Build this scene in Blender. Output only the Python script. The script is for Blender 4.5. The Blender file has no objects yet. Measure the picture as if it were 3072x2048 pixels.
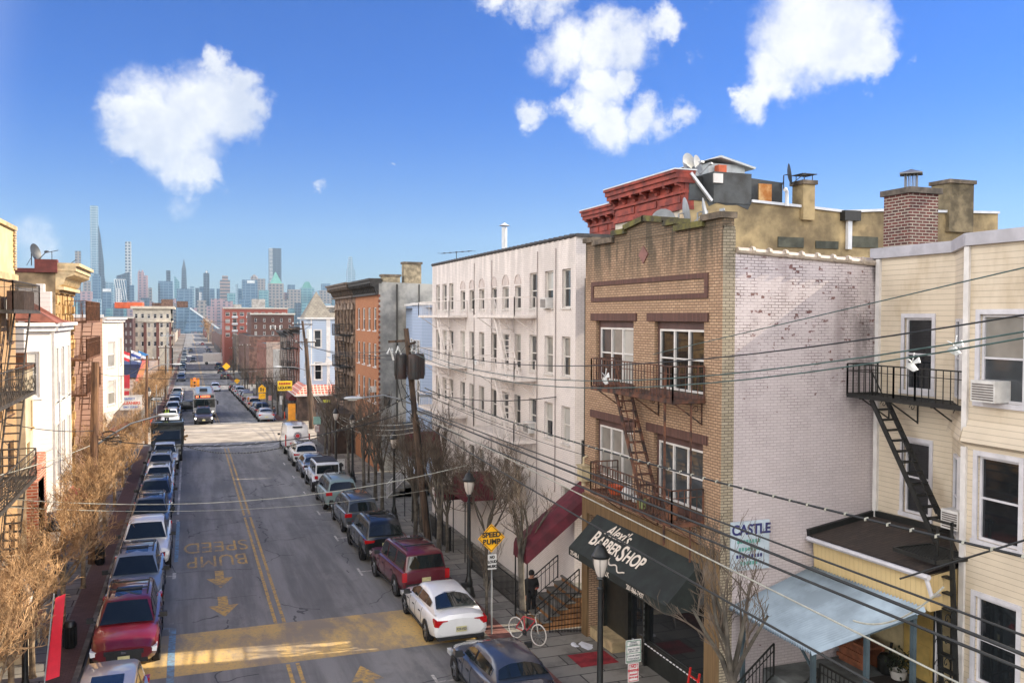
import bpy, bmesh, math, random
from mathutils import Vector, Matrix, noise
R=random.Random(7)
SC=bpy.context.scene; COL=SC.collection
# ---------------------------------------------------------------- camera solved from the photograph (photo pixels 3072x2048)
FPX=2670.9; HC=10.6
def rotm(yaw,pitch,roll):
    cy,sy=math.cos(yaw),math.sin(yaw)
    f=Vector((sy*math.cos(pitch),cy*math.cos(pitch),math.sin(pitch))); r=Vector((cy,-sy,0)); u=r.cross(f)
    return r*math.cos(roll)+u*math.sin(roll), u*math.cos(roll)-r*math.sin(roll), f
CR,CU,CF=rotm(math.radians(19.92),math.radians(-1.557),math.radians(.2))
KN=[(-60,0),(0,0),(60,-.8),(95,-1.25),(115,-1.8),(214,-5.2),(336,-5.8),(600,-6.9),(1100,-9.5),(1400,-40),(1700,-70)]
def zr(y):
    for (a,b),(c,d) in zip(KN,KN[1:]):
        if y<=c: return b+(d-b)*(y-a)/(c-a)
    return KN[-1][1]
def ray(x,y): return CR*(x-1536)+CU*(1024-y)+CF*FPX
def onX(x,y,X): d=ray(x,y);t=X/d.x;return Vector((X,d.y*t,HC+d.z*t))
def onY(x,y,Y): d=ray(x,y);t=Y/d.y;return Vector((d.x*t,Y,HC+d.z*t))
def onG(x,y,dz=0.):
    d=ray(x,y);lo,hi=1.,1500.
    for i in range(50):
        m=(lo+hi)/2
        if HC+d.z/d.y*m-zr(m)-dz>0: lo=m
        else: hi=m
    p=onY(x,y,lo); p.z=zr(lo)+dz; return p
# ---------------------------------------------------------------- materials
def S(r,g=None,b=None):
    if g is None: g=b=r
    f=lambda c:(c/255/12.92 if c/255<=.04045 else ((c/255+.055)/1.055)**2.4)
    return (f(r),f(g),f(b),1)
def nd(t,typ,ins=None,**at):
    n=t.nodes.new(typ)
    for k,v in at.items(): setattr(n,k,v)
    for k,v in (ins or {}).items():
        s=n.inputs[k]
        if isinstance(v,bpy.types.NodeSocket): t.links.new(v,s)
        else: s.default_value=v
    return n
def M_(t,op,a,b=0.,c=None,clamp=False):
    d={0:a,1:b}
    if c is not None: d[2]=c
    return nd(t,'ShaderNodeMath',d,operation=op,use_clamp=clamp).outputs[0]
def mix(t,f,a,b,bt='MIX'):
    n=nd(t,'ShaderNodeMix',{0:f,6:a,7:b},data_type='RGBA',blend_type=bt); return n.outputs[2]
MATS={}
def base(name):
    m=bpy.data.materials.new(name); m.use_nodes=True; t=m.node_tree
    p=t.nodes['Principled BSDF']; return m,t,p
def uvn(t): return nd(t,'ShaderNodeUVMap',uv_map='UVMap').outputs[0]
def objc(t): return nd(t,'ShaderNodeTexCoord').outputs['Object']
def noise_(t,vec,scale,detail=4,rough=.6,dim='3D'):
    return nd(t,'ShaderNodeTexNoise',{'Vector':vec,'Scale':scale,'Detail':detail,'Roughness':rough},noise_dimensions=dim).outputs[0]
def ramp(t,f,a,b): # smooth 0..1 between a and b
    return nd(t,'ShaderNodeMapRange',{0:f,1:a,2:b},interpolation_type='SMOOTHSTEP').outputs[0]
def mul3(t,v,s): return nd(t,'ShaderNodeVectorMath',{0:v,1:s},operation='MULTIPLY').outputs[0]
def bumpn(t,p,h,strength=.3,dist=.02):
    b=nd(t,'ShaderNodeBump',{'Height':h,'Strength':strength,'Distance':dist}); t.links.new(b.outputs[0],p.inputs['Normal'])
def plain(name,col,rough=.7,var=.18,scale=2.,bump=0,bs=30,metal=0,spec=.5,coat=0,vec=None,col2=None):
    if name in MATS: return MATS[name]
    m,t,p=base(name); v=objc(t)
    if vec: v=mul3(t,v,vec)
    f=noise_(t,v,scale)
    c2=col2 or tuple(c*(1-var*1.6) for c in col[:3])+(1,); c1=tuple(min(1,c*(1+var*.6)) for c in col[:3])+(1,)
    t.links.new(mix(t,ramp(t,f,.35,.68),c2,c1),p.inputs['Base Color'])
    p.inputs['Roughness'].default_value=rough; p.inputs['Metallic'].default_value=metal
    p.inputs['Specular IOR Level'].default_value=spec; p.inputs['Coat Weight'].default_value=coat
    p.inputs['Coat Roughness'].default_value=.06
    if bump: bumpn(t,p,noise_(t,objc(t),bs,3),bump,.01)
    MATS[name]=m; return m
def brick(name,c1,c2,mort,bw=.215,bh=.075,ms=.011,var=.25,streak=0,z0=0,z1=1,bare=0,rough=.85,green=0,ofs=.5,bump=.5,bias=0.):
    if name in MATS: return MATS[name]
    m,t,p=base(name); uv=uvn(t)
    b=nd(t,'ShaderNodeTexBrick',{'Vector':uv,'Color1':c1,'Color2':c2,'Mortar':mort,'Scale':1.,'Mortar Size':ms,'Mortar Smooth':.2,'Bias':bias,'Brick Width':bw,'Row Height':bh},offset=ofs)
    col=b.outputs[0]
    n1=noise_(t,uv,.9,6,.65); col=mix(t,M_(t,'MULTIPLY',ramp(t,n1,.42,.7),var),col,tuple(c*.45 for c in c1[:3])+(1,))
    n2=noise_(t,uv,9,3); col=mix(t,M_(t,'MULTIPLY',n2,var*.6),col,tuple(c*.6 for c in c2[:3])+(1,))
    if bare: # patches where the paint has come off whole bricks
        b2=nd(t,'ShaderNodeTexBrick',{'Vector':uv,'Color1':(0,0,0,1),'Color2':(1,1,1,1),'Mortar':(0,0,0,1),'Scale':1.,'Mortar Size':0,'Brick Width':bw,'Row Height':bh,'Bias':0.},offset=ofs)
        sep=nd(t,'ShaderNodeSeparateXYZ',{0:uv}); hi=ramp(t,sep.outputs[1],z0,z1)
        thr=M_(t,'MULTIPLY_ADD',hi,-.05,1.0); thr=M_(t,'SUBTRACT',thr,M_(t,'MULTIPLY',ramp(t,noise_(t,uv,1.1,3),.5,.72),.04))
        val=M_(t,'MULTIPLY_ADD',b2.outputs[0],.5,M_(t,'MULTIPLY',noise_(t,uv,4.5,5,.65),.95)); k=ramp(t,M_(t,'SUBTRACT',val,M_(t,'MULTIPLY_ADD',hi,-.15,1.115)),0.,.035)
        br=mix(t,noise_(t,uv,6,2),S(84,60,60),S(140,104,98)); col=mix(t,M_(t,'MULTIPLY',k,bare),col,br)
        crk=M_(t,'MULTIPLY',M_(t,'MULTIPLY',b.outputs[1],ramp(t,noise_(t,uv,1.7,5),.42,.62)),M_(t,'MULTIPLY_ADD',hi,.62,.06)); col=mix(t,crk,col,S(84,70,70))
        st=M_(t,'MULTIPLY',ramp(t,noise_(t,mul3(t,uv,(.9,.25,1)),1.2,5),.5,.75),M_(t,'MULTIPLY_ADD',hi,.45,.12)); col=mix(t,st,col,S(120,104,104))
        st=M_(t,'MULTIPLY',M_(t,'MULTIPLY',ramp(t,sep.outputs[0],15.9,17.3),ramp(t,noise_(t,mul3(t,uv,(1.6,.5,1)),1.3,4),.42,.66)),hi); col=mix(t,M_(t,'MULTIPLY',st,.75),col,S(66,60,62))
    if streak: # dark run-off streaks below the coping
        sep=nd(t,'ShaderNodeSeparateXYZ',{0:uv}); sv=mul3(t,uv,(1.6,.22,1))
        k=M_(t,'MULTIPLY',ramp(t,noise_(t,sv,1.3,5,.6),.36,.58),ramp(t,sep.outputs[1],z0,z1))
        k=M_(t,'MAXIMUM',k,M_(t,'MULTIPLY',ramp(t,sep.outputs[1],z1-.9,z1+.35),.8))
        col=mix(t,M_(t,'MULTIPLY',k,streak,clamp=True),col,S(52,50,38) if green else S(60,52,48))
    t.links.new(col,p.inputs['Base Color']); p.inputs['Roughness'].default_value=rough
    if bump: bumpn(t,p,M_(t,'MULTIPLY_ADD',b.outputs[1],-1.,M_(t,'MULTIPLY',n2,.6)),bump,.012)
    MATS[name]=m; return m
def siding(name,col,pitch=.115,dark=.55,axis=1,var=.1,lw=.13,rough=.6,stain=None):
    if name in MATS: return MATS[name]
    m,t,p=base(name); uv=uvn(t); sep=nd(t,'ShaderNodeSeparateXYZ',{0:uv})
    fr=M_(t,'FRACT',M_(t,'DIVIDE',sep.outputs[axis],pitch))
    ln=M_(t,'SUBTRACT',1.,ramp(t,fr,lw*.35,lw)) if axis==1 else ramp(t,M_(t,'ABSOLUTE',M_(t,'SUBTRACT',fr,.5)),.5-lw,.5)
    c=mix(t,M_(t,'MULTIPLY',ramp(t,noise_(t,uv,.7,5),.4,.7),var),col,tuple(q*.6 for q in col[:3])+(1,))
    if stain: c=mix(t,M_(t,'MULTIPLY',ramp(t,noise_(t,mul3(t,uv,(1,.35,1)),1.1,4),.5,.75),.45),c,stain)
    c=mix(t,M_(t,'MULTIPLY',ln,dark),c,tuple(q*.25 for q in col[:3])+(1,))
    t.links.new(c,p.inputs['Base Color']); p.inputs['Roughness'].default_value=rough
    bumpn(t,p,M_(t,'SUBTRACT',1.,fr) if axis==1 else M_(t,'SUBTRACT',1.,ln),.6,.02)
    MATS[name]=m; return m
def shingle(name,c1,c2,bw=.3,bh=.14):
    return brick(name,c1,c2,tuple(q*.35 for q in c1[:3])+(1,),bw=bw,bh=bh,ms=.012,var=.4,bump=.6)
def tower(name,glass,frame,fu,fv,lu=.25,lv=.3,rough=.35,spec=.6):
    if name in MATS: return MATS[name]
    m,t,p=base(name); uv=uvn(t); sep=nd(t,'ShaderNodeSeparateXYZ',{0:uv})
    a=M_(t,'GREATER_THAN',M_(t,'FRACT',M_(t,'DIVIDE',sep.outputs[0],fu)),lu); b=M_(t,'GREATER_THAN',M_(t,'FRACT',M_(t,'DIVIDE',sep.outputs[1],fv)),lv)
    g=mix(t,noise_(t,mul3(t,uv,(.03,.015,1)),1.,3),tuple(q*.6 for q in glass[:3])+(1,),tuple(min(1,q*1.35) for q in glass[:3])+(1,))
    t.links.new(mix(t,M_(t,'MULTIPLY',a,b),frame,g),p.inputs['Base Color'])
    p.inputs['Roughness'].default_value=rough; p.inputs['Specular IOR Level'].default_value=spec
    MATS[name]=m; return m
def glass(name,col,rough=.04,spec=.6,var=.5,coat=0):
    if name in MATS: return MATS[name]
    m,t,p=base(name); f=noise_(t,objc(t),1.7,2)
    t.links.new(mix(t,f,tuple(q*(1-var) for q in col[:3])+(1,),tuple(min(1,q*(1+var)) for q in col[:3])+(1,)),p.inputs['Base Color'])
    p.inputs['Roughness'].default_value=rough; p.inputs['Specular IOR Level'].default_value=spec; p.inputs['Coat Weight'].default_value=coat; p.inputs['Coat Roughness'].default_value=.03
    bumpn(t,p,noise_(t,objc(t),1.3,1),.05,.02)
    MATS[name]=m; return m
def paint(name,col,rough=.35,metal=0.,coat=1.,dirt=.12):
    if name in MATS: return MATS[name]
    m,t,p=base(name); f=ramp(t,noise_(t,objc(t),2.5,6,.7),.45,.75)
    sep=nd(t,'ShaderNodeSeparateXYZ',{0:objc(t)}); low=M_(t,'SUBTRACT',1.,ramp(t,sep.outputs[2],.15,.75))
    k=M_(t,'MULTIPLY',M_(t,'MAXIMUM',f,low),dirt)
    t.links.new(mix(t,k,col,S(120,115,108)),p.inputs['Base Color']); p.inputs['Roughness'].default_value=rough; p.inputs['Metallic'].default_value=metal
    p.inputs['Coat Weight'].default_value=coat; p.inputs['Coat Roughness'].default_value=.05
    MATS[name]=m; return m
def emit(name,col,st):
    if name in MATS: return MATS[name]
    m,t,p=base(name); p.inputs['Base Color'].default_value=col; p.inputs['Emission Color'].default_value=col; p.inputs['Emission Strength'].default_value=st
    MATS[name]=m; return m
# ---------------------------------------------------------------- mesh builder
class MB:
    def __init__(s): s.v=[];s.f=[];s.m=[];s.sm=[]
    def add(s,pts,faces,mi=0,smooth=False):
        o=len(s.v); s.v+= [tuple(p) for p in pts]
        for f in faces: s.f.append(tuple(o+i for i in f)); s.m.append(mi); s.sm.append(smooth)
    def quad(s,pts,mi=0,n=None):
        pts=[Vector(p) for p in pts]
        if n is not None and (pts[1]-pts[0]).cross(pts[2]-pts[0]).dot(n)<0: pts=pts[::-1]
        s.add(pts,[tuple(range(len(pts)))],mi)
    def box(s,x0,x1,y0,y1,z0,z1,mi=0):
        p=[(x,y,z) for z in (z0,z1) for y in (y0,y1) for x in (x0,x1)]
        s.add(p,[(0,2,3,1),(4,5,7,6),(0,1,5,4),(2,6,7,3),(0,4,6,2),(1,3,7,5)],mi)
    def obox(s,c,ax,ay,az,mi=0):
        c=Vector(c);ax=Vector(ax);ay=Vector(ay);az=Vector(az)
        p=[c+ax*i+ay*j+az*k for k in (-1,1) for j in (-1,1) for i in (-1,1)]
        s.add(p,[(0,2,3,1),(4,5,7,6),(0,1,5,4),(2,6,7,3),(0,4,6,2),(1,3,7,5)],mi)
    def bar(s,a,b,w,h=None,mi=0,up=(0,0,1)):
        a=Vector(a);b=Vector(b);d=b-a
        if d.length<1e-6: return
        u=Vector(up)
        if abs(d.normalized().dot(u))>.98: u=Vector((0,1,0))
        x=d.cross(u).normalized(); z=x.cross(d).normalized(); h=h or w
        s.obox((a+b)/2,d/2,x*w/2,z*h/2,mi)
    def tube(s,pts,r,n=6,mi=0,caps=True,smooth=True):
        pts=[Vector(p) for p in pts]; rs=r if isinstance(r,(list,tuple)) else [r]*len(pts)
        d0=(pts[1]-pts[0]).normalized(); u=Vector((0,0,1)) if abs(d0.z)<.9 else Vector((1,0,0)); x=d0.cross(u).normalized()
        vs=[];L=len(pts)
        for i,p in enumerate(pts):
            d=(pts[min(i+1,L-1)]-pts[max(i-1,0)]).normalized(); x=(x-d*x.dot(d)).normalized(); y=d.cross(x)
            for k in range(n):
                a=2*math.pi*k/n; vs.append(p+(x*math.cos(a)+y*math.sin(a))*rs[i])
        fs=[(i*n+k,i*n+(k+1)%n,(i+1)*n+(k+1)%n,(i+1)*n+k) for i in range(L-1) for k in range(n)]
        s.add(vs,fs,mi,smooth)
        if caps: s.add(vs[:n],[tuple(range(n))[::-1]],mi); s.add(vs[-n:],[tuple(range(n))],mi)
    def lathe(s,prof,c=(0,0,0),n=16,mi=0,axis='Z',smooth=True):
        c=Vector(c);vs=[]
        for r,h in prof:
            for k in range(n):
                a=2*math.pi*k/n; q=(r*math.cos(a),r*math.sin(a))
                vs.append(c+(Vector((q[0],q[1],h)) if axis=='Z' else Vector((h,q[0],q[1])) if axis=='X' else Vector((q[0],h,q[1]))))
        fs=[(i*n+k,i*n+(k+1)%n,(i+1)*n+(k+1)%n,(i+1)*n+k) for i in range(len(prof)-1) for k in range(n)]
        s.add(vs,fs,mi,smooth)
    def prism(s,poly,d,mi=0,capmi=None):
        poly=[Vector(p) for p in poly]; d=Vector(d); n=len(poly); vs=poly+[p+d for p in poly]
        s.add(vs,[(i,(i+1)%n,n+(i+1)%n,n+i) for i in range(n)],mi)
        s.add(vs,[tuple(range(n))[::-1],tuple(range(n,2*n))],mi if capmi is None else capmi)
    def build(s,name,mats,parent=None,org=None,sharp=35,uv=True,fix=True):
        me=bpy.data.meshes.new(name); O=Vector(org) if org is not None else (Vector(parent['_o']) if parent is not None and '_o' in parent else Vector((0,0,0)))
        me.from_pydata([(v[0]-O.x,v[1]-O.y,v[2]-O.z) for v in s.v],[],s.f)
        if not isinstance(mats,(list,tuple)): mats=[mats]
        for m in mats: me.materials.append(m)
        me.polygons.foreach_set('material_index',s.m); me.polygons.foreach_set('use_smooth',s.sm)
        if fix:
            b=bmesh.new(); b.from_mesh(me); bmesh.ops.recalc_face_normals(b,faces=b.faces); b.to_mesh(me); b.free()
        me.update()
        if uv:
            l=me.uv_layers.new(name='UVMap'); buf=[0.]*(2*len(me.loops)); V=me.vertices
            for p in me.polygons:
                n=p.normal; a=max(range(3),key=lambda i:abs(n[i]))
                for li in p.loop_indices:
                    c=V[me.loops[li].vertex_index].co; x,y,z=c.x+O.x,c.y+O.y,c.z+O.z
                    u=(y,z) if a==0 else (x,z) if a==1 else (x,y)
                    buf[2*li]=u[0]; buf[2*li+1]=u[1]
            l.data.foreach_set('uv',buf)
        if any(s.sm): me.set_sharp_from_angle(angle=math.radians(sharp))
        o=bpy.data.objects.new(name,me); COL.objects.link(o)
        if parent is not None: o.parent=parent
        elif org is not None: o.location=O
        return o
def tag(o,label=None,cat=None,group=None,kind=None):
    if label: o['label']=label
    if cat: o['category']=cat
    if group: o['group']=group
    if kind: o['kind']=kind
    return o
def thing(name,loc,label,cat,group=None,rz=0.):
    o=bpy.data.objects.new(name,None); COL.objects.link(o); o.location=loc; o.rotation_euler=(0,0,rz); o.empty_display_size=.3
    o['_o']=tuple(loc) if rz==0 else (0,0,0)
    return tag(o,label,cat,group)
def setting(name,mb,m,**k): return tag(mb.build(name,m,**k),kind='structure')
def text(s,size,loc,U,V,m,parent,name='lettering',align='CENTER',shear=0.,ext=.004,sx=1.,bold=0.):
    c=bpy.data.curves.new(name,'FONT'); c.body=s; c.size=size; c.align_x=align; c.align_y='CENTER'; c.extrude=ext; c.shear=shear; c.offset=bold
    tmp=bpy.data.objects.new(name,c); COL.objects.link(tmp); dg=bpy.context.evaluated_depsgraph_get(); me=bpy.data.meshes.new_from_object(tmp.evaluated_get(dg)); COL.objects.unlink(tmp); bpy.data.objects.remove(tmp)
    me.materials.clear(); me.materials.append(m); o=bpy.data.objects.new(name,me); COL.objects.link(o)
    U=Vector(U).normalized();V=Vector(V).normalized();N=U.cross(V); L=Vector(loc)
    if parent is not None: o.parent=parent; L=L-Vector(parent['_o'])
    o.matrix_local=Matrix(((U.x*sx,V.x,N.x,L.x),(U.y*sx,V.y,N.y,L.y),(U.z*sx,V.z,N.z,L.z),(0,0,0,1))); return o
# walls with real openings ------------------------------------------------------------------
class Pl:
    def __init__(s,O,U,N): s.O=Vector(O);s.U=Vector(U);s.N=Vector(N)
    def p(s,u,v,n=0.): return s.O+s.U*u+Vector((0,0,1))*v+s.N*n
    def box(s,mb,u0,u1,v0,v1,n0,n1,mi=0):
        mb.obox(s.p((u0+u1)/2,(v0+v1)/2,(n0+n1)/2),s.U*(u1-u0)/2,s.N*(n1-n0)/2,Vector((0,0,(v1-v0)/2)),mi)
def PW(X): return Pl((X,0,0),(0,1,0),(-1,0,0))      # facade looking to -X; u = y
def PE(X): return Pl((X,0,0),(0,1,0),(1,0,0))
def PS(Y): return Pl((0,Y,0),(1,0,0),(0,-1,0))      # wall looking to -Y; u = x
def wall(mb,pl,u0,u1,v0,v1,ops=(),dep=.13,mi=0,rmi=None):
    us=sorted({u0,u1,*[min(max(q,u0),u1) for o in ops for q in o[:2]]}); vs=sorted({v0,v1,*[min(max(q,v0),v1) for o in ops for q in o[2:4]]})
    for a,b in zip(us,us[1:]):
        run=None
        for c,d in zip(vs,vs[1:]):
            mu,mv=(a+b)/2,(c+d)/2
            if any(o[0]<mu<o[1] and o[2]<mv<o[3] for o in ops):
                if run: mb.quad([pl.p(a,run[0]),pl.p(b,run[0]),pl.p(b,run[1]),pl.p(a,run[1])],mi,pl.N); run=None
            else: run=(run[0],d) if run else (c,d)
        if run: mb.quad([pl.p(a,run[0]),pl.p(b,run[0]),pl.p(b,run[1]),pl.p(a,run[1])],mi,pl.N)
    r=mi if rmi is None else rmi
    for o in ops:
        a,b,c,d=o[:4]
        for q,n in (([(a,c),(a,d)],pl.U),([(b,c),(b,d)],-pl.U),([(a,c),(b,c)],Vector((0,0,1))),([(a,d),(b,d)],Vector((0,0,-1)))):
            mb.quad([pl.p(*q[0]),pl.p(*q[1]),pl.p(*q[1],-dep),pl.p(*q[0],-dep)],r,n)
WHITE=lambda:plain('white_trim',S(214,210,206),.5,.08,3)
def gl(k):
    return {'d':glass('dark_glass',(.012,.014,.016,1)),'m':glass('grey_glass',(.05,.055,.06,1)),'b':glass('blind_glass',(.42,.41,.38,1),.12,.5,.12),'c':glass('curtain_glass',(.22,.21,.19,1),.1,.5,.4)}[k]
def window(par,pl,u0,u1,v0,v1,dep=.12,fw=.055,style='dh',fm=None,sill=True,glz=None,name='window',simple=False,sm=None):
    f=MB(); g=MB(); n0,n1=-dep-.02,-dep+.045
    for a,b,c,d in ((u0,u0+fw,v0,v1),(u1-fw,u1,v0,v1),(u0+fw,u1-fw,v1-fw,v1),(u0+fw,u1-fw,v0,v0+fw)): pl.box(f,a,b,c,d,n0,n1)
    nu={'dh':1,'pair':2,'tri':3,'door':1,'fix':1}[style]; w=(u1-u0-2*fw)/nu; mid=v0+(v1-v0)*(.5 if style!='tri' else .52)
    ks=[]
    for i in range(nu):
        a=u0+fw+w*i; b=a+w
        if i: pl.box(f,a-.035,a+.035,v0+fw,v1-fw,n0,n1+.01)
        k=glz or R.choice(['d','m','d','b','c','c','m'])
        up={'d':R.choice('dm'),'m':R.choice('mc')}.get(k,k); lo='d' if R.random()<.75 else k
        if glz: up,lo=glz[0],glz[-1]
        if style in('dh','pair','tri'):
            pl.box(f,a,b,mid-.022,mid+.022,n0+.005,n1-.01)
            for q,(c,d) in ((up,(mid,v1-fw)),(lo,(v0+fw,mid))):
                if q not in ks: ks.append(q)
                g.quad([pl.p(a,c,-dep),pl.p(b,c,-dep),pl.p(b,d,-dep),pl.p(a,d,-dep)],ks.index(q),pl.N)
        else:
            if up not in ks: ks.append(up)
            g.quad([pl.p(a,v0+fw,-dep),pl.p(b,v0+fw,-dep),pl.p(b,v1-fw,-dep),pl.p(a,v1-fw,-dep)],ks.index(up),pl.N)
    if sill and simple: pl.box(f,u0-.05,u1+.05,v0-.06,v0-.001,-dep,.05)
    fo=f.build(name,fm or WHITE(),par); fo['_o']=par['_o']
    g.build('pane',[gl(k) for k in ks],fo)
    if sill and not simple:
        s=MB(); pl.box(s,u0-.06,u1+.06,v0-.07,v0-.001,-dep,.06); s.build('sill',sm or fm or WHITE(),fo)
    return fo
IRON=lambda:plain('black_iron',(.012,.013,.012,1),.55,.3,6)
def shell(par,x0,x1,y0,y1,z0,z1,mats,faces={},dep=.13,name='wall',skip='',topmi=None):
    """box building body; faces: {'W':ops,'S':ops,'E':ops}; material slot 0 street front, 1 sides"""
    b=MB(); si=1 if len(mats)>1 else 0
    fr=par.get('front','W')
    for k,pl,u in (('W',PW(x0),(y0,y1)),('E',PE(x1),(y0,y1)),('S',PS(y0),(x0,x1)),('N',Pl((0,y1,0),(1,0,0),(0,1,0)),(x0,x1))):
        if k in skip: continue
        wall(b,pl,u[0],u[1],z0,z1,faces.get(k,()),dep,0 if k==fr else si)
    return b.build(name,mats,par)
def flatroof(par,x0,x1,y0,y1,z,par_h=.0,m=None,name='roof'):
    b=MB(); b.box(x0+.02,x1-.02,y0+.02,y1-.02,z-.25,z-.02); return b.build(name,m or plain('tar_roof',S(70,70,72),.9,.4,1.2),par)
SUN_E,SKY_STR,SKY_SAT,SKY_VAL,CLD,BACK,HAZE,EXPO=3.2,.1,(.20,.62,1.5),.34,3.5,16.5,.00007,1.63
# ================================================================ SETTING
CURB_R,CURB_L=9.35,-3.2; FR,FL=12.7,-6.3
YS=[-40,-10,0,10,20,28,34,45,60,75,86,95,105,115,130,150,180,214,260,300,336,420,500,600,800,1100]
def strip(mb,x0,x1,y0,y1,dz=0.,mi=0,step=None):
    ys=[y0]+[y for y in YS if y0<y<y1]+[y1]
    for a,b in zip(ys,ys[1:]): mb.quad([(x0,a,zr(a)+dz),(x1,a,zr(a)+dz),(x1,b,zr(b)+dz),(x0,b,zr(b)+dz)],mi,Vector((0,0,1)))
def asphalt():
    m,t,p=base('asphalt'); o=objc(t)
    f=noise_(t,mul3(t,o,(1.2,.09,1)),1.,5,.62); c=mix(t,ramp(t,f,.36,.66),S(108,107,105),S(138,136,133))
    g=noise_(t,o,.42,5,.7); c=mix(t,M_(t,'MULTIPLY',ramp(t,g,.5,.72),.5),c,S(92,91,90))
    c=mix(t,M_(t,'MULTIPLY',ramp(t,noise_(t,mul3(t,o,(.5,.16,1)),1.,6,.7),.56,.7),.55),c,S(150,146,140)); sp=noise_(t,o,38,2); c=mix(t,M_(t,'MULTIPLY',ramp(t,sp,.55,.8),.35),c,S(60,60,60))
    w=nd(t,'ShaderNodeTexVoronoi',{'Vector':nd(t,'ShaderNodeVectorMath',{0:o,1:nd(t,'ShaderNodeTexNoise',{'Vector':o,'Scale':.8}).outputs[1]},operation='ADD').outputs[0],'Scale':.23},feature='DISTANCE_TO_EDGE')
    cr=M_(t,'MULTIPLY',M_(t,'LESS_THAN',w.outputs[0],.006),M_(t,'GREATER_THAN',noise_(t,o,.5,2),.5)); c=mix(t,M_(t,'MULTIPLY',cr,.7),c,S(46,46,48))
    t.links.new(c,p.inputs['Base Color']); p.inputs['Roughness'].default_value=.8; bumpn(t,p,sp,.25,.01); return m
ASPH=asphalt()
b=MB(); strip(b,CURB_L,CURB_R,-40,86.2); strip(b,CURB_L,CURB_R,105,1100)
for y0,y1 in ((86.2,105),):
    pass
setting('road',b,ASPH)
b=MB(); b.quad([(-90,86.2,zr(86.2)),(120,86.2,zr(86.2)),(120,105,zr(105)),(-90,105,zr(105))],0); setting('cross_street',b,plain('pale_asphalt',S(166,156,142),.85,.22,.5,.2,30))
# terrain to the horizon
def earth():
    return plain('terrain_ground',S(120,112,104),.95,.4,.02,col2=S(92,88,84))
b=MB(); ys=[-60,0,60,86,105,115,214,336,600,1100,1400,1700]
for y0,y1 in zip(ys,ys[1:]):
    for x0,x1 in ((-1500,-40),(-40,-6.2),(-6.2,CURB_L-.2),(CURB_L-.2,CURB_R+.2),(CURB_R+.2,40),(40,1800)):
        b.quad([(x0,y0,zr(y0)-.25),(x1,y0,zr(y0)-.25),(x1,y1,zr(y1)-.25),(x0,y1,zr(y1)-.25)],0)
setting('ground',b,earth())
b=MB(); b.quad([(-4000,1690,-69.5),(5000,1690,-69.5),(5000,9000,-69.5),(-4000,9000,-69.5)]); setting('water',b,plain('river_water',S(70,95,110),.15,.1,.01))
def pavement():
    m,t,p=base('pavement'); uv=uvn(t)
    br=nd(t,'ShaderNodeTexBrick',{'Vector':nd(t,'ShaderNodeMapping',{0:uv,2:(0,0,math.pi/2)}).outputs[0],'Color1':S(140,135,126),'Color2':S(112,109,103),'Mortar':S(52,49,46),'Scale':1.,'Mortar Size':.035,'Mortar Smooth':.4,'Bias':0.,'Brick Width':1.75,'Row Height':.88},offset=.5)
    br=nd(t,'ShaderNodeTexBrick',{'Vector':uv,'Color1':S(140,135,126),'Color2':S(112,109,103),'Mortar':S(52,49,46),'Scale':1.,'Mortar Size':.03,'Mortar Smooth':.4,'Bias':0.,'Brick Width':1.7,'Row Height':.84},offset=.5)
    c=mix(t,M_(t,'MULTIPLY',ramp(t,noise_(t,uv,.8,6,.7),.45,.68),.6),br.outputs[0],S(78,74,68))
    c=mix(t,M_(t,'MULTIPLY',ramp(t,noise_(t,uv,2.6,4,.7),.55,.75),.4),c,S(165,160,150))
    t.links.new(c,p.inputs['Base Color']); p.inputs['Roughness'].default_value=.85; bumpn(t,p,br.outputs[1],-.4,.02); return m
PAV=pavement(); REDB=brick('red_brick_paving',S(116,86,78),S(98,74,68),S(70,58,54),bw=.2,bh=.1,ms=.008,var=.4)
CURBM=plain('kerb_concrete',S(128,124,116),.85,.3,1.5); REDC=plain('red_concrete',S(118,78,70),.85,.35,1.2)
for nm,xa,xb,xs,side in (('pavement_right',CURB_R+.95,24.,CURB_R,1),('pavement_left',-9.,CURB_L-.95,CURB_L,-1)):
    b=MB()
    for y0,y1 in ((-40,85.2),(105.6,420)):
        strip(b,xa,xb,y0,y1,.13)
    setting(nm,b,PAV)
for nm,x0,x1 in (('paving_strip_right',CURB_R+.16,CURB_R+.95),('paving_strip_left',CURB_L-.95,CURB_L-.16)):
    b=MB()
    for y0,y1 in ((-40,85.2),(105.6,420)): strip(b,x0,x1,y0,y1,.132)
    setting(nm,b,REDC if 'right' in nm else REDB)
for nm,x0,x1,xf in (('kerb_right',CURB_R,CURB_R+.16,CURB_R),('kerb_left',CURB_L-.16,CURB_L,CURB_L)):
    b=MB()
    for y0,y1 in ((-40,85.6),(105.4,420)):
        strip(b,x0,x1,y0,y1,.136)
        ys=[y0]+[y for y in YS if y0<y<y1]+[y1]
        for c,d in zip(ys,ys[1:]): b.quad([(xf,c,zr(c)-.05),(xf,d,zr(d)-.05),(xf,d,zr(d)+.136),(xf,c,zr(c)+.136)],0)
        for yy in (y0,y1): b.quad([(x0-14*(x0<0),yy,zr(yy)-.05),(x1+14*(x0>0),yy,zr(yy)-.05),(x1+14*(x0>0),yy,zr(yy)+.131),(x0-14*(x0<0),yy,zr(yy)+.131)],0)
    setting(nm,b,CURBM)
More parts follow.
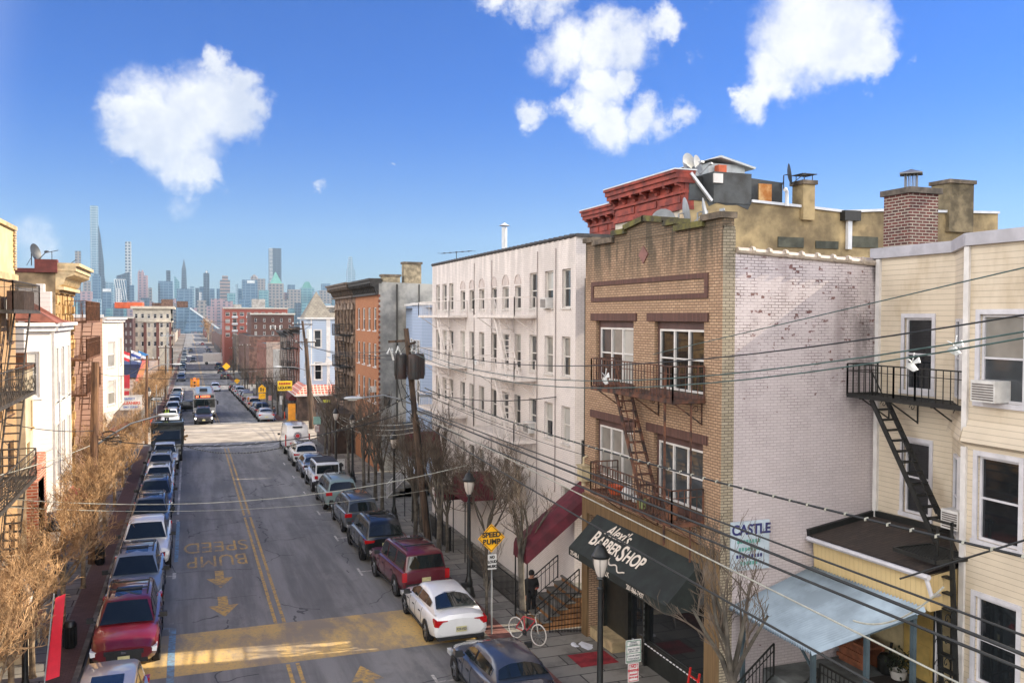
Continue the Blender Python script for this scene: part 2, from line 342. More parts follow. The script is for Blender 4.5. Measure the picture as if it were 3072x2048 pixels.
# painted markings -----------------------------------------------------------------
def worn(name,col,under=S(112,110,108),lo=.35,hi=.62,sc=6):
    m,t,p=base(name); o=objc(t); f=ramp(t,noise_(t,o,sc,6,.75),lo,hi)
    f=M_(t,'MULTIPLY',f,ramp(t,noise_(t,o,.7,4,.6),.28,.5))
    t.links.new(mix(t,f,under,col),p.inputs['Base Color']); p.inputs['Roughness'].default_value=.75; return m
YEL=worn('yellow_road_paint',S(205,165,85),lo=.3,hi=.62); WHT=worn('white_road_paint',S(205,200,190),lo=.3,hi=.6); BLU=worn('blue_road_paint',S(120,160,186),lo=.3,hi=.66)
b=MB()
for xc in (2.86,3.16):
    for y0,y1 in ((-20,28.6),(32.75,83),(107,1000)): strip(b,xc-.06,xc+.06,y0,y1,.005)
setting('centre_lines',b,YEL)
b=MB()
for y in (31.6,38.2,44.8,51.4,58,64.6,71.2): # bay marks on the right: tick and a cross stroke
    y+=.3; strip(b,6.88,6.98,y-.6,y+.6,.005); strip(b,6.99,8.4,y-.05,y+.05,.005)
y=25.6; strip(b,6.88,6.98,y-.6,y+.6,.005); strip(b,6.99,8.4,y-.05,y+.05,.005)
for y in (33.6,40.6,52,62,66,74): strip(b,-.75,-.6,y-.5,y+.5,.005); strip(b,-2,-.76,y-.05,y+.05,.005)
strip(b,-.73,-.61,54,80,.005)
b.quad([(-.5,82.6,zr(82.6)+.005),(7,82.6,zr(82.6)+.005),(7,83,zr(83)+.005),(-.5,83,zr(83)+.005)],0)
for i in range(8): # hatched crossing before the junction
    x=-1+i*1.15; b.quad([(x,83.4,zr(83.4)+.006),(x+.18,83.4,zr(83.4)+.006),(x+1.3,86,zr(86)+.006),(x+1.1,86,zr(86)+.006)],0)
for y in (83.2,86.1): b.quad([(-2.6,y,zr(y)+.004),(8.6,y,zr(y)+.004),(8.6,y+.15,zr(y)+.004),(-2.6,y+.15,zr(y)+.004)],0)
for i in range(6): b.quad([(12+i*1.6,88,zr(88)+.006),(12.5+i*1.6,88,zr(88)+.006),(13.7+i*1.6,103,zr(103)+.006),(13.2+i*1.6,103,zr(103)+.006)],0)
for y in (106.2,110): b.quad([(-1,y,zr(y)+.006),(7.5,y,zr(y)+.006),(7.5,y+.3,zr(y+.3)+.006),(-1,y+.3,zr(y+.3)+.006)],0)
setting('white_markings',b,WHT)
b=MB(); strip(b,-.72,-.5,20,28.75,.006); strip(b,-.72,-.5,32.8,33.6,.006); strip(b,-.72,-.55,43,52,.006); strip(b,-2.4,-.73,27.9,28.05,.006); strip(b,-2.4,-.73,33.4,33.55,.006)
HUMP=lambda y:.09*math.sin(math.pi*max(0,min(1,(y-28.75)/3.95)))**2
n=12
for i in range(n):
    a,c=28.75+3.95*i/n,28.75+3.95*(i+1)/n; b.quad([(-.72,a,zr(a)+HUMP(a)+.008),(-.5,a,zr(a)+HUMP(a)+.008),(-.5,c,zr(c)+HUMP(c)+.008),(-.72,c,zr(c)+HUMP(c)+.008)],0)
setting('blue_line',b,BLU)
b=MB()
for i in range(n):
    a,c=28.75+3.95*i/n,28.75+3.95*(i+1)/n
    b.add([(-3.1,a,zr(a)+HUMP(a)+.003),(9.2,a,zr(a)+HUMP(a)+.003),(9.2,c,zr(c)+HUMP(c)+.003),(-3.1,c,zr(c)+HUMP(c)+.003)],[(0,1,2,3)],0,True)
def humpm():
    m,t,p=base('hump_paint'); o=objc(t)
    f=ramp(t,noise_(t,mul3(t,o,(1.,.35,1)),.9,6,.68),.38,.62); f=M_(t,'MULTIPLY',f,ramp(t,noise_(t,o,9,4,.7),.25,.5))
    t.links.new(mix(t,f,S(148,134,114),S(204,170,104)),p.inputs['Base Color']); p.inputs['Roughness'].default_value=.75; return m
setting('speed_hump',b,humpm())
b=MB()
def arrow(y0,y1,xc,w,up):
    ym=y0+(y1-y0)*.55; q=lambda x,y:(x,y,zr(y)+.006)
    if not up: # head points to the camera
        b.quad([q(xc-w*.17,ym),q(xc+w*.17,ym),q(xc+w*.17,y1),q(xc-w*.17,y1)],0); b.add([q(xc-w/2,ym),q(xc+w/2,ym),q(xc,y0)],[(0,1,2)],0)
    else:
        ym=y0+(y1-y0)*.5; b.quad([q(xc-w*.17,y0),q(xc+w*.17,y0),q(xc+w*.17,ym),q(xc-w*.17,ym)],0); b.add([q(xc-w/2,ym),q(xc+w/2,ym),q(xc,y1)],[(0,1,2)],0)
g=lambda x,y:onG(x,y).y
arrow(g(668,1762),g(658,1711),onG(660,1738).x,1.05,False); arrow(g(673,1849),g(670,1788),onG(671,1820).x,1.1,False); arrow(25.2,27.7,5.0,1.0,True)
setting('road_arrows',b,YEL)
def roadtext(s,y,h,w):
    o=text(s,1.,(1.15,y,zr(y)+.012),(-1,0,0),(0,-1,.0133),YEL,None,'road_lettering',ext=.0); tag(o,kind='structure')
    bpy.context.view_layer.update(); d=o.dimensions; m=o.matrix_local; o.matrix_local=m@Matrix.Diagonal((w/d.x,h/d.y,1,1))
roadtext('BUMP',g(653,1679),2.0,2.6); roadtext('SPEED',g(650,1637),2.1,2.95)
# manhole, snow remnants, red sidewalk panel
b=MB(); b.lathe([(0,.006),(.42,.006),(.45,.002)],(3.05,52.,zr(52)),20); setting('manhole_cover',b,plain('manhole_iron',S(120,118,115),.6,.3,9))
def blob(mb,x,y,rx,ry,z,h,seed):
    k=R.randint(9,13); pts=[]
    for i in range(k):
        a=2*math.pi*i/k; r=R.uniform(.55,1.15); pts.append((x+rx*r*math.cos(a),y+ry*r*math.sin(a)))
    mb.add([(p[0],p[1],z) for p in pts]+[(x+(p[0]-x)*.6,y+(p[1]-y)*.6,z+h) for p in pts]+[(x,y,z+h*1.15)],[(i,(i+1)%k,k+(i+1)%k,k+i) for i in range(k)]+[(k+i,k+(i+1)%k,2*k) for i in range(k)],0,True)
b=MB()
for (x,y) in [onG(*q,.13).xy for q in ((1480,1632),(1450,1600),(1580,1680),(1590,1665),(1560,1648),(1610,1655),(1625,1672),(1535,1690),(1340,1500),(1370,1480),(1740,1790),(1735,1780),(1745,1935),(1300,1495),(1505,1620),(1600,1675))]:
    for j in range(3): blob(b,x+R.uniform(-.3,.3),y+R.uniform(-.4,.4),R.uniform(.12,.38),R.uniform(.12,.45),zr(y)+.134,R.uniform(.006,.022),0)
tag(b.build('snow',plain('snow_white',S(225,226,232),.6,.08,4)),'thin melting patches of old snow on the right pavement','snow',kind='stuff')
b=MB(); b.quad([(11.32,24.85,zr(25)+.137),(12.62,24.85,zr(25)+.137),(12.62,25.95,zr(25.9)+.137),(11.32,25.95,zr(25.9)+.137)]); setting('red_paving_panel',b,plain('red_carpet',S(140,36,44),.9,.25,3))
b=MB()
for y in (86.35,): b.box(-9,-5,y-.35,y-.2,zr(y)+.0,zr(y)+.137)
b.box(10.5,22,105.2,105.4,zr(105)-.05,zr(105)+.145); setting('yellow_kerb',b,plain('yellow_kerb_paint',S(205,160,60),.7,.2,2))
# ================================================================ RIGHT SIDE BUILDINGS
B_=FR
TANB=brick('tan_brick',S(188,156,126),S(166,134,106),S(112,92,74),ms=.014,var=.26,streak=.85,z0=10.9,z1=12.9,green=1)
TANB2=brick('buff_return_brick',S(176,164,142),S(156,144,122),S(96,88,76),var=.25,streak=.55,z0=11,z1=13.2,green=1)
PAINTED=brick('painted_brick',S(202,192,192),S(193,183,183),S(180,169,169),ms=.012,var=.14,bare=1,z0=6.,z1=11.5,bump=.35,rough=.7)
SOLDIER=brick('soldier_brick',S(112,78,68),S(92,64,56),S(58,42,38),bw=.07,bh=.6,ms=.012,var=.3,ofs=0)
MOSS=plain('mossy_coping',S(96,92,48),.95,.4,2.5,.4,20,col2=S(62,58,46)); STONE=plain('coping_stone',S(110,98,84),.9,.35,2.5,.3,20)
TILE=plain('glazed_coping',S(178,164,148),.4,.2,3); TAR=plain('tar_roof',S(70,70,72),.9,.4,1.2)
def railing(par,pts,h,m,name='railing',sp=.13,r=.012,mid=True,org=None):
    b=MB()
    for a,c in zip(pts,pts[1:]):
        a=Vector(a);c=Vector(c);L=(c-a).length;n=max(1,int(L/sp)); up=Vector((0,0,h))
        b.bar(a+up,c+up,.035); b.bar(a+Vector((0,0,.06)),c+Vector((0,0,.06)),.025)
        if mid: b.bar(a+up*.78,c+up*.78,.02)
        for i in range(n+1):
            q=a.lerp(c,i/n); w=.035 if i in(0,n) else r*1.5; b.bar(q,q+up,w)
    return b.build(name,m,par,org=org)
def platform(par,x0,x1,y0,y1,z,m,name='platform',along='Y'):
    b=MB()
    for a,c in (((x0,y0),(x1,y0)),((x1,y0),(x1,y1)),((x1,y1),(x0,y1)),((x0,y1),(x0,y0))): b.bar((*a,z),(*c,z),.05,.09)
    n=int((y1-y0)/.09) if along=='X' else int((x1-x0)/.09)
    for i in range(1,n):
        if along=='X': y=y0+(y1-y0)*i/n; b.bar((x0,y,z+.01),(x1,y,z+.01),.035,.02)
        else: x=x0+(x1-x0)*i/n; b.bar((x,y0,z+.01),(x,y1,z+.01),.035,.02)
    return b.build(name,m,par)
def stair(par,a,c,wdir,w,n,m,name='ladder',rail=True):
    a=Vector(a);c=Vector(c);wd=Vector(wdir).normalized()*w; b=MB()
    b.bar(a,c,.04,.13); b.bar(a+wd,c+wd,.04,.13)
    for i in range(1,n): q=a.lerp(c,i/n); b.obox(q+wd/2,wd/2,Vector((wd.y,-wd.x,0)).normalized()*.09,(0,0,.018))
    if rail:
        up=Vector((0,0,.75)); b.bar(a+up,c+up*.9,.025); b.bar(a.lerp(c,.02),a.lerp(c,.02)+up,.025); b.bar(a.lerp(c,.5),a.lerp(c,.5)+up,.02)
    return b.build(name,m,par)
def brackets(par,pl,us,z,dep,m):
    for u in us:
        b=MB(); b.bar(pl.p(u,z-.06,0),pl.p(u,z-.06,dep),.035); b.bar(pl.p(u,z-.62,.02),pl.p(u,z-.08,dep*.9),.03); b.bar(pl.p(u,z-.65,.02),pl.p(u,z,.02),.03)
        pts=[pl.p(u,z-.22+.1*math.sin(t)*(1-t/9),.2+.1*math.cos(t)*(1-t/9)) for t in [i*.7 for i in range(12)]]; b.tube(pts,.012,4); b.build('bracket',m,par)
# ---- barber shop building
t=thing('barber_shop_building',(B_,23.6,zr(23.6)+.13),'tan brick three storey building with barber shop below and stepped mossy parapet','building')
wins=[(24.2,26.85,8.55,10.5,'tri'),(20.25,22.9,8.55,10.5,'tri'),(24.2,26.85,5.4,7.28,'tri'),(20.25,22.9,5.4,7.28,'tri')]
b=MB(); zt=12.95
wall(b,PW(B_),19.4,27.7,4.62,zt,[w[:4] for w in wins],.2,0)
wall(b,PW(B_),19.4,27.7,-.6,4.62,[(20.0,27.3,-.6,4.0)],.9,0)
wall(b,PS(19.4),12.7,13.07,3.0,zt-.1,(),.1,1); wall(b,PS(19.4),12.7,13.07,-.6,3.0,(),.1,1); b.quad([(13.07,19.4,-.6),(17.7,19.48,-.6),(17.7,19.48,12.25),(13.07,19.4,12.25)],2)
b.quad([(12.7,27.7,-1),(17.7,27.7,-1),(17.7,27.7,12.2),(12.7,27.7,12.9)],2); b.quad([(17.7,19.4,-1),(17.7,27.7,-1),(17.7,27.7,12.2),(17.7,19.4,12.2)],2)
b.build('wall',[TANB,TANB2,PAINTED],t)
b=MB(); b.quad([(12.95,19.45,12.3),(17.7,19.45,12.0),(17.7,27.65,12.0),(12.95,27.65,12.3)],0,Vector((0,0,1))); b.build('roof',TAR,t)
# stepped parapet in front, with its coping
prof=[(27.7,13.12),(26.97,13.12),(26.97,13.0),(25.57,13.0),(25.57,13.2),(24.73,13.2),(24.73,13.3),(23.51,13.47),(22.3,13.3),(22.3,13.2),(21.67,13.2),(21.67,13.0),(20.28,13.0),(20.28,13.14),(19.4,13.14)]
b=MB(); poly=[(B_,y,z) for y,z in prof]+[(B_,19.4,12.94),(B_,27.7,12.94)]
b.prism(poly,(.32,0,0),0); b.box(12.73,13.06,19.41,20.27,12.86,12.93,1); b.build('parapet',[TANB,TANB2],t)
b=MB()
for (y0,z0),(y1,z1) in zip(prof,prof[1:]):
    if abs(y0-y1)<.01: continue
    a,c=Vector((B_+.14,y0+.04,z0+.07)),Vector((B_+.14,y1-.04,z1+.07)); d=(c-a)/2
    b.obox((a+c)/2,d,Vector((.25,0,0)),Vector((0,0,.08)),0 if 20.2<min(y0,y1)<25 else 1)
b.build('coping',[MOSS,STONE],t)
b=MB()
for i in range(9):
    x0=13.1+i*.51; z=12.32-.025*i; yy=19.385+.008*i; b.tube([(x0,yy,z),(x0+.5,yy+.015,z-.02)],.085,8,0); b.tube([(x0+.42,yy,z+.01),(x0+.5,yy,z)],.11,8,0)
b.build('tile_coping',TILE,t)
pl=PW(B_)
for u0,u1,v in ((23.98,27.2,10.5),(20.02,23.3,10.5),(23.98,27.2,7.28),(20.02,23.3,7.28)): b=MB(); pl.box(b,u0,u1,v,v+.24,-.05,.05); b.build('brick_lintel',SOLDIER,t)
b=MB()
for u0,u1,v0,v1 in ((20.05,27.2,11.64,11.78),(20.05,27.2,11.12,11.25),(20.05,20.22,11.25,11.64),(27.03,27.2,11.25,11.64)): pl.box(b,u0,u1,v0,v1,-.02,.035)
b.build('panel_frame',SOLDIER,t)
for u0,u1,v in ((24.1,26.95,8.55),(20.15,23.0,8.55),(24.1,26.95,5.4),(20.15,23.0,5.4)): b=MB(); pl.box(b,u0,u1,v-.16,v-.002,-.05,.07); b.build('brick_sill',SOLDIER,t)
b=MB(); b.prism([(B_,23.58,12.2),(B_,23.29,12.47),(B_,23.58,12.73),(B_,23.87,12.47)],(-.03,0,0)); b.build('diamond_tile',plain('mauve_tile',S(128,88,80),.7,.15,4),t)
BRN=plain('brown_window_panel',S(86,60,56),.6,.15,3)
for i,w in enumerate(wins):
    b=MB(); pl.box(b,w[0],w[1],w[3]-.22,w[3],-.2,-.12); pl.box(b,w[0],w[0]+.1,w[2],w[3]-.22,-.2,-.12); pl.box(b,w[1]-.1,w[1],w[2],w[3]-.22,-.2,-.12); b.build('window_surround',BRN,t)
    window(t,pl,w[0]+.1,w[1]-.1,w[2]+.02,w[3]-.22,.17,.06,'tri',glz=[None,'d','c','m'][i],sill=False)
# storefront
STF=plain('storefront_panel',S(120,96,66),.6,.2,2,vec=(6,6,.3)); BLK=plain('black_storefront',(.02,.022,.02,1),.35,.3,3)
b=MB(); pl.box(b,19.4,27.72,4.0,4.62,.0,.08); pl.box(b,19.4,20.0,-.4,4.0,.0,.08); pl.box(b,27.3,27.72,-.4,4.0,.0,.08); b.build('storefront_fascia',STF,t)
b=MB(); wall(b,PW(B_+.6),20.0,27.3,-.6,4.0,[(20.9,24.3,.55,3.2),(24.5,25.4,.0,3.2)],.1)
for u in (20.85,24.35,25.45,27.2): pl.box(b,u-.05,u+.05,-.3,3.3,-.6,-.5)
b.build('storefront',BLK,t)
pls=PW(B_+.6); fo=window(t,pls,20.9,24.3,.55,3.2,.06,.06,'fix',BLK,False,'d','shop_window'); window(t,pls,24.5,25.4,0,3.2,.06,.07,'fix',BLK,False,'d','shop_door')
b=MB()
for y in (24.32,20.9):
    for i in range(15): b.box(B_+.5,B_+.53,y-.016,y+.016,.55+i*.18,.65+i*.18)
for i in range(18): b.box(B_+.5,B_+.53,20.95+i*.19,21.06+i*.19,.5,.525)
b.build('light_strip',emit('led_white',(.5,.5,.5,1),.1),t)
b=MB(); b.box(B_+.5,B_+.52,22.9,23.9,2.0,2.2); b.box(B_+.5,B_+.52,22.95,23.8,2.3,2.55); b.build('neon_sign',emit('neon_red',S(190,50,70),.35),t)
b=MB(); b.box(B_+.05,B_+1.0,25.6,27.3,-.35,.12); b.build('door_step',plain('limestone_step',S(176,156,120),.8,.2,3),t)
# awning
AW=plain('black_canvas',(.012,.018,.016,1),.75,.3,2)
b=MB(); A=[(B_-.09,20.2,4.12),(B_-.09,26.5,4.12),(B_-1.1,26.5,3.12),(B_-1.1,20.2,3.12)]; B2=[(B_-1.1,26.5,2.88),(B_-1.1,20.2,2.88),(B_-.09,20.2,2.88),(B_-.09,26.5,2.88)]
b.quad(A); b.quad([A[2],A[3],B2[1],B2[0]]); b.add([A[1],A[2],B2[0],B2[3]],[(0,1,2,3)]); b.add([A[0],A[3],B2[1],B2[2]],[(0,1,2,3)])
aw=b.build('awning',AW,t,fix=False); aw['_o']=t['_o']; SIGNW=plain('lettering_cream',S(226,214,200),.6,.05,4)
V=(Vector(A[1])-Vector(A[2])).normalized(); U=Vector((0,-1,0)); N=U.cross(V)
def on_aw(u,v): return Vector(A[2])+Vector((0,-u,0))+V*v+N*.012
text('Alexi\'s',.56,on_aw(2.0,1.12),U,V,SIGNW,aw,shear=.35,bold=.006)
u=.82
for s,sz,dy in (('B',.72,.02),('ARBER',.52,0),('S',.76,0),('HOP',.56,0)):
    o=text(s,sz,on_aw(u,.64+dy),U,V,SIGNW,aw,bold=.012,sx=.95,align='LEFT'); xs=[v.co.x for v in o.data.vertices]; u+=max(xs)*.95+.04
b=MB(); Q=lambda u,v:on_aw(u,v)
for c in ((2.2,.3),(2.45,.3)): b.tube([Q(c[0]+.09*math.cos(a*.7),c[1]+.07*math.sin(a*.7)) for a in range(10)],.016,4)
b.bar(Q(2.28,.26),Q(2.5,-.0),.03,.01); b.bar(Q(2.4,.27),Q(2.62,.02),.03,.01); b.tube([Q(2.6+i*.09,.25-.1*math.sin(i*.9)*.6-.01*i) for i in range(13)],.022,4); b.build('scissors_emblem',SIGNW,aw)
Vd=Vector((0,0,1))
text('215-485-1',.2,(B_-1.115,26.0,3.0),U,Vd,SIGNW,aw,sx=.8); text('UNISEX',.22,(B_-1.115,23.9,3.0),U,Vd,SIGNW,aw); text('201-866-7437',.2,(B_-1.115,21.9,3.0),U,Vd,SIGNW,aw,sx=.9)
# fire escape of the barber building
RUST=plain('rusty_iron',S(98,62,44),.8,.5,3,.3,30,col2=S(46,36,34))
fe=platform(t,11.72,B_-.02,20.15,25.1,8.42,RUST,'fire_escape'); fe['_o']=t['_o']
platform(fe,11.72,B_-.02,20.15,25.1,5.2,RUST,'lower_platform')
for z in (8.42,5.2): railing(fe,[(B_-.05,25.1,z),(11.72,25.1,z),(11.72,20.15,z),(B_-.05,20.15,z)],.92,RUST,sp=.17)
for z in (8.42,5.2): brackets(fe,pl,(24.9,22.6,20.3),z,.9,RUST)
stair(fe,(12.0,24.0,8.4),(12.0,22.2,5.25),(1,0,0),.5,11,RUST); 
b=MB(); b.bar((11.75,20.6,4.6),(11.75,20.6,9.35),.05); b.bar((12.3,20.2,4.2),(12.3,20.2,8.4),.04); b.bar((11.75,22.0,5.2),(12.0,22.9,8.3),.03); b.build('drop_pole',RUST,fe)
def clutter(name,label,cat,fn,m,loc,group=None):
    b=MB(); fn(b); return tag(b.build(name,m,None,org=loc),label,cat,group)
clutter('plastic_tub','orange plastic tub on the lower rusty fire escape','tub',lambda b:b.lathe([(.02,5.24),(.2,5.24),(.27,5.5),(.24,5.5),(.18,5.28)],(12.2,24.3,0),12),plain('orange_plastic',S(190,85,50),.5,.1,3),(12.2,24.3,5.2))
for i,(y,r,lb) in enumerate(((23.4,.22,'round white bundle tied up on the lower rusty fire escape'),(22.95,.13,'small white ball beside the round bundle on the lower fire escape'))):
    clutter('bundle',lb,'bundle',lambda b:b.lathe([(.01,5.23),(r*.8,5.27),(r,5.22+r),(r*.75,5.2+1.7*r),(.01,5.21+2*r)],(12.15,y,0),12),plain('white_sack',S(205,202,200),.6,.1,4),(12.15,y,5.2))
clutter('plant_pot','small pale green flower pot on the lower rusty fire escape','pot',lambda b:b.lathe([(.01,5.22),(.12,5.22),(.16,5.48),(.12,5.48),(.1,5.4)],(12.0,22.3,0),10),plain('green_pot',S(140,150,100),.6,.1,4),(12.0,22.3,5.2))
clutter('plant_pot','terracotta flower pot at the near end of the lower fire escape','pot',lambda b:b.lathe([(.01,5.22),(.14,5.22),(.2,5.58),(.16,5.58),(.12,5.45)],(12.1,20.8,0),10),plain('terracotta_pot',S(130,88,66),.8,.1,4),(12.1,20.8,5.2))
def lightbox(loc,label):
    b=MB(); x,y,z=loc; b.box(x-.28,x+.02,y-.2,y+.2,z-.28,z+.22); b.box(x-.31,x+.02,y-.23,y+.23,z+.22,z+.26); b.tube([(x-.13,y,z+.26),(x-.13,y,z+.5),(x,y,z+.55)],.04,6); b.tube([(x-.13,y,z-.28),(x-.13,y,z-.45)],.07,6)
    tag(b.build('utility_box',plain('cream_box',S(196,180,146),.6,.15,3),None,org=loc),label,'box')
lightbox((B_-.02,27.45,5.35),'cream metal utility box on the far corner of the tan brick barber building')
# CASTLE sign on the painted side wall
SGN=plain('pale_sign_board',S(186,200,210),.5,.1,2); NAVY=plain('navy_letters',S(48,52,108),.6,.1,4); TEAL=plain('teal_letters',S(96,160,150),.6,.1,4)
b=MB(); b.box(12.98,14.14,19.33,19.385,4.12,5.38); sg=tag(b.build('wall_sign',SGN,None,org=(13.5,19.38,4.1)),'pale blue painted wall sign reading CASTLE on the pink brick side wall','sign'); sg['_o']=(13.5,19.38,4.1)
text('CASTLE',.36,(13.58,19.32,5.16),(1,0,0),(0,0,1),NAVY,sg,bold=.012,sx=.95)
for i,(w,z) in enumerate(((.8,4.86),(.7,4.66),(.85,4.48),(.6,4.3))):
    bb=MB(); 
    for j in range(int(w/.09)): bb.box(13.56-w/2+j*.09,13.56-w/2+j*.09+.06,19.322,19.33,z-.04,z+.05)
    bb.build('lettering',TEAL if i!=2 else NAVY,sg)
# satellite dishes ---------------------------------------------------------------
def dish(loc,aim,r,label,dark=False,group=None,mast=.6):
    loc=Vector(loc); d=Vector(aim).normalized(); m=plain('dish_dark',S(52,56,60),.5,.15,3) if dark else plain('dish_grey',S(150,154,158),.5,.12,3)
    o=thing('satellite_dish',loc-Vector((0,0,mast)),label,'satellite dish',group)
    x=d.cross(Vector((0,0,1))).normalized(); y=x.cross(d); b=MB(); vs=[];n=18
    for k,(rr,h) in enumerate(((0.01,0),(.5,.04),(.85,.12),(1,.17),(1,.19),(.85,.15),(.5,.07),(.01,.03))):
        for i in range(n): a=2*math.pi*i/n; vs.append(loc+(x*math.cos(a)*rr+y*math.sin(a)*rr*1.08)*r+d*(h-(.05 if k>3 else 0))*r*1.3)
    b.add(vs,[(i*n+k,i*n+(k+1)%n,(i+1)*n+(k+1)%n,(i+1)*n+k) for i in range(7) for k in range(n)],0,True); b.build('reflector',m,o)
    b=MB(); tip=loc+d*r*1.5-y*r*.25; b.bar(loc-y*r*.98+d*r*.2,tip,.03); b.obox(tip,d*.07,x*.09,y*.04); b.build('feed_arm',m,o)
    b=MB(); b.tube([loc-d*.02,loc-d*.16,loc-d*.16-Vector((0,0,mast))],.025,6); b.bar(loc-d*.16-Vector((0,0,mast*.3)),loc-d*.16-Vector((.2,.1,mast)),.02); b.build('mast',m,o)
AIM=(.55,-.75,.35)
dish((13.7,24.2,13.5),(-.5,-.85,.1),.4,'grey dish turned to the camera behind the mossy gable peak',mast=1.2)
dish((14.0,23.5,13.75),(.95,-.35,.2),.42,'white dish seen edge on, between two others behind the mossy gable',mast=1.4)
dish((14.1,22.6,13.7),(.75,-.6,.2),.36,'oval grey dish on a pole just right of the edge-on white one',mast=1.4)
# ---- dark red cornice building behind
t=thing('stucco_apartment_building',(17.65,29.5,zr(30)),'tall building with a heavy red bracketed cornice and a long tan stucco side wall','building')
CREAM=plain('cream_wall',S(206,196,180),.8,.15,1.2); STUC=plain('tan_stucco',S(158,140,104),.95,.3,.8,.4,14,col2=S(112,98,74)); REDP=plain('red_cornice_paint',S(150,66,52),.75,.25,1.6,.2,12,col2=S(104,46,40))
b=MB(); X0=17.65; poly=[(X0,29.5),(X0,35.4)]; poly2=[(X0+.3,35.4),(X0+.3,38.7)]
for (xa,ya),(xb,yb) in zip(poly,poly[1:]): b.quad([(xa,ya,zr(30)),(xb,yb,zr(30)),(xb,yb,15.9),(xa,ya,15.9)],0)
b.quad([(X0+.3,35.4,0),(X0+.3,38.7,0),(X0+.3,38.7,15.3),(X0+.3,35.4,15.3)],0); b.quad([(X0,35.4,0),(X0+.4,35.4,0),(X0+.4,35.4,15.5),(X0,35.4,15.5)],0)
seg=[(X0,15.15),(20.53,15.15),(20.55,15.1),(22.85,15.0),(24.96,14.89),(26.85,15.02),(33.28,15.2)]
for (xa,za),(xb,zb) in zip(seg,seg[1:]): b.quad([(xa,29.5,zr(30)),(xb,29.5,zr(30)),(xb,29.5,zb),(xa,29.5,za)],1)
b.quad([(33.28,29.5,0),(33.28,38.7,0),(33.28,38.7,15.2),(33.28,29.5,15.2)],1); b.quad([(X0+.3,38.7,0),(33.28,38.7,0),(33.28,38.7,15),(X0+.3,38.7,15)],1)
b.quad([(X0+.3,29.6,15.0),(33.2,29.6,14.85),(33.2,38.7,14.85),(X0+.3,38.7,15)],2); b.build('wall',[CREAM,STUC,TAR],t)
for nmx,(Xf,ya,yb,zt,H,pj) in enumerate(((X0,29.5,35.4,16.15,1.45,.55),(X0+.3,35.4,38.7,15.62,1.3,.5))):
    b=MB()
    for f0,f1,o in ((0,.09,.2),(.09,.16,.1),(.16,.42,.04),(.42,.5,.22),(.5,.68,.08),(.68,.8,.72),(.8,.93,.86),(.93,1,1.)):
        b.box(Xf-pj*o,Xf+.35,ya+.002-(.12*o if nmx==0 else 0),yb+.12*o,zt-H+H*f0,zt-H+H*f1)
    n=3
    for i in range(n): y0=ya+.3+(yb-ya-.3)*i/n; b.box(Xf-pj*.12,Xf,y0,y0+(yb-ya)/n-.35,zt-H+H*.2,zt-H+H*.38)
    b.build('cornice',REDP,t)
    for i in range(7 if nmx==0 else 5):
        y=ya+.12+(yb-ya-.3)*i/(6 if nmx==0 else 4); b=MB(); q=[(Xf-pj*.08,zt-H*.52),(Xf-pj*.3,zt-H*.5),(Xf-pj*.36,zt-H*.42),(Xf-pj*.66,zt-H*.38),(Xf-pj*.7,zt-H*.31),(Xf-pj*.08,zt-H*.31)]
        b.prism([(xx,y-.09,zz) for xx,zz in q],(0,.18,0)); b.build('cornice_bracket',REDP,t)
b=MB(); WHM=plain('white_flashing',S(205,208,212),.4,.1,2)
b.box(X0-.57,X0+.4,29.35,35.5,16.152,16.2); b.box(X0-.22,X0+.5,35.5,38.8,15.622,15.67)
b.bar((17.78,29.38,16.05),(18.7,29.38,15.05),.12,.1)
for (xa,za),(xb,zb) in zip(seg[2:],seg[3:]): b.bar((xa,29.48,za+.04),(xb,29.48,zb+.04),.16,.1)
b.build('flashing',WHM,t)
b=MB()
PW(X0).box(b,31.0,33.6,14.05,14.25,0,.2); PW(X0).box(b,31.2,33.4,13.9,14.05,0,.12); PW(X0).box(b,29.52,29.8,10,14.7,0,.08); PW(X0+.3).box(b,36.2,37.9,13.75,13.95,0,.2); b.build('window_hood',plain('hood_cream',S(190,170,140),.8,.15,3),t)
# roof house, chimneys, vents
TARW=plain('black_tar_wall',S(50,50,50),.9,.4,1.1,.4,12,col2=S(78,82,84))
b=MB(); b.box(18.84,20.53,29.45,33,15.0,16.18); b.box(17.95,18.84,30.3,33,15.0,16.12); b.prism([(20.54,29.9,14.9),(22.3,29.9,14.9),(22.3,29.9,16.0),(20.54,29.9,16.12)],(0,3,0)); b.prism([(17.75,29.46,15.05),(18.6,29.46,15.05),(17.8,29.46,15.98)],(0,.3,0))
b.prism([(18.5,29.49,15.12),(20.53,29.49,15.02),(20.4,29.49,14.8),(19.9,29.49,14.96),(19.4,29.49,14.93),(19,29.49,15.0),(18.65,29.49,14.86)],(0,-.012,0)); b.build('roof_house',TARW,t)
b=MB(); b.box(21.15,21.75,29.84,29.9,15.05,15.9); b.build('roof_door',plain('plywood_rust',S(196,160,110),.8,.4,2.2,col2=S(176,110,50)),t)
b=MB(); b.box(18.8,19.2,29.38,29.45,15.75,16.1); pv=b.build('vent_frame',WHITE(),t); b=MB(); b.box(18.88,19.12,29.36,29.38,15.82,16.03); b.build('vent_pane',gl('m'),pv)
b=MB(); b.box(18.95,20.6,30,32.5,16.15,16.6); 
b.prism([(18.8,29.75,16.68),(19.35,29.75,16.88),(20.95,29.75,16.5),(20.9,29.75,16.43),(19.35,29.75,16.8)],(0,3.2,0)); b.build('roof_shed',plain('pale_shed',S(186,192,194),.7,.12,2),t)
b=MB(); b.box(19.15,19.5,29.6,29.9,16.15,16.48); b.build('clay_pot',plain('orange_clay',S(186,92,60),.8,.1,3),t)
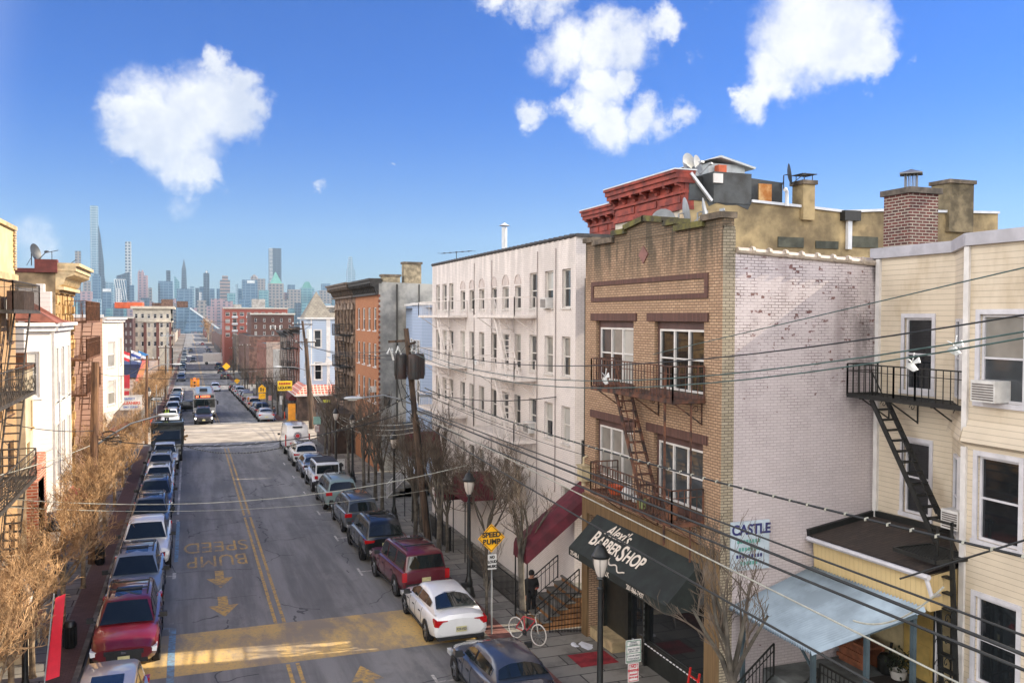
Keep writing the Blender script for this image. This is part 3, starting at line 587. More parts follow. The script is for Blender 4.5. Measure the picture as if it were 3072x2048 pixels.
def chimney(x0,x1,y0,y1,z0,z1,m,par,cap=True,capm=None,name='chimney'):
    b=MB(); b.box(x0,x1,y0,y1,z0,z1); o=b.build(name,m,par); o['_o']=par['_o']
    if cap: b=MB(); b.box(x0-.08,x1+.08,y0-.08,y1+.08,z1,z1+.16); b.build('chimney_cap',capm or STONE,o)
    return o
c=chimney(22.85,23.4,29.3,30.0,14.5,15.9,STUC,t); b=MB(); b.box(22.8,23.5,29.3,30,16.3,16.33); 
for x,y in ((22.95,29.4),(23.35,29.4),(22.95,29.9),(23.35,29.9)): b.box(x-.012,x+.012,y-.012,y+.012,16.06,16.3)
b.build('rain_hood',IRON(),c)
chimney(30.32,31.66,29.3,30.3,14.3,16.35,plain('sooty_stucco',S(122,110,86),.95,.4,1.1,.3,14),t)
b=MB(); b.tube([(22.1,29.35,15.0),(22.1,29.35,15.55),(22.0,29.3,15.66),(21.9,29.2,15.6)],.07,8); b.build('vent_pipe',WHM,t); b=MB(); b.box(25.05,25.25,29.3,29.45,13.4,14.6); b.build('downpipe',WHM,t)
b=MB(); b.box(24.8,25.6,29.2,29.5,14.55,14.95); b.build('scupper_box',IRON(),t)
for x0,x1,z0,z1 in ((21.8,23.0,13.4,13.8),(23.6,24.7,13.4,13.7),(25.4,26.7,13.5,13.95)): b=MB(); b.box(x0,x1,29.44,29.5,z0,z1); b.build('blocked_window',plain('dark_patch',S(74,76,66),.9,.2,3),t)
dish((18.15,30.2,16.5),(.35,-.9,.2),.42,'pair-mounted grey dish on top of the red cornice'); dish((18.4,30.0,16.45),(.55,-.8,.2),.38,'grey dish overlapping another dish on top of the red cornice')
dish((22.4,29.7,16.3),(.85,-.5,.15),.4,'dark dish on the corner of the black roof house',True)
# ---- brick chimney of the yellow house + yellow house
YSID=siding('yellow_siding',S(204,190,168),.135,.5,stain=S(150,128,92),var=.3); GREYT=plain('grey_trim',S(172,170,176),.5,.1,2)
t=thing('yellow_house',(17.6,17,zr(17)+.13),'pale yellow clapboard house with a projecting bay and black fire escape','house')
pl=PW(17.6); ops=[(17.48,18.4,8.75,10.62),(17.5,18.36,5.55,7.42)]
b=MB(); wall(b,pl,16.8,19.6,-.3,12.3,ops,.14); wall(b,PW(16.3),9,15.2,-.3,12.25,[(13.75,14.85,8.8,10.7),(13.8,14.85,5.75,7.6),(13.8,14.85,2.6,4.5),(11.2,12.3,8.8,10.7),(11.2,12.3,5.75,7.6),(11.2,12.3,2.6,4.5)],.14)
b.quad([(17.6,16.8,-.3),(16.3,15.2,-.3),(16.3,15.2,12.25),(17.6,16.8,12.25)],0)
b.quad([(16.3,9,-.3),(24,9,-.3),(24,9,12.25),(16.3,9,12.25)],0)
b.build('wall',YSID,t)
b=MB(); b.quad([(17.6,19.6,12.3),(17.6,16.8,12.3),(16.3,15.2,12.3),(16.3,9,12.3),(25,9,12.3),(25,19.6,12.3)],0,Vector((0,0,1))); b.build('roof',TAR,t)
b=MB(); b.box(17.5,17.6,16.8,19.6,12.22,12.5); b.prism([(17.6,16.8,12.22),(16.3,15.2,12.22),(16.3,15.2,12.5),(17.6,16.8,12.5)],(-.07,.07,0)); b.box(16.2,16.3,9,15.2,12.22,12.5)
b.build('eaves_trim',GREYT,t)
b=MB(); b.box(17.52,17.6,19.26,19.4,4.9,12.2); b.box(16.24,16.31,15.13,15.27,7.9,12.2); b.box(16.24,16.31,15.13,15.27,-.2,7.75); b.build('corner_trim',WHITE(),t)
# flared skirt under the upper bay
b=MB(); b.prism([(16.29,15.2,8.35),(16.14,15.2,7.88),(16.29,15.2,7.8)],(0,-6.2,0)); b.prism([(16.29,15.2,8.35),(16.14,15.24,7.88),(16.29,15.2,7.8)],(1.28,1.58,0)); b.build('bay_skirt',YSID,t)
TRIMG=lambda:plain('pale_grey_frame',S(200,198,202),.5,.08,3)
def casing(par,pl,o,m,w=.11):
    b=MB(); pl.box(b,o[0]-w,o[0],o[2]-w,o[3]+w,-.01,.03); pl.box(b,o[1],o[1]+w,o[2]-w,o[3]+w,-.01,.03); pl.box(b,o[0],o[1],o[3],o[3]+w,-.01,.03); pl.box(b,o[0]-.03-w,o[1]+.03+w,o[2]-w,o[2],-.01,.05); return b.build('casing',m,par)
for o in ops: casing(t,pl,o,TRIMG()); window(t,pl,*o,.1,.06,'dh',TRIMG(),False,'d')
pb=PW(16.3)
for i,o in enumerate([(13.75,14.85,8.8,10.7),(13.8,14.85,5.75,7.6),(13.8,14.85,2.6,4.5),(11.2,12.3,8.8,10.7),(11.2,12.3,5.75,7.6),(11.2,12.3,2.6,4.5)]): casing(t,pb,o,TRIMG()); window(t,pb,*o,.1,.06,'dh',TRIMG(),False,['cm','d','d','m','d','d'][i])
# side windows on the bay's angled return
Uv=Vector((16.3-17.6,15.2-16.8,0)).normalized(); Nv=Vector((-Uv.y*-1,-Uv.x,0)); Nv=Vector((Uv.y,-Uv.x,0)); Nv=-Nv if Nv.x>0 else Nv
pa=Pl((17.6,16.8,0),Uv,Nv)
for v0,v1 in ((8.75,10.6),(5.5,7.4)):
    window(t,pa,.7,1.4,v0,v1,-.02,.07,'dh',TRIMG(),False,'d')
# porch room with shingle roof
SH=shingle('brown_shingle',S(70,58,50),S(52,44,40)); VS=siding('cream_vertical_boards',S(214,190,140),.16,.3,axis=0,lw=.06,stain=S(176,140,80)); 
VSY=siding('cream_panel_boards',S(214,190,140),.16,.3,axis=0,lw=.06,stain=S(176,140,80))
b=MB(); b.quad([(15.25,15.2,5.0),(15.4,19.38,4.86),(17.6,19.38,5.22),(17.6,16.8,5.3),(16.4,15.3,5.12)],0,Vector((0,0,1))); b.quad([(15.25,15.2,4.9),(15.4,19.38,4.76),(17.6,19.38,5.1),(17.6,16.8,5.2),(16.4,15.3,5.0)],0,Vector((0,0,-1)))
pr_=b.build('porch_roof',SH,t); pr_['_o']=t['_o']
b=MB(); b.bar((15.4,19.39,4.9),(17.6,19.39,5.26),.1,.22); b.bar((17.57,19.3,5.3),(17.57,16.3,5.36),.1,.16); b.build('tar_flashing',IRON(),pr_)
b=MB(); b.tube([(15.22,15.1,4.92),(15.37,19.36,4.78)],.065,6); b.tube([(15.25,15.2,4.88),(15.35,15.15,4.5),(15.9,15.4,4.4),(16.2,15.8,4.38),(16.22,15.9,1)],.05,6); b.build('gutter',TRIMG(),t)
b=MB(); b.quad([(15.42,15.25,4.1),(15.6,19.38,4.0),(15.55,19.38,4.78),(15.4,15.25,4.92)],0); b.quad([(15.42,15.25,4.1),(16.6,15.4,4.1),(16.6,15.4,5.0),(15.4,15.25,4.92)],0); 
b.quad([(15.42,15.25,4.1),(15.6,19.38,4.0),(17.6,19.38,4.0),(17.6,16.2,4.1)],0); bb=b.build('porch_front',VSY,t)
for p in bb.data.polygons: pass
l=bb.data.uv_layers[0].data
for p in bb.data.polygons:
    for li in p.loop_indices:
        c=bb.data.vertices[bb.data.loops[li].vertex_index].co; l[li].uv=((c.y+17 if abs(p.normal.x)>.5 else c.x),c.z)
b=MB(); b.box(14.0,17.6,15.3,19.35,-.3,1.5)
for i in range(8): b.box(12.2+.225*i,14.05,17.2,18.9,-.2,.05+.18*i)
pass; b.build('porch_floor',plain('porch_concrete',S(104,108,108),.8,.3,1.5),t)
b=MB(); wall(b,PW(17.3),15.8,19.35,1.5,4.0,[(17.0,18.0,1.5,3.5)],.08); b.build('porch_wall',plain('cream_stucco',S(196,180,140),.9,.25,1.2),t); 
b=MB(); b.box(17.32,17.38,17.02,17.98,1.5,3.5); b.box(17.3,17.33,17.1,17.9,1.7,2.4); b.box(17.3,17.33,17.1,17.9,2.6,3.35); b.build('door',plain('yellow_door',S(206,176,104),.6,.12,2),t); b=MB(); b.box(16.0,16.9,16.7,17.9,1.502,1.515); b.build('door_mat',plain('dark_mat',S(48,42,38),.9,.2,4),t)
# corrugated awning roof over the porch
b=MB(); n=36; FLc=Vector((12.9,19.3,3.2)); FRc=Vector((13.25,16.5,3.0)); BLc=Vector((15.5,19.35,4.0)); BRc=Vector((15.35,15.3,4.15)); vs=[]
for i in range(n*2+1):
    k=i/(2*n); h=.055*(1 if i%2 else -1)
    for a,c in ((FLc,FRc),): vs.append(a.lerp(c,k)+Vector((0,0,h)))
    vs.append(BLc.lerp(BRc,k)+Vector((0,0,h)))
b.add(vs,[(2*i,2*i+1,2*i+3,2*i+2) for i in range(2*n)],0,False)
aw=tag(b.build('corrugated_awning',plain('corrugated_steel',S(132,146,158),.42,.2,.8,metal=.6),t,fix=False,sharp=80),None)
b=MB()
for x,y,z in ((13.45,16.7,2.98),(14.35,16.0,3.5),(15.2,15.5,4.0),(13.2,19.1,3.1)): b.box(x-.05,x+.05,y-.05,y+.05,-.2 if x<14 else 1.5,z)
b.bar((13.45,16.7,2.5),(13.5,17.3,2.95),.05); b.bar((13.4,16.65,2.95),(13.15,19.2,3.1),.08); b.bar((13.4,16.65,2.95),(15.2,15.4,4.0),.08); b.build('awning_post',plain('slate_blue_post',S(66,82,90),.6,.2,2),t)
railing(t,[(14.05,17.2,1.5),(14.05,15.4,1.5),(15.7,15.35,1.5)],.9,IRON(),'porch_railing'); railing(t,[(12.2,17.2,0),(14.0,17.2,1.45)],.85,IRON(),'stair_railing'); railing(t,[(12.2,18.9,0),(14.0,18.9,1.45)],.85,IRON(),'stair_railing')
b=MB()
for y in (15.45,):
    for x in (15.75,16.25): b.bar((x,y,1.5),(x,y,4.0),.03)
    for z in (1.8,2.3,2.8,3.3,3.8):
        for s in (-1,1): b.tube([(16.0+s*.12+s*(.1-.009*i)*math.cos(i*.6),y,z+(.13-.01*i)*math.sin(i*.6)) for i in range(11)],.014,4)
b.build('scroll_post',IRON(),t)
# fire escape of the yellow house
fe=platform(t,16.5,17.55,15.4,19.25,8.55,IRON(),'fire_escape',along='Y'); fe['_o']=t['_o']
railing(fe,[(17.5,19.25,8.55),(16.5,19.25,8.55),(16.5,17.6,8.55),(16.5,16.9,8.55),(16.5,15.4,8.55),(16.9,15.4,8.55)],.85,IRON(),sp=.2)
brackets(fe,pl,(18.9,17.9,16.5),8.55,1.0,IRON()); stair(fe,(16.62,18.5,8.5),(16.62,16.3,5.3),(1,0,0),.5,13,IRON())
platform(fe,15.4,16.5,15.1,16.35,5.24,IRON(),'lower_platform'); stair(fe,(15.85,15.5,5.2),(15.95,15.4,2.0),(0,-1,0),.42,9,IRON(),'drop_ladder',False)
b=MB(); b.bar((15.85,15.1,5.2),(15.85,15.1,6.1),.05); b.bar((15.85,15.5,5.2),(15.85,15.5,5.9),.05); b.bar((15.85,15.0,6.05),(15.85,15.65,6.05),.05); b.build('ladder_guide',IRON(),fe)
REDBR=brick('dark_red_brick',S(112,58,52),S(72,44,42),S(172,164,150),bw=.24,bh=.085,ms=.014,var=.3)
c=chimney(18.87,19.87,19.6,20.6,11.7,14.1,REDBR,t,capm=plain('grey_cap',S(96,88,80),.9,.3,3)); b=MB(); b.lathe([(.2,14.26),(.2,14.34)],(19.37,20.1,0),10); b.lathe([(.4,14.72),(.0,14.86)],(19.37,20.1,0),4); b.lathe([(.42,14.7),(.42,14.73),(.0,14.85)],(19.37,20.1,0),4)
for i in range(10): a=i*.628; b.box(19.37+.17*math.cos(a)-.01,19.37+.17*math.cos(a)+.01,20.1+.17*math.sin(a)-.01,20.1+.17*math.sin(a)+.01,14.3,14.74)
b.build('spark_cap',plain('steel_mesh',S(120,122,124),.4,.1,3,metal=.6),c)
# air conditioners --------------------------------------------------------------
def aircon(pl,u,v,w,h,d,label):
    o=thing('air_conditioner',pl.p(u,v,0),label,'air conditioner'); b=MB(); pl.box(b,u-w/2,u+w/2,v,v+h,-.1,d); b.build('casing',plain('ac_casing',S(206,204,200),.5,.1,3),o)
    b=MB()
    for i in range(7): pl.box(b,u-w/2+.04,u+w/2-.04,v+.04+i*(h-.08)/7,v+.04+i*(h-.08)/7+.025,d,d+.012)
    b.build('grille',plain('ac_grille',S(96,88,84),.6,.15,4),o)
aircon(pb,14.45,8.82,.62,.46,.35,'white window air conditioner high on the yellow bay'); aircon(PW(16.75),15.75,5.75,.5,.44,.3,'small air conditioner beside the lower fire escape platform')
# ---- white painted apartment house
W_=13.0
t=thing('white_apartment_house',(W_,39,zr(39)+.13),'long white painted brick four storey apartment house with pale fire escapes','building')
WB=brick('white_painted_brick',S(228,219,213),S(221,212,206),S(198,188,181),ms=.008,var=.16,bump=.3,rough=.7,streak=.3,z0=7,z1=16)
cols=[(47.6,48.4),(46.2,47.05),(44.9,45.75),(42.8,43.6),(41.25,42.05),(39.7,40.5),(37.9,38.7),(36.3,37.15),(34.8,35.55),(33.0,33.8),(31.3,32.15),(29.65,30.45)]
ops=[];arch=[]
for r,(v0,v1) in enumerate(((10.95,12.38),(8.43,9.89),(5.95,7.33),(3.2,4.35))):
    for c,(a,b0) in enumerate(cols):
        if r==3 and c in(2,6,9,10): continue
        if r==0 and 3<=c<=8: ops.append((a,b0,10.95,11.92)); arch.append((a,b0))
        else: ops.append((a,b0,v0,v1))
b=MB(); wall(b,PW(W_),29.2,49.2,-1.2,13.5,ops,.16); b.quad([(W_,29.2,-1),(17.2,29.2,-1),(17.2,29.2,13.5),(W_,29.2,13.5)],0); b.quad([(W_,49.2,-1),(17.2,49.2,-1),(17.2,49.2,13.5),(W_,49.2,13.5)],0); b.quad([(17.2,29.2,0),(17.2,49.2,0),(17.2,49.2,13.5),(17.2,29.2,13.5)],0); b.build('wall',WB,t)
flatroof(t,W_,17.2,29.2,49.2,13.45)
b=MB()
for i in range(40): y=29.2+i*.5; b.tube([(W_+.02,y,13.54),(W_+.02,y+.5,13.54)],[.06,.1],6)
b.box(W_,17.2,29.1,29.3,13.48,13.6); b.build('roof_tile_edge',plain('dark_tile',S(62,60,60),.7,.3,4),t)
pl=PW(W_); ADARK=plain('arch_niche',S(196,184,178),.85,.1,3)
b=MB()
for a,c in arch: # blind arches over the short top windows
    n=10; m=(a+c)/2; r=(c-a)/2; P=[pl.p(a,11.99,.004)]+[pl.p(m-r*math.cos(math.pi*i/n),12.02+r*math.sin(math.pi*i/n),.004) for i in range(n+1)]+[pl.p(c,11.99,.004)]
    b.add(P,[tuple(range(len(P)))])
    for i in range(n): b.bar(pl.p(m-r*math.cos(math.pi*i/n),12.02+r*math.sin(math.pi*i/n),.012),pl.p(m-r*math.cos(math.pi*(i+1)/n),12.02+r*math.sin(math.pi*(i+1)/n),.012),.03,.05)
b.build('arch_niche',ADARK,t)
for o in ops: window(t,pl,*o,.14,.06,'dh',plain('cream_frame',S(206,200,192),.5,.08,3),True,None,simple=True)
WFE=plain('white_iron',S(222,213,206),.6,.1,3)
for (u0,u1) in ((33.0,38.3),(42.4,48.6)):
    fe=None
    for k,z in enumerate((10.62,8.1,5.62)):
        p=platform(t if fe is None else fe,12.05,W_-.02,u0,u1,z,WFE,'fire_escape' if fe is None else 'platform')
        if fe is None: fe=p; fe['_o']=t['_o']
        railing(fe,[(W_-.04,u1,z),(12.05,u1,z),(12.05,u0,z),(W_-.04,u0,z)],.78,WFE,sp=.3,r=.008,mid=False); brackets(fe,pl,(u0+.3,(u0+u1)/2,u1-.3),z,.9,WFE)
        stair(fe,(12.2,u0+2.6+.3,z),(12.2,u0+1.2,z-2.45),(1,0,0),.5,10,WFE,rail=True)
b=MB()
for y,z0 in ((33.0-.12,3.),(31.0,4.),(41.2,5),(38.55,2.9)): b.tube([(W_-.03,y,z0),(W_-.03,y,13.2)],.018,5)
b.build('conduit',plain('grey_conduit',S(150,140,136),.6,.1,4),t)
b=MB(); b.tube([(14.2,40.3,13.4),(14.2,40.3,14.9)],.13,10); b.tube([(14.2,40.3,13.4),(14.2,40.3,13.75)],.35,8); b.lathe([(.22,14.95),(.26,14.97),(.0,15.12)],(14.2,40.3,0),10); b.build('flue',WHM,t)
b=MB(); b.tube([(13.6,46.4,13.4),(13.6,46.4,14.15)],.02,5); b.bar((13.1,47.6,14.1),(14.1,45.2,14.1),.03)
for i in range(6): q=Vector((13.1,47.6,14.1)).lerp(Vector((14.1,45.2,14.1)),i/5); b.bar(q+Vector((-.25,-.1,0)),q+Vector((.25,.1,0)),.015)
tag(b.build('roof_antenna',IRON(),None,org=(13.6,46.4,13.4)),'thin television aerial on the white apartment roof','antenna')
aircon(pl,31.72,10.95,.6,.4,.25,'white window air conditioner on the top floor of the white apartment house'); aircon(pl,33.4,5.97,.6,.42,.3,'dark faced window air conditioner low on the white apartment facade'); 
for v,y in ((5.2,29.6),(8.0,29.5)): pass
b=MB()
b.box(W_+.4,W_+.55,29.1,29.2,10.2,11.8); b.tube([(W_+.3,29.05,5.),(W_+.3,29.05,12)],.02,4); b.box(W_+.22,W_+.38,29.0,29.12,4.9,6.2); b.build('drain_bracket',IRON(),t)
# burgundy door awnings with steps
BURG=plain('burgundy_canvas',S(92,24,38),.75,.25,2)
def dome_awning(y0,y1,z0,z1,proj,label,par,wallx=W_):
    b=MB(); n=10; m=(y0+y1)/2; r=(y1-y0)/2; L=proj; ring=[]
    for x in (wallx-.02,wallx-L): ring.append([(x,m-r*math.cos(math.pi*i/n),z0+(z1-z0)*math.sin(math.pi*i/n)**.7) for i in range(n+1)])
    vs=ring[0]+ring[1]; b.add(vs,[(i,i+1,n+2+i,n+1+i) for i in range(n)],0,True); b.add(ring[1],[tuple(range(n+1))])
    o=b.build('awning',BURG,par,fix=False); o['label']=label
    b=MB()
    for y in (y0+.05,y1-.05): b.bar((wallx-L+.05,y,zr(y)),(wallx-L+.05,y,z0),.04)
    b.build('awning_post',IRON(),par)
dome_awning(37.9,39.9,2.35,3.5,1.5,'rounded burgundy canopy over the middle entrance',t)
dome_awning(41.3,42.7,1.75,2.35,1.6,'small low burgundy canopy',t)
dome_awning(46.6,48.6,3.,4.3,1.8,'tall burgundy canopy at the far entrance',t)
# long sloping canopy by the barber shop
b=MB(); n=8
def halfring(x,y0,y1,z0,h): m=(y0+y1)/2; r=(y1-y0)/2; return [(x,m-r*math.cos(math.pi*i/n),z0+h*math.sin(math.pi*i/n)**.6) for i in range(n+1)]
r0=halfring(W_+.6,28.15,29.55,4.35,.75); r1=halfring(W_-2.0,28.75,30.15,2.0,.8); b.add(r0+r1,[(i,i+1,n+2+i,n+1+i) for i in range(n)],0,False); b.add(r1,[tuple(range(n+1))])
o=tag(b.build('entrance_canopy',BURG,None,org=(W_,29.2,2),fix=False),'long sloping burgundy entrance canopy beside the tan barber building','canopy'); o['_o']=(W_,29.2,2)
b=MB(); 
for y in (28.85,30.05): b.bar((W_-1.95,y,zr(29)+.13),(W_-1.95,y,2.05),.04)
b.build('canopy_post',IRON(),o)
# stoop
BS=plain('brown_stoop',S(140,98,62),.85,.3,2); TR=plain('stone_tread',S(112,110,104),.85,.25,2)
t2=thing('stoop',(11.3,29.6,zr(29)+.13),'brown entrance steps with iron hand rails beside the barber shop','steps')
b=MB();c=MB(); zb=zr(30)
for i in range(7):
    x0=11.15+.3*i; b.box(x0,W_,28.35,30.25,zb+.1+.19*i,zb+.1+.19*(i+1)-.05); c.box(x0-.03,x0+.32,28.3,30.3,zb+.1+.19*(i+1)-.05,zb+.1+.19*(i+1))
b.build('step',BS,t2); c.build('tread',TR,t2)
for y in (28.32,30.25): railing(t2,[(11.15,y,zb+.15),(W_-.2,y,zb+1.35)],.85,IRON(),'hand_rail',sp=.2)
def fence(x,y0,y1,label,h=1.0,x1=None):
    o=thing('iron_fence',(x,(y0+y1)/2,zr(y0)+.13),label,'fence'); railing(o,[(x,y0,zr(y0)+.14),(x,y1,zr(y1)+.14)],h,IRON(),'rail_panel',sp=.14,r=.016,mid=False)
    b=MB()
    for y in (y0,y1): b.bar((x,y,zr(y)+.13),(x,y,zr(y)+.14+h+.12),.08)
    b.build('post',IRON(),o)
fence(11.5,30.6,36.8,'black iron railing between the stoop and the rounded canopy'); fence(11.5,40.2,46.2,'black iron railing beyond the rounded burgundy canopy')
o=thing('iron_gate',(11.2,28.1,zr(28)+.13),'black iron gate beside the brown steps and the shop','gate'); railing(o,[(11.6,28.1,zr(28)+.14),(12.7,27.75,zr(28)+.14)],1.35,IRON(),'gate_leaf',sp=.1,mid=False)
# ---- light blue narrow house
BLS=siding('blue_siding',S(150,166,190),.2,.45,var=.08)
t=thing('blue_house',(14.3,56,zr(56)+.13),'narrow pale blue clad house set back between white and orange facades','house')
pb=[(14.9,63.9),(14.6,59.4),(14.1,58.6),(14.1,56),(14.9,55),(14.9,49.4)]
b=MB(); 
for (xa,ya),(xb,yb) in zip(pb,pb[1:]): b.quad([(xa,ya,-1.2),(xb,yb,-1.2),(xb,yb,11.4),(xa,ya,11.4)],0)
b.quad([(14.2,49.4,11.2),(14.2,63.9,11.2),(22,63.9,11.2),(22,49.4,11.2)],1); b.build('wall',[BLS,plain('pale_roof',S(190,200,210),.6,.2,2)],t)
for X,u0,u1 in ((14.1,56.4,57.1),(14.1,57.5,58.2),(14.75,60.5,61.6),(14.9,51.2,52.0)):
    for v in (7.6,5.0,2.3): window(t,PW(X-.0),u0,u1,v,v+1.5,-.03,.07,'dh',None,True,None,simple=True)
b=MB(); 
for (xa,ya),(xb,yb) in zip(pb,pb[1:]): b.bar((xa-.04,ya,11.45),(xb-.04,yb,11.45),.2,.16)
b.build('eaves',WHITE(),t)
b=MB(); b.prism([(13.0,57.2,2.9),(12.7,58.1,3.6),(12.4,59.2,2.9)],(2.2,0,0)); b.build('porch_gable',plain('slate_gable',S(60,74,84),.8,.2,2),t)
railing(t,[(11.4,54,zr(54)+.14),(13.6,54.6,1.3)],.9,WHITE(),'stair_rail'); b=MB()
for i in range(6): b.box(11.5+.35*i,14.1,54.1,55.6,zr(54)+.1,zr(54)+.3+.19*i)
b.build('steps',CURBM,t)
# ---- orange brick and brownstone
ORG=brick('orange_brick',S(172,114,74),S(158,100,64),S(132,96,72),ms=.006,var=.15,bump=.2); GRYW=plain('grey_render',S(150,148,142),.9,.25,.7,.35,9,col2=S(112,112,110)); DKC=plain('dark_cornice',S(56,52,48),.7,.3,3); BRS=plain('brownstone',S(122,98,80),.85,.35,1.2,.3,8,col2=S(74,58,48))
t=thing('orange_brick_house',(13,69,zr(69)+.13),'orange brick row house with a dark cornice and a grey rendered flank','building')
ops=[(65.0+.35+i*2.25,65.0+1.5+i*2.25,v,v+1.75) for i in range(4) for v in (9.55,6.85,4.15)]
b=MB(); wall(b,PW(13),64.4,74.1,-1.4,12.6,ops,.15); seg=[(13,13.2),(14.2,13.25),(16.5,13.1),(22,12.9)]
b.quad([(13,64.4,-1.4),(22,64.4,-1.4),(22,64.4,12.9),(13,64.4,13.15)],1); b.quad([(22,64.4,0),(22,74,0),(22,74,12.9),(22,64.4,12.9)],1); b.quad([(13,64.4,12.6),(22,64.4,12.6),(22,74.1,12.6),(13,74.1,12.6)],2); b.build('wall',[ORG,GRYW,TAR],t)
for o in ops: window(t,PW(13),*o,.12,.08,'dh',None,True,None,simple=True)
def cornice(par,X,y0,y1,z,h,proj,m,sgn=-1,nb=8,endret=0):
    b=MB()
    for a,c,f in ((0,.12,.35),(.12,.55,.12),(.55,.7,.6),(.7,.88,.85),(.88,1.,1.)):
        x0=X+sgn*proj*f; b.box(min(x0,X+.2*-sgn),max(x0,X+.2*-sgn),y0-(.15*f),y1+.15*f,z+h*a,z+h*c)
    for i in range(nb+1):
        y=y0+(y1-y0)*i/nb; p=[(X,y-.07,z+h*.1),(X+sgn*proj*.3,y-.07,z+h*.2),(X+sgn*proj*.42,y-.07,z+h*.45),(X+sgn*proj*.8,y-.07,z+h*.56),(X+sgn*proj*.8,y-.07,z+h*.7),(X,y-.07,z+h*.7)]
        b.prism(p,(0,.14,0))
    return b.build('cornice',m,par)
cornice(t,13,64.5,74,12.2,1.2,.75,DKC,nb=14)
b=MB()
for i in range(34): z=-.5+i*.38; b.box(12.96,13.1,64.36,64.62 if i%2 else 64.5,z,z+.19)
b.build('quoins',plain('dark_quoin',S(110,60,40),.8,.2,3),t)
def chim2(x0,x1,z0,z1): return chimney(x0,x1,64.5,65.3,z0,z1,plain('stained_brick',S(160,146,120),.9,.35,2,.3,12),t)
chim2(12.95+.35,14.6,12.9,13.55); chim2(14.9,16.2,12.9,14.5)
aircon(PW(13),65.9,5.0,.6,.4,.3,'small white air conditioner on the orange brick facade')
b=MB(); b.tube([(14.35,64.35,13),(14.35,64.35,1)],.07,6); b.tube([(16.0,64.35,13),(16.0,64.35,3)],.05,6); b.box(13.35,13.8,64.2,64.38,4.1,4.9); b.build('downpipe',IRON(),t)
t=thing('brownstone_house',(13,79.5,zr(79)+.13),'soot dark brownstone row house with carved window hoods at the crossing','building')
ops=[(74.6+i*1.75,74.6+1.05+i*1.75,v,v+1.9) for i in range(6) for v in (9.3,6.5,3.7)]
b=MB(); wall(b,PW(13),74.1,85.2,-1.4,12.6,ops,.22); b.quad([(13,85.2,-1.4),(22,85.2,-1.4),(22,85.2,12.8),(13,85.2,12.8)],0); b.quad([(13,74.1,12.6),(22,74.1,12.6),(22,85.2,12.6),(13,85.2,12.6)],1); b.build('wall',[BRS,TAR],t)
for o in ops: window(t,PW(13),*o,.18,.07,'dh',plain('dark_frame',S(70,56,48),.6,.1,3),False,'d')
b=MB()
for o in ops:
    m=(o[0]+o[1])/2; b.prism([(13,o[0]-.18,o[3]),(13,o[1]+.18,o[3]),(13,o[1]+.1,o[3]+.35),(13,m,o[3]+.6),(13,o[0]-.1,o[3]+.35)],(-.16,0,0)); b.box(12.85,13,o[0]-.12,o[1]+.12,o[2]-.18,o[2]-.02); b.box(12.88,13.,o[0]-.2,o[0]-.03,o[2],o[3]); b.box(12.88,13.,o[1]+.03,o[1]+.2,o[2],o[3])
b.build('window_hood',plain('carved_stone',S(132,112,94),.85,.4,2,.4,10,col2=S(80,64,54)),t)
cornice(t,13,74.2,85.2,12.2,1.25,.9,plain('brown_cornice',S(96,80,66),.7,.3,3),nb=22)
fe=None
for z in (9.0,6.3,3.6):
    p=platform(t if fe is None else fe,11.9,12.95,75.4,79.6,z,IRON(),'fire_escape' if fe is None else 'platform')
    if fe is None: fe=p; fe['_o']=t['_o']
    railing(fe,[(12.9,79.6,z),(11.9,79.6,z),(11.9,75.4,z),(12.9,75.4,z)],.95,IRON(),sp=.2); stair(fe,(12.1,78.4,z),(12.1,76.4,z-2.6),(1,0,0),.55,10,IRON())
b=MB(); b.box(11.2,13,74.6,84.8,-1.0,2.5); b.build('shop_front',plain('dark_shop',S(66,50,42),.7,.3,1.5),t)
# ---- corner house with the turret, far side of the crossing
LBS=siding('light_blue_siding',S(172,186,204),.28,.35,var=.06)
t=thing('turret_house',(13,107,zr(107)+.13),'pale blue clad corner house with a grey pyramid turret roof','house')
o1=(13.75,14.55,7.0,9.0);o2=(13.8,14.6,3.2,5.2); o3=(109.5,110.3,6.6,8.4)
b=MB(); wall(b,PS(106),13.4,26,-1.6,10.3,[o1,o2],.1); wall(b,PW(12.9),106.5,113,-1.6,10.3,[(107.5,108.5,6.8,8.8),(110.2,111.2,6.8,8.8),(107.5,108.5,3.4,5.2)],.1); b.quad([(12.9,106.5,-1.6),(13.4,106,-1.6),(13.4,106,10.3),(12.9,106.5,10.3)],0)
b.build('wall',LBS,t)
for o in (o1,o2): casing(t,PS(106),o,WHITE()); window(t,PS(106),*o,.08,.07,'dh',None,False,'m' if o is o1 else 'd')
for o in ((107.5,108.5,6.8,8.8),(110.2,111.2,6.8,8.8),(107.5,108.5,3.4,5.2)): window(t,PW(12.9),*o,.08,.07,'dh')
b=MB(); b.box(13.35,13.48,105.93,106.02,-.5,10.3); b.box(15.15,15.6,105.85,106.0,5.9,10.3); b.prism([(15.15,106,5.9),(15.9,106,5.2),(15.9,106,4.9),(13.2,106,4.9),(13.2,106,5.0),(15.0,106,5.2)],(0,-.25,0)); b.box(15.2,15.55,105.9,106.0,1.9,4.9); b.box(12.6,26,105.7,106,10.3,10.5); b.box(12.6,12.9,106,113,10.3,10.5); b.build('corner_trim',WHITE(),t)
SHG=shingle('grey_shingle',S(150,144,132),S(128,122,112),.35,.22)
b=MB(); tp=(14.2,107.6,13.6); q=[(12.5,105.7,10.5),(15.9,105.7,10.5),(15.9,109.4,10.5),(12.5,109.4,10.5)]
for i in range(4): b.add([q[i],q[(i+1)%4],tp],[(0,1,2)])
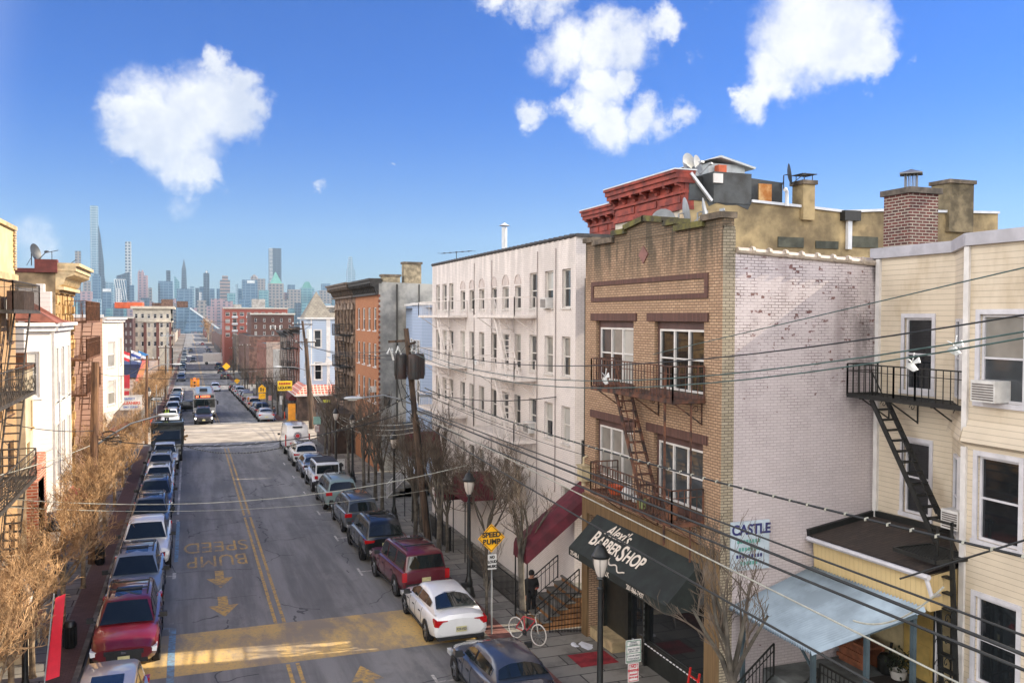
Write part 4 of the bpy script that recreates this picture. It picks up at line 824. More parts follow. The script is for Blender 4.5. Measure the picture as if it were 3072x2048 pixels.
b.quad([(15.2,105.8,10.5),(26,105.8,10.5),(26,107.6,11.7),(15.2,107.6,11.7)]); b.box(15,26,107.6,112,10.5,11.75); b.prism([(16.0,106.6,11.2),(17.0,106.6,12.3),(18,106.6,11.2)],(0,2,0)); b.build('turret_roof',SHG,t)
chimney(18.5,19.5,107.5,108.5,11.7,13.0,WHITE(),t); b=MB(); b.box(14.9,26,107.45,107.6,11.7,11.9); b.build('ridge_trim',WHITE(),t)
RT=brick('red_roof_tile',S(196,92,72),S(178,76,60),S(226,196,180),bw=.4,bh=.34,ms=.05,var=.1,ofs=0)
b=MB(); b.quad([(11.4,104.6,1.55),(26,104.6,1.55),(26,106,2.6),(12.7,106,2.6)],0); b.quad([(11.4,104.6,1.55),(12.7,106,2.6),(12.7,113,2.6),(11.4,113,1.55)],0); b.build('shop_roof',RT,t)
b=MB(); b.box(11.4,26,104.58,104.66,1.4,1.56); b.box(11.36,11.44,104.6,113,1.4,1.56); b.build('roof_edge',WHITE(),t)
b=MB(); b.box(11.7,26,105,106,-1.5,1.5); b.build('shop_front',plain('dark_shop_front',S(84,66,56),.8,.4,1.2),t)
# illuminated-looking shop details
b=MB(); b.box(14.6,15.5,104.9,105,-.9,.9); b.build('shop_poster',plain('yellow_poster',S(190,190,60),.5,.1,3),t)
# ---- row beyond
def row(name,label,x0,y0,y1,zt,m,fl,nw,cat='building',east=False,roofm=None,style='dh',wz=1.7,bx=None,shop=True,fe_=False,corn=None,S_ops=None,depth=12,mats=None):
    zb=zr((y0+y1)/2)-.3
    t=thing(name,(x0,(y0+y1)/2,zr((y0+y1)/2)+.13),label,cat)
    st=(zt-zb-3.4)/fl; ops=[]
    for k in range(fl):
        v=zb+3.5+k*st+st*.22
        for i in range(nw): w=(y1-y0)/nw; c=y0+w*(i+.5); ops.append((c-min(.55,w*.3),c+min(.55,w*.3),v,v+min(wz,st*.62)))
    b=MB(); pl=PE(x0) if east else PW(x0); xb=x0-depth if east else x0+depth
    wall(b,pl,y0,y1,zb-.5,zt,ops,.15); b.quad([(x0,y0,zb-.5),(xb,y0,zb-.5),(xb,y0,zt),(x0,y0,zt)],1); b.quad([(x0,y1,zb-.5),(xb,y1,zb-.5),(xb,y1,zt),(x0,y1,zt)],1); b.quad([(xb,y0,zb-.5),(xb,y1,zb-.5),(xb,y1,zt),(xb,y0,zt)],1); b.quad([(x0,y0,zt-.3),(xb,y0,zt-.3),(xb,y1,zt-.3),(x0,y1,zt-.3)],2)
    b.build('wall',[m,mats or m,roofm or TAR],t)
    for o in ops: window(t,pl,*o,.12,.08,'dh',None,False)
    if corn: cornice(t,x0,y0,y1,zt-.6,.9,.6,corn,1 if east else -1,nb=8)
    if shop:
        b=MB(); s=1 if east else -1; X=x0+s*.25; b.box(min(X,x0),max(X,x0),y0+.3,y1-.3,zb-.2,zb+2.7); b.build('shop_front',plain('shop_dark',S(60,54,50),.6,.4,1.2),t)
    if fe_:
        s=1 if east else -1; fe=None; a,c=sorted((x0+s*.05,x0+s*1.05)); ym=(y0+y1)/2
        for k in range(fl):
            z=zb+3.5+k*st; p=platform(t if fe is None else fe,a,c,ym-1.8,ym+1.8,z,IRON(),'fire_escape' if fe is None else 'platform')
            if fe is None: fe=p; fe['_o']=t['_o']
            X=x0+s*1.05; railing(fe,[(x0+s*.1,ym+1.8,z),(X,ym+1.8,z),(X,ym-1.8,z),(x0+s*.1,ym-1.8,z)],.95,IRON(),sp=.3); stair(fe,(x0+s*.4,ym+.9,z),(x0+s*.4,ym-.8,z-st*.95),(s,0,0),.5,8,IRON())
    return t
BR1=plain('dusty_brown_brick',S(112,84,74),.9,.3,1.2); BR2=plain('red_brown_brick',S(128,82,68),.9,.3,1.2); BR3=plain('grey_brown_brick',S(120,106,96),.9,.3,1.2); LGREY=plain('light_grey_render',S(176,172,166),.9,.2,1.2)
row('brick_row_house','dark brick row house with black fire escape next to the turret house',13,113.2,121,9.0,BR2,3,3,fe_=True,corn=DKC)
row('brick_row_house','brown row house with fire escape, second along from the turret house',13,121.2,130,8.6,BR1,3,3,fe_=True,corn=DKC)
row('brick_row_house','grey brown row house, third along from the turret house',13,130.2,140,8.2,BR3,3,3,corn=DKC)
row('white_gabled_house','low white house with a pale flank below the red apartment block',13,142,152,5.2,LGREY,2,3)
row('rendered_house','flat roofed pale rendered house farther down the right side',13,153,166,6.0,plain('beige_render',S(170,150,136),.9,.2,1.2),2,4)
row('brick_row_house','reddish low row house beyond the pale rendered one',13,167,190,5.6,BR2,2,6)
row('brick_row_house','low dark shop row at the second crossing on the right',13,215,262,6,BR1,3,8)
# liquor shop awning + sign
t=thing('shop_awning',(12.6,113.5,1.2),'dark red scalloped shop awning under the yellow liquors sign','awning'); b=MB(); b.prism([(12.7,111.5,1.6),(11.4,111.5,.7),(11.4,111.5,.3),(12.7,111.5,.3)],(0,9,0)); b.build('canvas',plain('maroon_canvas',S(96,42,44),.8,.2,2),t)
b=MB(); c0=onY(855,1157,104.2); w=1.6; b.box(c0.x-w/2,c0.x+w/2,104.2,104.4,c0.z-.55,c0.z+.55); sg=tag(b.build('shop_sign',plain('yellow_sign',S(236,196,40),.5,.08,2),None,org=(c0.x,104.3,c0.z)),'yellow shop sign reading LIQUORS on the right','sign'); sg['_o']=(c0.x,104.3,c0.z)
LTR=plain('black_letters',S(40,34,30),.6,.1,4); text('LIQUORS',.42,(c0.x,104.17,c0.z-.22),(1,0,0),(0,0,1),LTR,sg,bold=.02,sx=.85)
b=MB()
for i in range(7): b.box(c0.x-.68+i*.19,c0.x-.54+i*.19,104.17,104.2,c0.z+.14,c0.z+.38)
b.build('lettering',plain('red_letters',S(170,60,40),.6,.1,4),sg)
# far blocks on the right
def block(name,label,pxl,pxr,pyt,Y,pyb,m,rows,ncol,cat='building',dep=18,wm=.55,hh=.55,mroof=None,stripe=None,zb=None):
    a=onY(pxl,pyt,Y);c=onY(pxr,pyt,Y); zt=(a.z+c.z)/2; zb0=zr(Y)-1
    t=thing(name,((a.x+c.x)/2,Y,zb0),label,cat); x0,x1=a.x,c.x; vb=onY(pxl,pyb,Y).z; st=(zt-.9-vb)/rows; ops=[]
    for r in range(rows):
        for i in range(ncol):
            w=(x1-x0)/ncol; u=x0+w*(i+.5); v=vb+st*r+st*.25; ops.append((u-w*wm/2,u+w*wm/2,v,v+st*hh))
    b=MB(); wall(b,PS(Y),x0,x1,zb0,zt,ops,.25); b.quad([(x0,Y,zb0),(x0,Y+dep,zb0),(x0,Y+dep,zt),(x0,Y,zt)],1); b.quad([(x1,Y,zb0),(x1,Y+dep,zb0),(x1,Y+dep,zt),(x1,Y,zt)],1); b.quad([(x0,Y,zt-.1),(x1,Y,zt-.1),(x1,Y+dep,zt-.1),(x0,Y+dep,zt-.1)],2)
    b.build('wall',[m,m,TAR],t)
    for o in ops: window(t,PS(Y),*o,.2,.1,'dh',None,False)
    b=MB(); b.box(x0-.3,x1+.3,Y-.35,Y+.2,zt-.25,zt+.15); b.build('parapet_edge',plain('pale_edge',S(196,190,180),.8,.1,2),t)
    return t,x0,x1,zt,vb,st
REDM=brick('modern_red_brick',S(160,82,70),S(148,72,62),S(150,110,96),var=.1,bump=0)
t,x0,x1,zt,vb,st=block('red_apartment_block','modern red brick apartment block with grey balconies in front of the skyline',672,862,924,300,1015,REDM,4,9,wm=.6)
b=MB()
for r in range(4):
    for i in (1,3,5,6,8): w=(x1-x0)/9; b.box(x0+w*i+.2,x0+w*(i+1)-.2,299.5,300,vb+st*r-.1,vb+st*r+.55)
b.build('balcony',plain('balcony_grey',S(186,188,190),.7,.1,2),t); b=MB(); b.box(x0+9,x0+13,303,308,zt,zt+3); b.box(x0+3,x0+5.5,302,305,zt,zt+1.2); b.build('roof_plant',LGREY,t)
DBR=brick('brown_block_brick',S(104,72,62),S(92,64,56),S(84,66,60),var=.25,bump=0)
block('brown_brick_block','plain brown brick block with small white framed windows, right of centre',754,882,941,240,1010,DBR,3,5,wm=.28,hh=.6)
# ================================================================ LEFT SIDE BUILDINGS (facades look to +X)
YPAN=plain('pale_yellow_panel',S(214,192,140),.8,.12,1.); TANB3=brick('ochre_brick',S(186,148,104),S(172,134,92),S(150,126,98),var=.2,bump=.2); WSID=siding('white_siding',S(214,208,200),.2,.3,var=.06); CREAMW=plain('cream_render',S(206,190,160),.85,.2,1.)
t=thing('tenement_house',(FL,32,zr(32)+.13),'tan brick tenement with black lattice fire escapes','building')
pl=PE(FL); ops=[(26.2+i*2.15,27.4+i*2.15,v,v+1.7) for i in range(6) for v in (9.6,6.9,4.2,1.2)]
b=MB(); wall(b,pl,22,38.75,-.6,12.1,ops,.18,0); wall(b,pl,22,38.75,12.1,13.9,(),.1,1); b.quad([(-20,38.75,-1),(FL,38.75,-1),(FL,38.75,13.9),(-20,38.75,13.9)],0); b.quad([(-20,22,-1),(FL,22,-1),(FL,22,13.9),(-20,22,13.9)],0); b.quad([(FL,22,13.6),(-20,22,13.6),(-20,38.75,13.6),(FL,38.75,13.6)],2)
b.build('wall',[TANB3,YPAN,TAR],t)
for o in ops: window(t,pl,*o,.15,.08,'dh',plain('brown_frame',S(96,70,52),.6,.15,3),True,simple=True)
b=MB()
for i in range(15): b.box(FL-.1,FL+.07,38.4 if i%2 else 38.5,38.82,12.35+i*.1,12.42+i*.1)
pl.box(b,22,38.8,11.9,12.15,0,.12); pl.box(b,22,38.8,13.85,14.0,-.3,.1); b.build('trim_band',plain('sand_trim',S(198,170,128),.8,.2,2),t)
LAT=plain('dark_lattice_iron',S(70,64,58),.6,.3,5)
fe=None; zA=onX(103,1178,-5.2).z; zB=onX(90,936,-5.2).z; zC=onX(100,1440,-5.2).z
for z in (zA,zC):
    p=platform(t if fe is None else fe,FL+.02,-5.2,27.5,35.7,z,LAT,'fire_escape' if fe is None else 'platform')
    if fe is None: fe=p; fe['_o']=t['_o']
    railing(fe,[(FL+.05,27.5,z),(-5.2,27.5,z),(-5.2,35.7,z),(FL+.05,35.7,z)],1.05,LAT,sp=.24,r=.01)
    stair(fe,(-5.9,34.8,z),(-5.9,32.8,z-2.7),(1,0,0),.5,11,LAT)
platform(fe,FL+.02,-5.3,32.2,37.6,zB,LAT,'upper_platform'); railing(fe,[(FL+.05,32.2,zB),(-5.3,32.2,zB),(-5.3,37.6,zB),(FL+.05,37.6,zB)],1.0,LAT,sp=.2); stair(fe,(-6.0,36.8,zB),(-6.0,34.6,zA),(1,0,0),.5,11,LAT)
b=MB()
for s in (1,-1): # lattice screen on the near railing
    for i in range(27): y=27.5+i*.31; b.bar((-5.19,y,zA+.15),(-5.19,min(35.7,max(27.5,y+s*.5)),zA+.65),.012)
for i in range(22): y=31+i*.21; b.bar((-5.19,y,zC+.1),(-5.19,y+.45,zC+.75),.012); b.bar((-5.19,y+.45,zC+.1),(-5.19,y,zC+.75),.012)
b.build('lattice_screen',LAT,fe)
b=MB(); b.box(-6.0,-5.45,35.3,37.4,zB+.05,zB+.75); tag(b.build('planter_box',plain('brown_box',S(88,66,56),.8,.2,3),None,org=(-5.7,36,zB)),'brown covered box standing on the uppermost black fire escape','box')
# brown recessed flank + low cream building
t=thing('low_cream_house',(FL,39.8,zr(40)+.13),'low cream house with a timber roof deck between tan tenement and white bay house','house')
zt=onX(128,1090,-6.0).z
b=MB(); wall(b,PE(-6.0),38.8,40.6,-.7,zt,[(39.1,39.7,3.6,5.6),(40.0,40.45,6.1,7.2)],.12); b.quad([(-6.0,38.8,-1),(-12,38.8,-1),(-12,38.8,zt),(-6,38.8,zt)],0); b.quad([(-6,38.8,zt-.05),(-12,38.8,zt-.05),(-12,40.6,zt-.05),(-6,40.6,zt-.05)],1); b.build('wall',[CREAMW,TAR],t)
for o in ((39.1,39.7,3.6,5.6),(40.0,40.45,6.1,7.2)): window(t,PE(-6.0),*o,.1,.06,'dh',plain('ochre_frame',S(186,146,84),.6,.1,3))
b=MB(); b.box(-7.5,-5.9,38.6,40.6,zt,zt+.14); b.box(-7.4,-6.9,38.7,39.0,zt+.14,zt+.75); b.box(-6.5,-6.1,39.6,40.0,zt+.14,zt+.6); b.build('roof_deck',plain('weathered_wood',S(128,88,62),.85,.3,3),t)
b=MB(); b.box(-5.85,-5.6,38.9,40.4,-.5,4.1); b.prism([(-5.6,38.8,4.1),(-5.6,41.0,5.0),(-5.6,41.0,1.0),(-5.6,38.8,1.0)],(-.4,0,0)); b.build('brick_porch',brick('salmon_brick',S(176,92,62),S(164,82,56),S(190,160,140),bw=.4,bh=.12,ms=.03,var=.15),t)
# white bay house
t=thing('white_bay_house',(FL,45,zr(45)+.13),'white clad house with a projecting bay and a stepped gable','house')
z1=10.05; Xb=-5.4; pts=[(FL-.9,40.6),(Xb,42.0),(Xb,47.4),(FL,48.6),(FL,49.75)]
def bay(t,pts,z0,z1,m,wins,fm=None,glz=None,trim=True):
    b=MB(); fr=[]
    for i,((xa,ya),(xb,yb)) in enumerate(zip(pts,pts[1:])):
        U=Vector((xb-xa,yb-ya,0)); L=U.length; U.normalize(); N=Vector((U.y,-U.x,0)); pl=Pl((xa,ya,0),U,N); o=[(L*u0,L*u1,v0,v1) for (k,u0,u1,v0,v1) in wins if k==i]
        wall(b,pl,0,L,z0,z1,o,.12); fr+=[(pl,q) for q in o]
    w=b.build('bay_wall',m,t)
    for pl,q in fr: window(t,pl,*q,.09,.08,'dh',fm,True,glz,simple=True); casing(t,pl,q,fm or WHITE(),.1)
    if trim:
        b=MB()
        for (x,y) in pts[1:-1]: b.box(x-.07,x+.03,y-.06,y+.06,z0,z1)
        for (xa,ya),(xb,yb) in zip(pts,pts[1:]): b.bar((xa,ya,z1),(xb,yb,z1),.35,.2); b.bar((xa+.1,ya,z1+.18),(xb+.1,yb,z1+.18),.5,.14)
        b.build('bay_cornice',fm or WHITE(),t)
W2=[(0,.25,.72,7.2,9.1),(1,.08,.22,6.9,9.2),(1,.4,.58,6.9,9.2),(1,.78,.92,6.9,9.2),(1,.08,.22,3.6,5.9),(1,.4,.58,3.6,5.9),(1,.78,.92,3.6,5.9),(2,.3,.75,7,9.2)]
bay(t,pts,2.3,z1,WSID,W2,None,None)
b=MB(); wall(b,PE(FL),40.6,49.75,-.7,z1,[(42.5,44.6,.6,2.2)],.1); b.quad([(-13,40.6,-1),(FL,40.6,-1),(FL,40.6,z1),(-13,40.6,z1)],0); b.quad([(-13,49.75,-1),(FL,49.75,-1),(FL,49.75,z1),(-13,49.75,z1)],0)
st=[(-7.3,10.0),(-7.3,11.85),(-6.55,11.85),(-6.55,12.05),(-6.25,12.05),(-6.25,11.7),(-5.97,11.7),(-5.97,10.0)]
b.prism([(x,45.6,z) for x,z in st],(0,.5,0)); b.build('wall',WSID,t)
b=MB(); b.prism([(-6.9,44.6,10.3),(-5.2,42.0,10.25),(-5.2,44.4,10.25),(-6.6,44.9,11.0)],(0,0,.05)); b.add([(-5.15,41.7,10.28),(-5.15,44.6,10.28),(-7.0,44.7,10.4),(-7.0,41.4,10.4),(-6.6,41.6,11.1),(-6.5,44.0,10.6)],[(0,1,5),(0,5,4),(0,4,3),(1,2,5),(2,3,4),(2,4,5)]); b.add([(-5.15,44.6,10.28),(-5.15,47.8,10.28),(-7.0,47.8,10.4),(-7.0,44.5,10.4),(-6.6,44.8,11.2),(-6.5,47.2,10.6)],[(0,1,5),(0,5,4),(0,4,3),(1,2,5),(2,3,4),(2,4,5)]); b.build('red_metal_roof',plain('rust_red_roof',S(142,84,66),.7,.2,3),t)
b=MB(); b.quad([(FL,40.6,10.0),(-13,40.6,10.0),(-13,49.75,10.0),(FL,49.75,10.0)]); b.build('roof',TAR,t)
b=MB(); b.prism([(-6.2,44.0,2.6),(-4.6,44.2,1.9),(-4.6,47.6,1.9),(-6.2,47.9,2.6)],(0,0,.12)); b.prism([(-6.2,44.2,2.3),(-4.75,44.3,1.7),(-4.75,47.5,1.7),(-6.2,47.8,2.3)],(0,0,.2)); b.build('door_hood',plain('red_hood',S(150,60,50),.7,.2,3),t)
# yellow stone house with cornice
YST=plain('yellow_stone',S(196,164,110),.85,.2,2.,.3,14,col2=S(150,116,72)); YFR=plain('sand_frame',S(176,140,92),.7,.1,3); TSU=plain('weathered_stucco',S(150,128,98),.95,.35,.9,.35,10,col2=S(104,88,68))
t=thing('yellow_stone_house',(FL,53,zr(53)+.13),'ochre stone row house with a bracketed white cornice','building')
ops=[(50.6+i*2.0,51.6+i*2.0,v,v+2.0) for i in range(3) for v in (9.3,6.2,3.2)]
b=MB(); wall(b,PE(FL),49.8,56.7,-.8,12.3,ops,.18); b.quad([(-18,49.8,-1),(FL,49.8,-1),(FL,49.8,12.75),(-18,49.8,12.75)],1); b.quad([(-18,56.7,-1),(FL,56.7,-1),(FL,56.7,12.75),(-18,56.7,12.75)],1); b.quad([(FL,49.8,12.6),(-18,49.8,12.6),(-18,56.7,12.6),(FL,56.7,12.6)],2); b.build('wall',[YST,TSU,TAR],t)
for o in ops: window(t,PE(FL),*o,.14,.08,'dh',YFR,False); 
b=MB()
for yy in (49.85,52.1,54.1,56.1):
    for i in range(24): z=.2+i*.5; b.box(FL-.02,FL+(.13 if i%2 else .07),yy,yy+.5,z,z+.42)
for z in (9.1,6.0,3.0,11.75): b.box(FL-.02,FL+.16,49.8,56.7,z,z+.14)
b.build('quoins',YST,t)
cornice(t,FL,49.9,56.7,11.9,1.35,1.1,plain('cream_cornice',S(206,182,140),.75,.15,3),1,nb=16)
b=MB(); b.box(-18,FL,49.72,49.98,12.75,12.95); b.box(FL-.9,FL+.1,49.6,50.2,12.75,13.4); b.build('red_coping',plain('oxblood_coping',S(108,52,46),.8,.2,3),t)
RU2=plain('rust_brown_iron',S(110,74,52),.8,.3,4); fe=None
for py in (968,1090,1204):
    z=onX(238,py,-5.2).z; p=platform(t if fe is None else fe,FL+.02,-5.2,52.6,60.4,z,RU2,'fire_escape' if fe is None else 'platform')
    if fe is None: fe=p; fe['_o']=t['_o']
    railing(fe,[(FL+.1,52.6,z),(-5.2,52.6,z),(-5.2,60.4,z),(FL+.1,60.4,z)],1.15,RU2,sp=.25,r=.018); stair(fe,(-5.9,58,z),(-5.9,55.6,z-2.9),(1,0,0),.5,10,RU2)
dish((-7.3,50.3,13.75),(.9,-.4,.25),.42,'black dish on the roof of the ochre stone house',True); 
b=MB(); b.bar((-6.6,51,13.2),(-6.6,51,13.9),.03); b.bar((-6.9,51,13.8),(-6.3,51,13.95),.03); b.bar((-6.2,53,13.2),(-5.7,53,13.6),.03); tag(b.build('roof_antenna',IRON(),None,org=(-6.6,51,13.2)),'small antenna arms on the ochre stone house cornice','antenna')
# low rear block + pink house
PSID=siding('pink_siding',S(190,148,122),.26,.5,var=.08); PWH=siding('cream_white_siding',S(220,206,188),.26,.22,var=.05)
t=thing('pink_bay_house',(-6.2,79,zr(79)+.13),'house with a long pink clapboard flank and a cream white bay at the crossing','house')
b=MB(); wall(b,PE(-6.2),74,83.6,-1.2,10.4,(),.1,1); b.quad([(-22,74,-2),(-6.2,74,-2),(-6.2,74,10.5),(-22,74,10.5)],0); b.quad([(-22,83.6,-2),(-6.2,83.6,-2),(-6.2,83.6,10.5),(-22,83.6,10.5)],1); b.quad([(-6.2,74,10.3),(-22,74,10.3),(-22,83.6,10.3),(-6.2,83.6,10.3)],2); b.build('wall',[PSID,PWH,TAR],t)
bay(t,[(-6.2,74.1),(-5.3,76.6),(-5.3,82.4),(-6.2,83.5)],3.2,10.2,PWH,[(0,.3,.8,6.6,8.6),(0,.3,.8,3.7,5.6),(1,.3,.62,6.6,8.8),(1,.3,.62,3.6,5.7)],None,'bc')
b=MB(); b.box(-22,-6.1,73.9,74.12,10.45,10.7); b.prism([(-6.2,74.2,3.2),(-5.3,76.6,3.2),(-5.3,82.4,3.2),(-6.2,83.4,3.2),(-6.2,83,2.4),(-6.0,75.5,2.4)],(0,0,.05)); b.prism([(-6.2,75,2.3),(-5.35,77,3.2),(-5.35,82,3.2),(-6.2,83,2.3)],(-.3,0,0)); b.build('eaves_trim',WHITE(),t)
t=thing('low_brown_shed',(-7,64,zr(64)),'low brown boarded building between ochre and pink houses','building'); b=MB(); b.box(-14,-6.4,57,73.8,-1.5,1.8); b.box(-14,-6.2,57,73.8,1.8,2.0); b.build('wall',siding('brown_board',S(140,108,84),.22,.4),t)
b=MB(); b.prism([(-6.3,66,2.0),(-4.2,66,2.9),(-4.2,66,2.7),(-6.3,66,1.7)],(0,5,0)); b.build('red_canopy',plain('brick_red_canopy',S(150,88,70),.8,.2,2),t)
b=MB(); b.box(-6.3,-5.5,60.6,62.4,5.2,5.9)
# stoop with iron rail near the tenement
t=thing('left_stoop',(-5.6,33.5,zr(33)+.13),'sunlit entrance steps with black iron rails below the tan tenement','steps'); b=MB()
for i in range(9): b.box(FL,-4.9,34.0-.32*i-.32,34.0-.32*i,zr(33)+.1,zr(33)+2.2-.22*i)
b.box(FL,-4.9,34.0,36.6,zr(33)+.1,zr(33)+2.3); b.build('step',CREAMW,t); railing(t,[(-4.95,36.6,2.0),(-4.95,34.0,2.0),(-4.95,31.2,0)],.9,IRON(),'hand_rail',sp=.16)
t=thing('basement_hatch_roof',(-5.5,31,zr(31)),'sloping rust coloured entrance roof beside the steps','roof'); b=MB(); b.prism([(FL,30.6,1.6),(-4.7,30.8,.6),(-4.7,33.3,.6),(FL,33.4,1.6)],(0,0,.12)); b.build('roof_sheet',plain('terracotta_sheet',S(160,104,82),.8,.2,2),t)
b=MB(); 
for y in (30.9,33.1): b.bar((-4.8,y,-.3),(-4.8,y,.65),.07)
b.build('post',CREAMW,t)
# beyond the crossing: low shops
NAVYM=plain('navy_fascia',S(40,50,86),.6,.15,2); 
t=thing('corner_shops',(-6.3,115,zr(115)+.13),'low row of shops with navy and red fascias across the junction','shops')
b=MB(); b.box(-26,-6.3,105.8,128,-3,2.2); b.box(-26,-6.2,128.2,152,-4,3.2); b.box(-26,-6.2,152.5,200,-7,1.6); b.build('wall',plain('shop_wall',S(150,130,116),.9,.3,1.),t)
b=MB(); b.box(-26,-6.25,127.9,128.2,2.4,4.2); b.box(-26,-6.05,128.2,152,2.6,4.1); b.build('fascia',NAVYM,t)
b=MB(); 
for p in ((374,1145),): c=onY(*p,105.7); b.box(c.x-.9,c.x+.5,105.6,105.8,c.z-.7,c.z+.75)
b.box(-26,-6.25,105.65,105.8,1.9,2.4); b.build('red_panel',plain('red_panel',S(176,40,50),.6,.1,2),t)
b=MB(); 
for x,y,w,h in ((-9,118,1.6,.9),(-11,132,2.6,1.2),(-13,121,1.4,.8),(-8.2,141,2,1.1),(-10,157,2.2,1.5),(-14,146,2.4,1.3),(-8.4,170,2,1.2)): z=2.2 if y<128 else 3.2 if y<152 else 1.6; b.box(x-w/2,x+w/2,y-.8,y+.8,z,z+h)
b.build('roof_unit',plain('roof_unit',S(176,178,176),.6,.2,3),t)
c=onY(393,1208,105.4); b=MB(); b.box(c.x-1.1,c.x+1.1,105.3,105.5,c.z-.75,c.z+.75); b.box(c.x-1.2,c.x+1.2,105.28,105.5,c.z+.75,c.z+.82)
sg=tag(b.build('cleaners_sign',plain('white_sign_board',S(214,206,196),.6,.12,2),None,org=c),'white shop sign lettered CLEANERS at the far left corner','sign'); sg['_o']=tuple(c)
text('CLEANERS',.42,(c.x,105.27,c.z-.02),(1,0,0),(0,0,1),plain('red_letter',S(200,70,50),.6,.05,3),sg,bold=.012,sx=.95); text('PERFECT',.32,(c.x-.2,105.27,c.z+.45),(1,0,0),(0,0,1),plain('blue_letter',S(80,110,170),.6,.05,3),sg,bold=.01); text('DRY CLEAN',.28,(c.x,105.27,c.z-.45),(1,0,0),(0,0,1),plain('blue_letter',S(80,110,170),.6,.05,3),sg,bold=.01)
b=MB(); a=onY(412,1120,124); b.prism([(a.x-.6,124,a.z-2),(a.x+.5,124,a.z-1),(a.x+1.3,124,a.z+1.8),(a.x+.6,124,a.z+1.6)],(0,.15,0)); tag(b.build('banner',plain('pink_banner',S(214,96,110),.7,.2,.8,col2=S(216,160,90)),None,org=a),'leaning pink and yellow feather banner above the shops','banner')
def flag(px,py,cols,label):
    a=onY(px,py,126); t=thing('flag',(a.x-.8,126,a.z-1.6),label,'flag','flags over the low shops'); b=MB(); b.tube([(a.x-.9,126,a.z-2.2),(a.x-.75,126,a.z+1.1)],.03,5); b.build('pole',IRON(),t)
    b=MB(); n=6
    for j in range(len(cols)):
        for i in range(n): 
            q=lambda u,v:(a.x-.75+u*1.2,126+.12*math.sin(u*6+v),a.z+.9-v*1.2-u*.5)
            b.add([q(i/n,j/len(cols)),q((i+1)/n,j/len(cols)),q((i+1)/n,(j+1)/len(cols)),q(i/n,(j+1)/len(cols))],[(0,1,2,3)],j)
    b.build('cloth',[plain('flag_%d_%d_%d'%c,S(*c),.7,.05,2) for c in cols],t)
flag(378,1068,[(196,50,60),(220,215,210),(196,50,60)],'red and white striped flag, leftmost over the shops'); flag(412,1070,[(215,215,220),(60,80,150),(215,215,220)],'white and blue striped flag, middle one over the shops'); flag(434,1072,[(60,130,190),(215,215,220),(190,60,60)],'blue white and red flag, rightmost over the shops')
# far left blocks
CB=plain('cream_block',S(200,190,172),.85,.12,1.); BRK=brick('block_red_brick',S(120,72,64),S(110,66,58),S(120,96,86),var=.15,bump=0)
t,x0,x1,zt,vb,st=block('corner_apartment_block','cream and red brick apartment block with paired windows left of the far street',399,512,924,262,1045,CB,4,6,wm=.5,hh=.5,dep=30)
b=MB(); w=(x1-x0)/6
for i in (0,2,4): b.box(x0+w*i-.35*w,x0+w*i+.12*w,261.9,262.2,zr(262),zt-3.9)
b.box(x1-.4,x1+.15,261.9,262.2,zr(262),zt-3.9); b.build('brick_pier',BRK,t)
b=MB(); b.box(x0-.6,x1+.9,261.2,292,zt-.2,zt+.5); b.box(x0-.1,x1+.3,261.8,292,zt-3.9,zt-3.6); b.build('cornice',CB,t)
b=MB(); b.box(x0-5,x0+2,268,280,zt,zt+1.6); b.build('roof_tank',plain('orange_roof',S(196,92,56),.8,.15,1),t); b=MB(); b.box(x0+7,x0+10,266,272,zt+.3,zt+2.5); b.box(x0+11,x0+14,266,272,zt+.3,zt+2); b.box(x1-5,x1-1,268,276,zt+.3,zt+1.5); b.build('roof_plant',plain('roof_plant_brown',S(110,84,72),.8,.3,2),t)
ops=[]; 
b=MB(); wops=[(263.5+i*4,265.2+i*4,vb+st*r+st*.25,vb+st*r+st*.75) for i in range(6) for r in range(4)]; wall(b,PE(x1),262,292,-8,zt,wops,.2); b.build('side_wall',CB,t)
for o in wops: window(t,PE(x1),*o,.15,.1,'dh',None,False)
block('old_brick_block','dark old brick block with pale stone sills left of the cream apartment block',330,398,952,250,1060,plain('old_dark_brick',S(84,62,62),.9,.25,1.),4,5,wm=.3,hh=.5,dep=20)
row('far_left_house','far pale house beyond the cream block on the left',-8,300,330,8,plain('far_pale',S(176,166,152),.9,.2,1),4,6,east=True)
row('far_left_house','far brick house at the end of the left side',-8,338,390,4,BR2,3,8,east=True)
row('far_left_house','far grey house before the river edge on the left',-8,404,470,2.5,BR3,2,8,east=True)
row('far_right_house','far low house at the third crossing on the right',13,275,320,5,BR3,3,8)
row('far_right_house','far reddish house near the end of the right side',13,338,400,3.6,BR2,3,8)
row('far_right_house','last dark house row on the right before the river',13,418,520,2.4,BR1,2,8)

for i,(a,c,z) in enumerate(((520,610,1.2),(650,780,-.5),(820,1010,-2.5))):
    row('distant_house','distant low house row on the left, %s from the river'%('third','second','first')[i],-9,a,c,z,[BR3,plain('far_pale',S(176,166,152),.9,.2,1),BR1][i],2,6,east=True,shop=False,depth=40); row('distant_house','distant low house row on the right, %s from the river'%('third','second','first')[i],13.5,a+20,c,z-.4,[BR1,BR3,BR2][i],2,6,shop=False,depth=40)
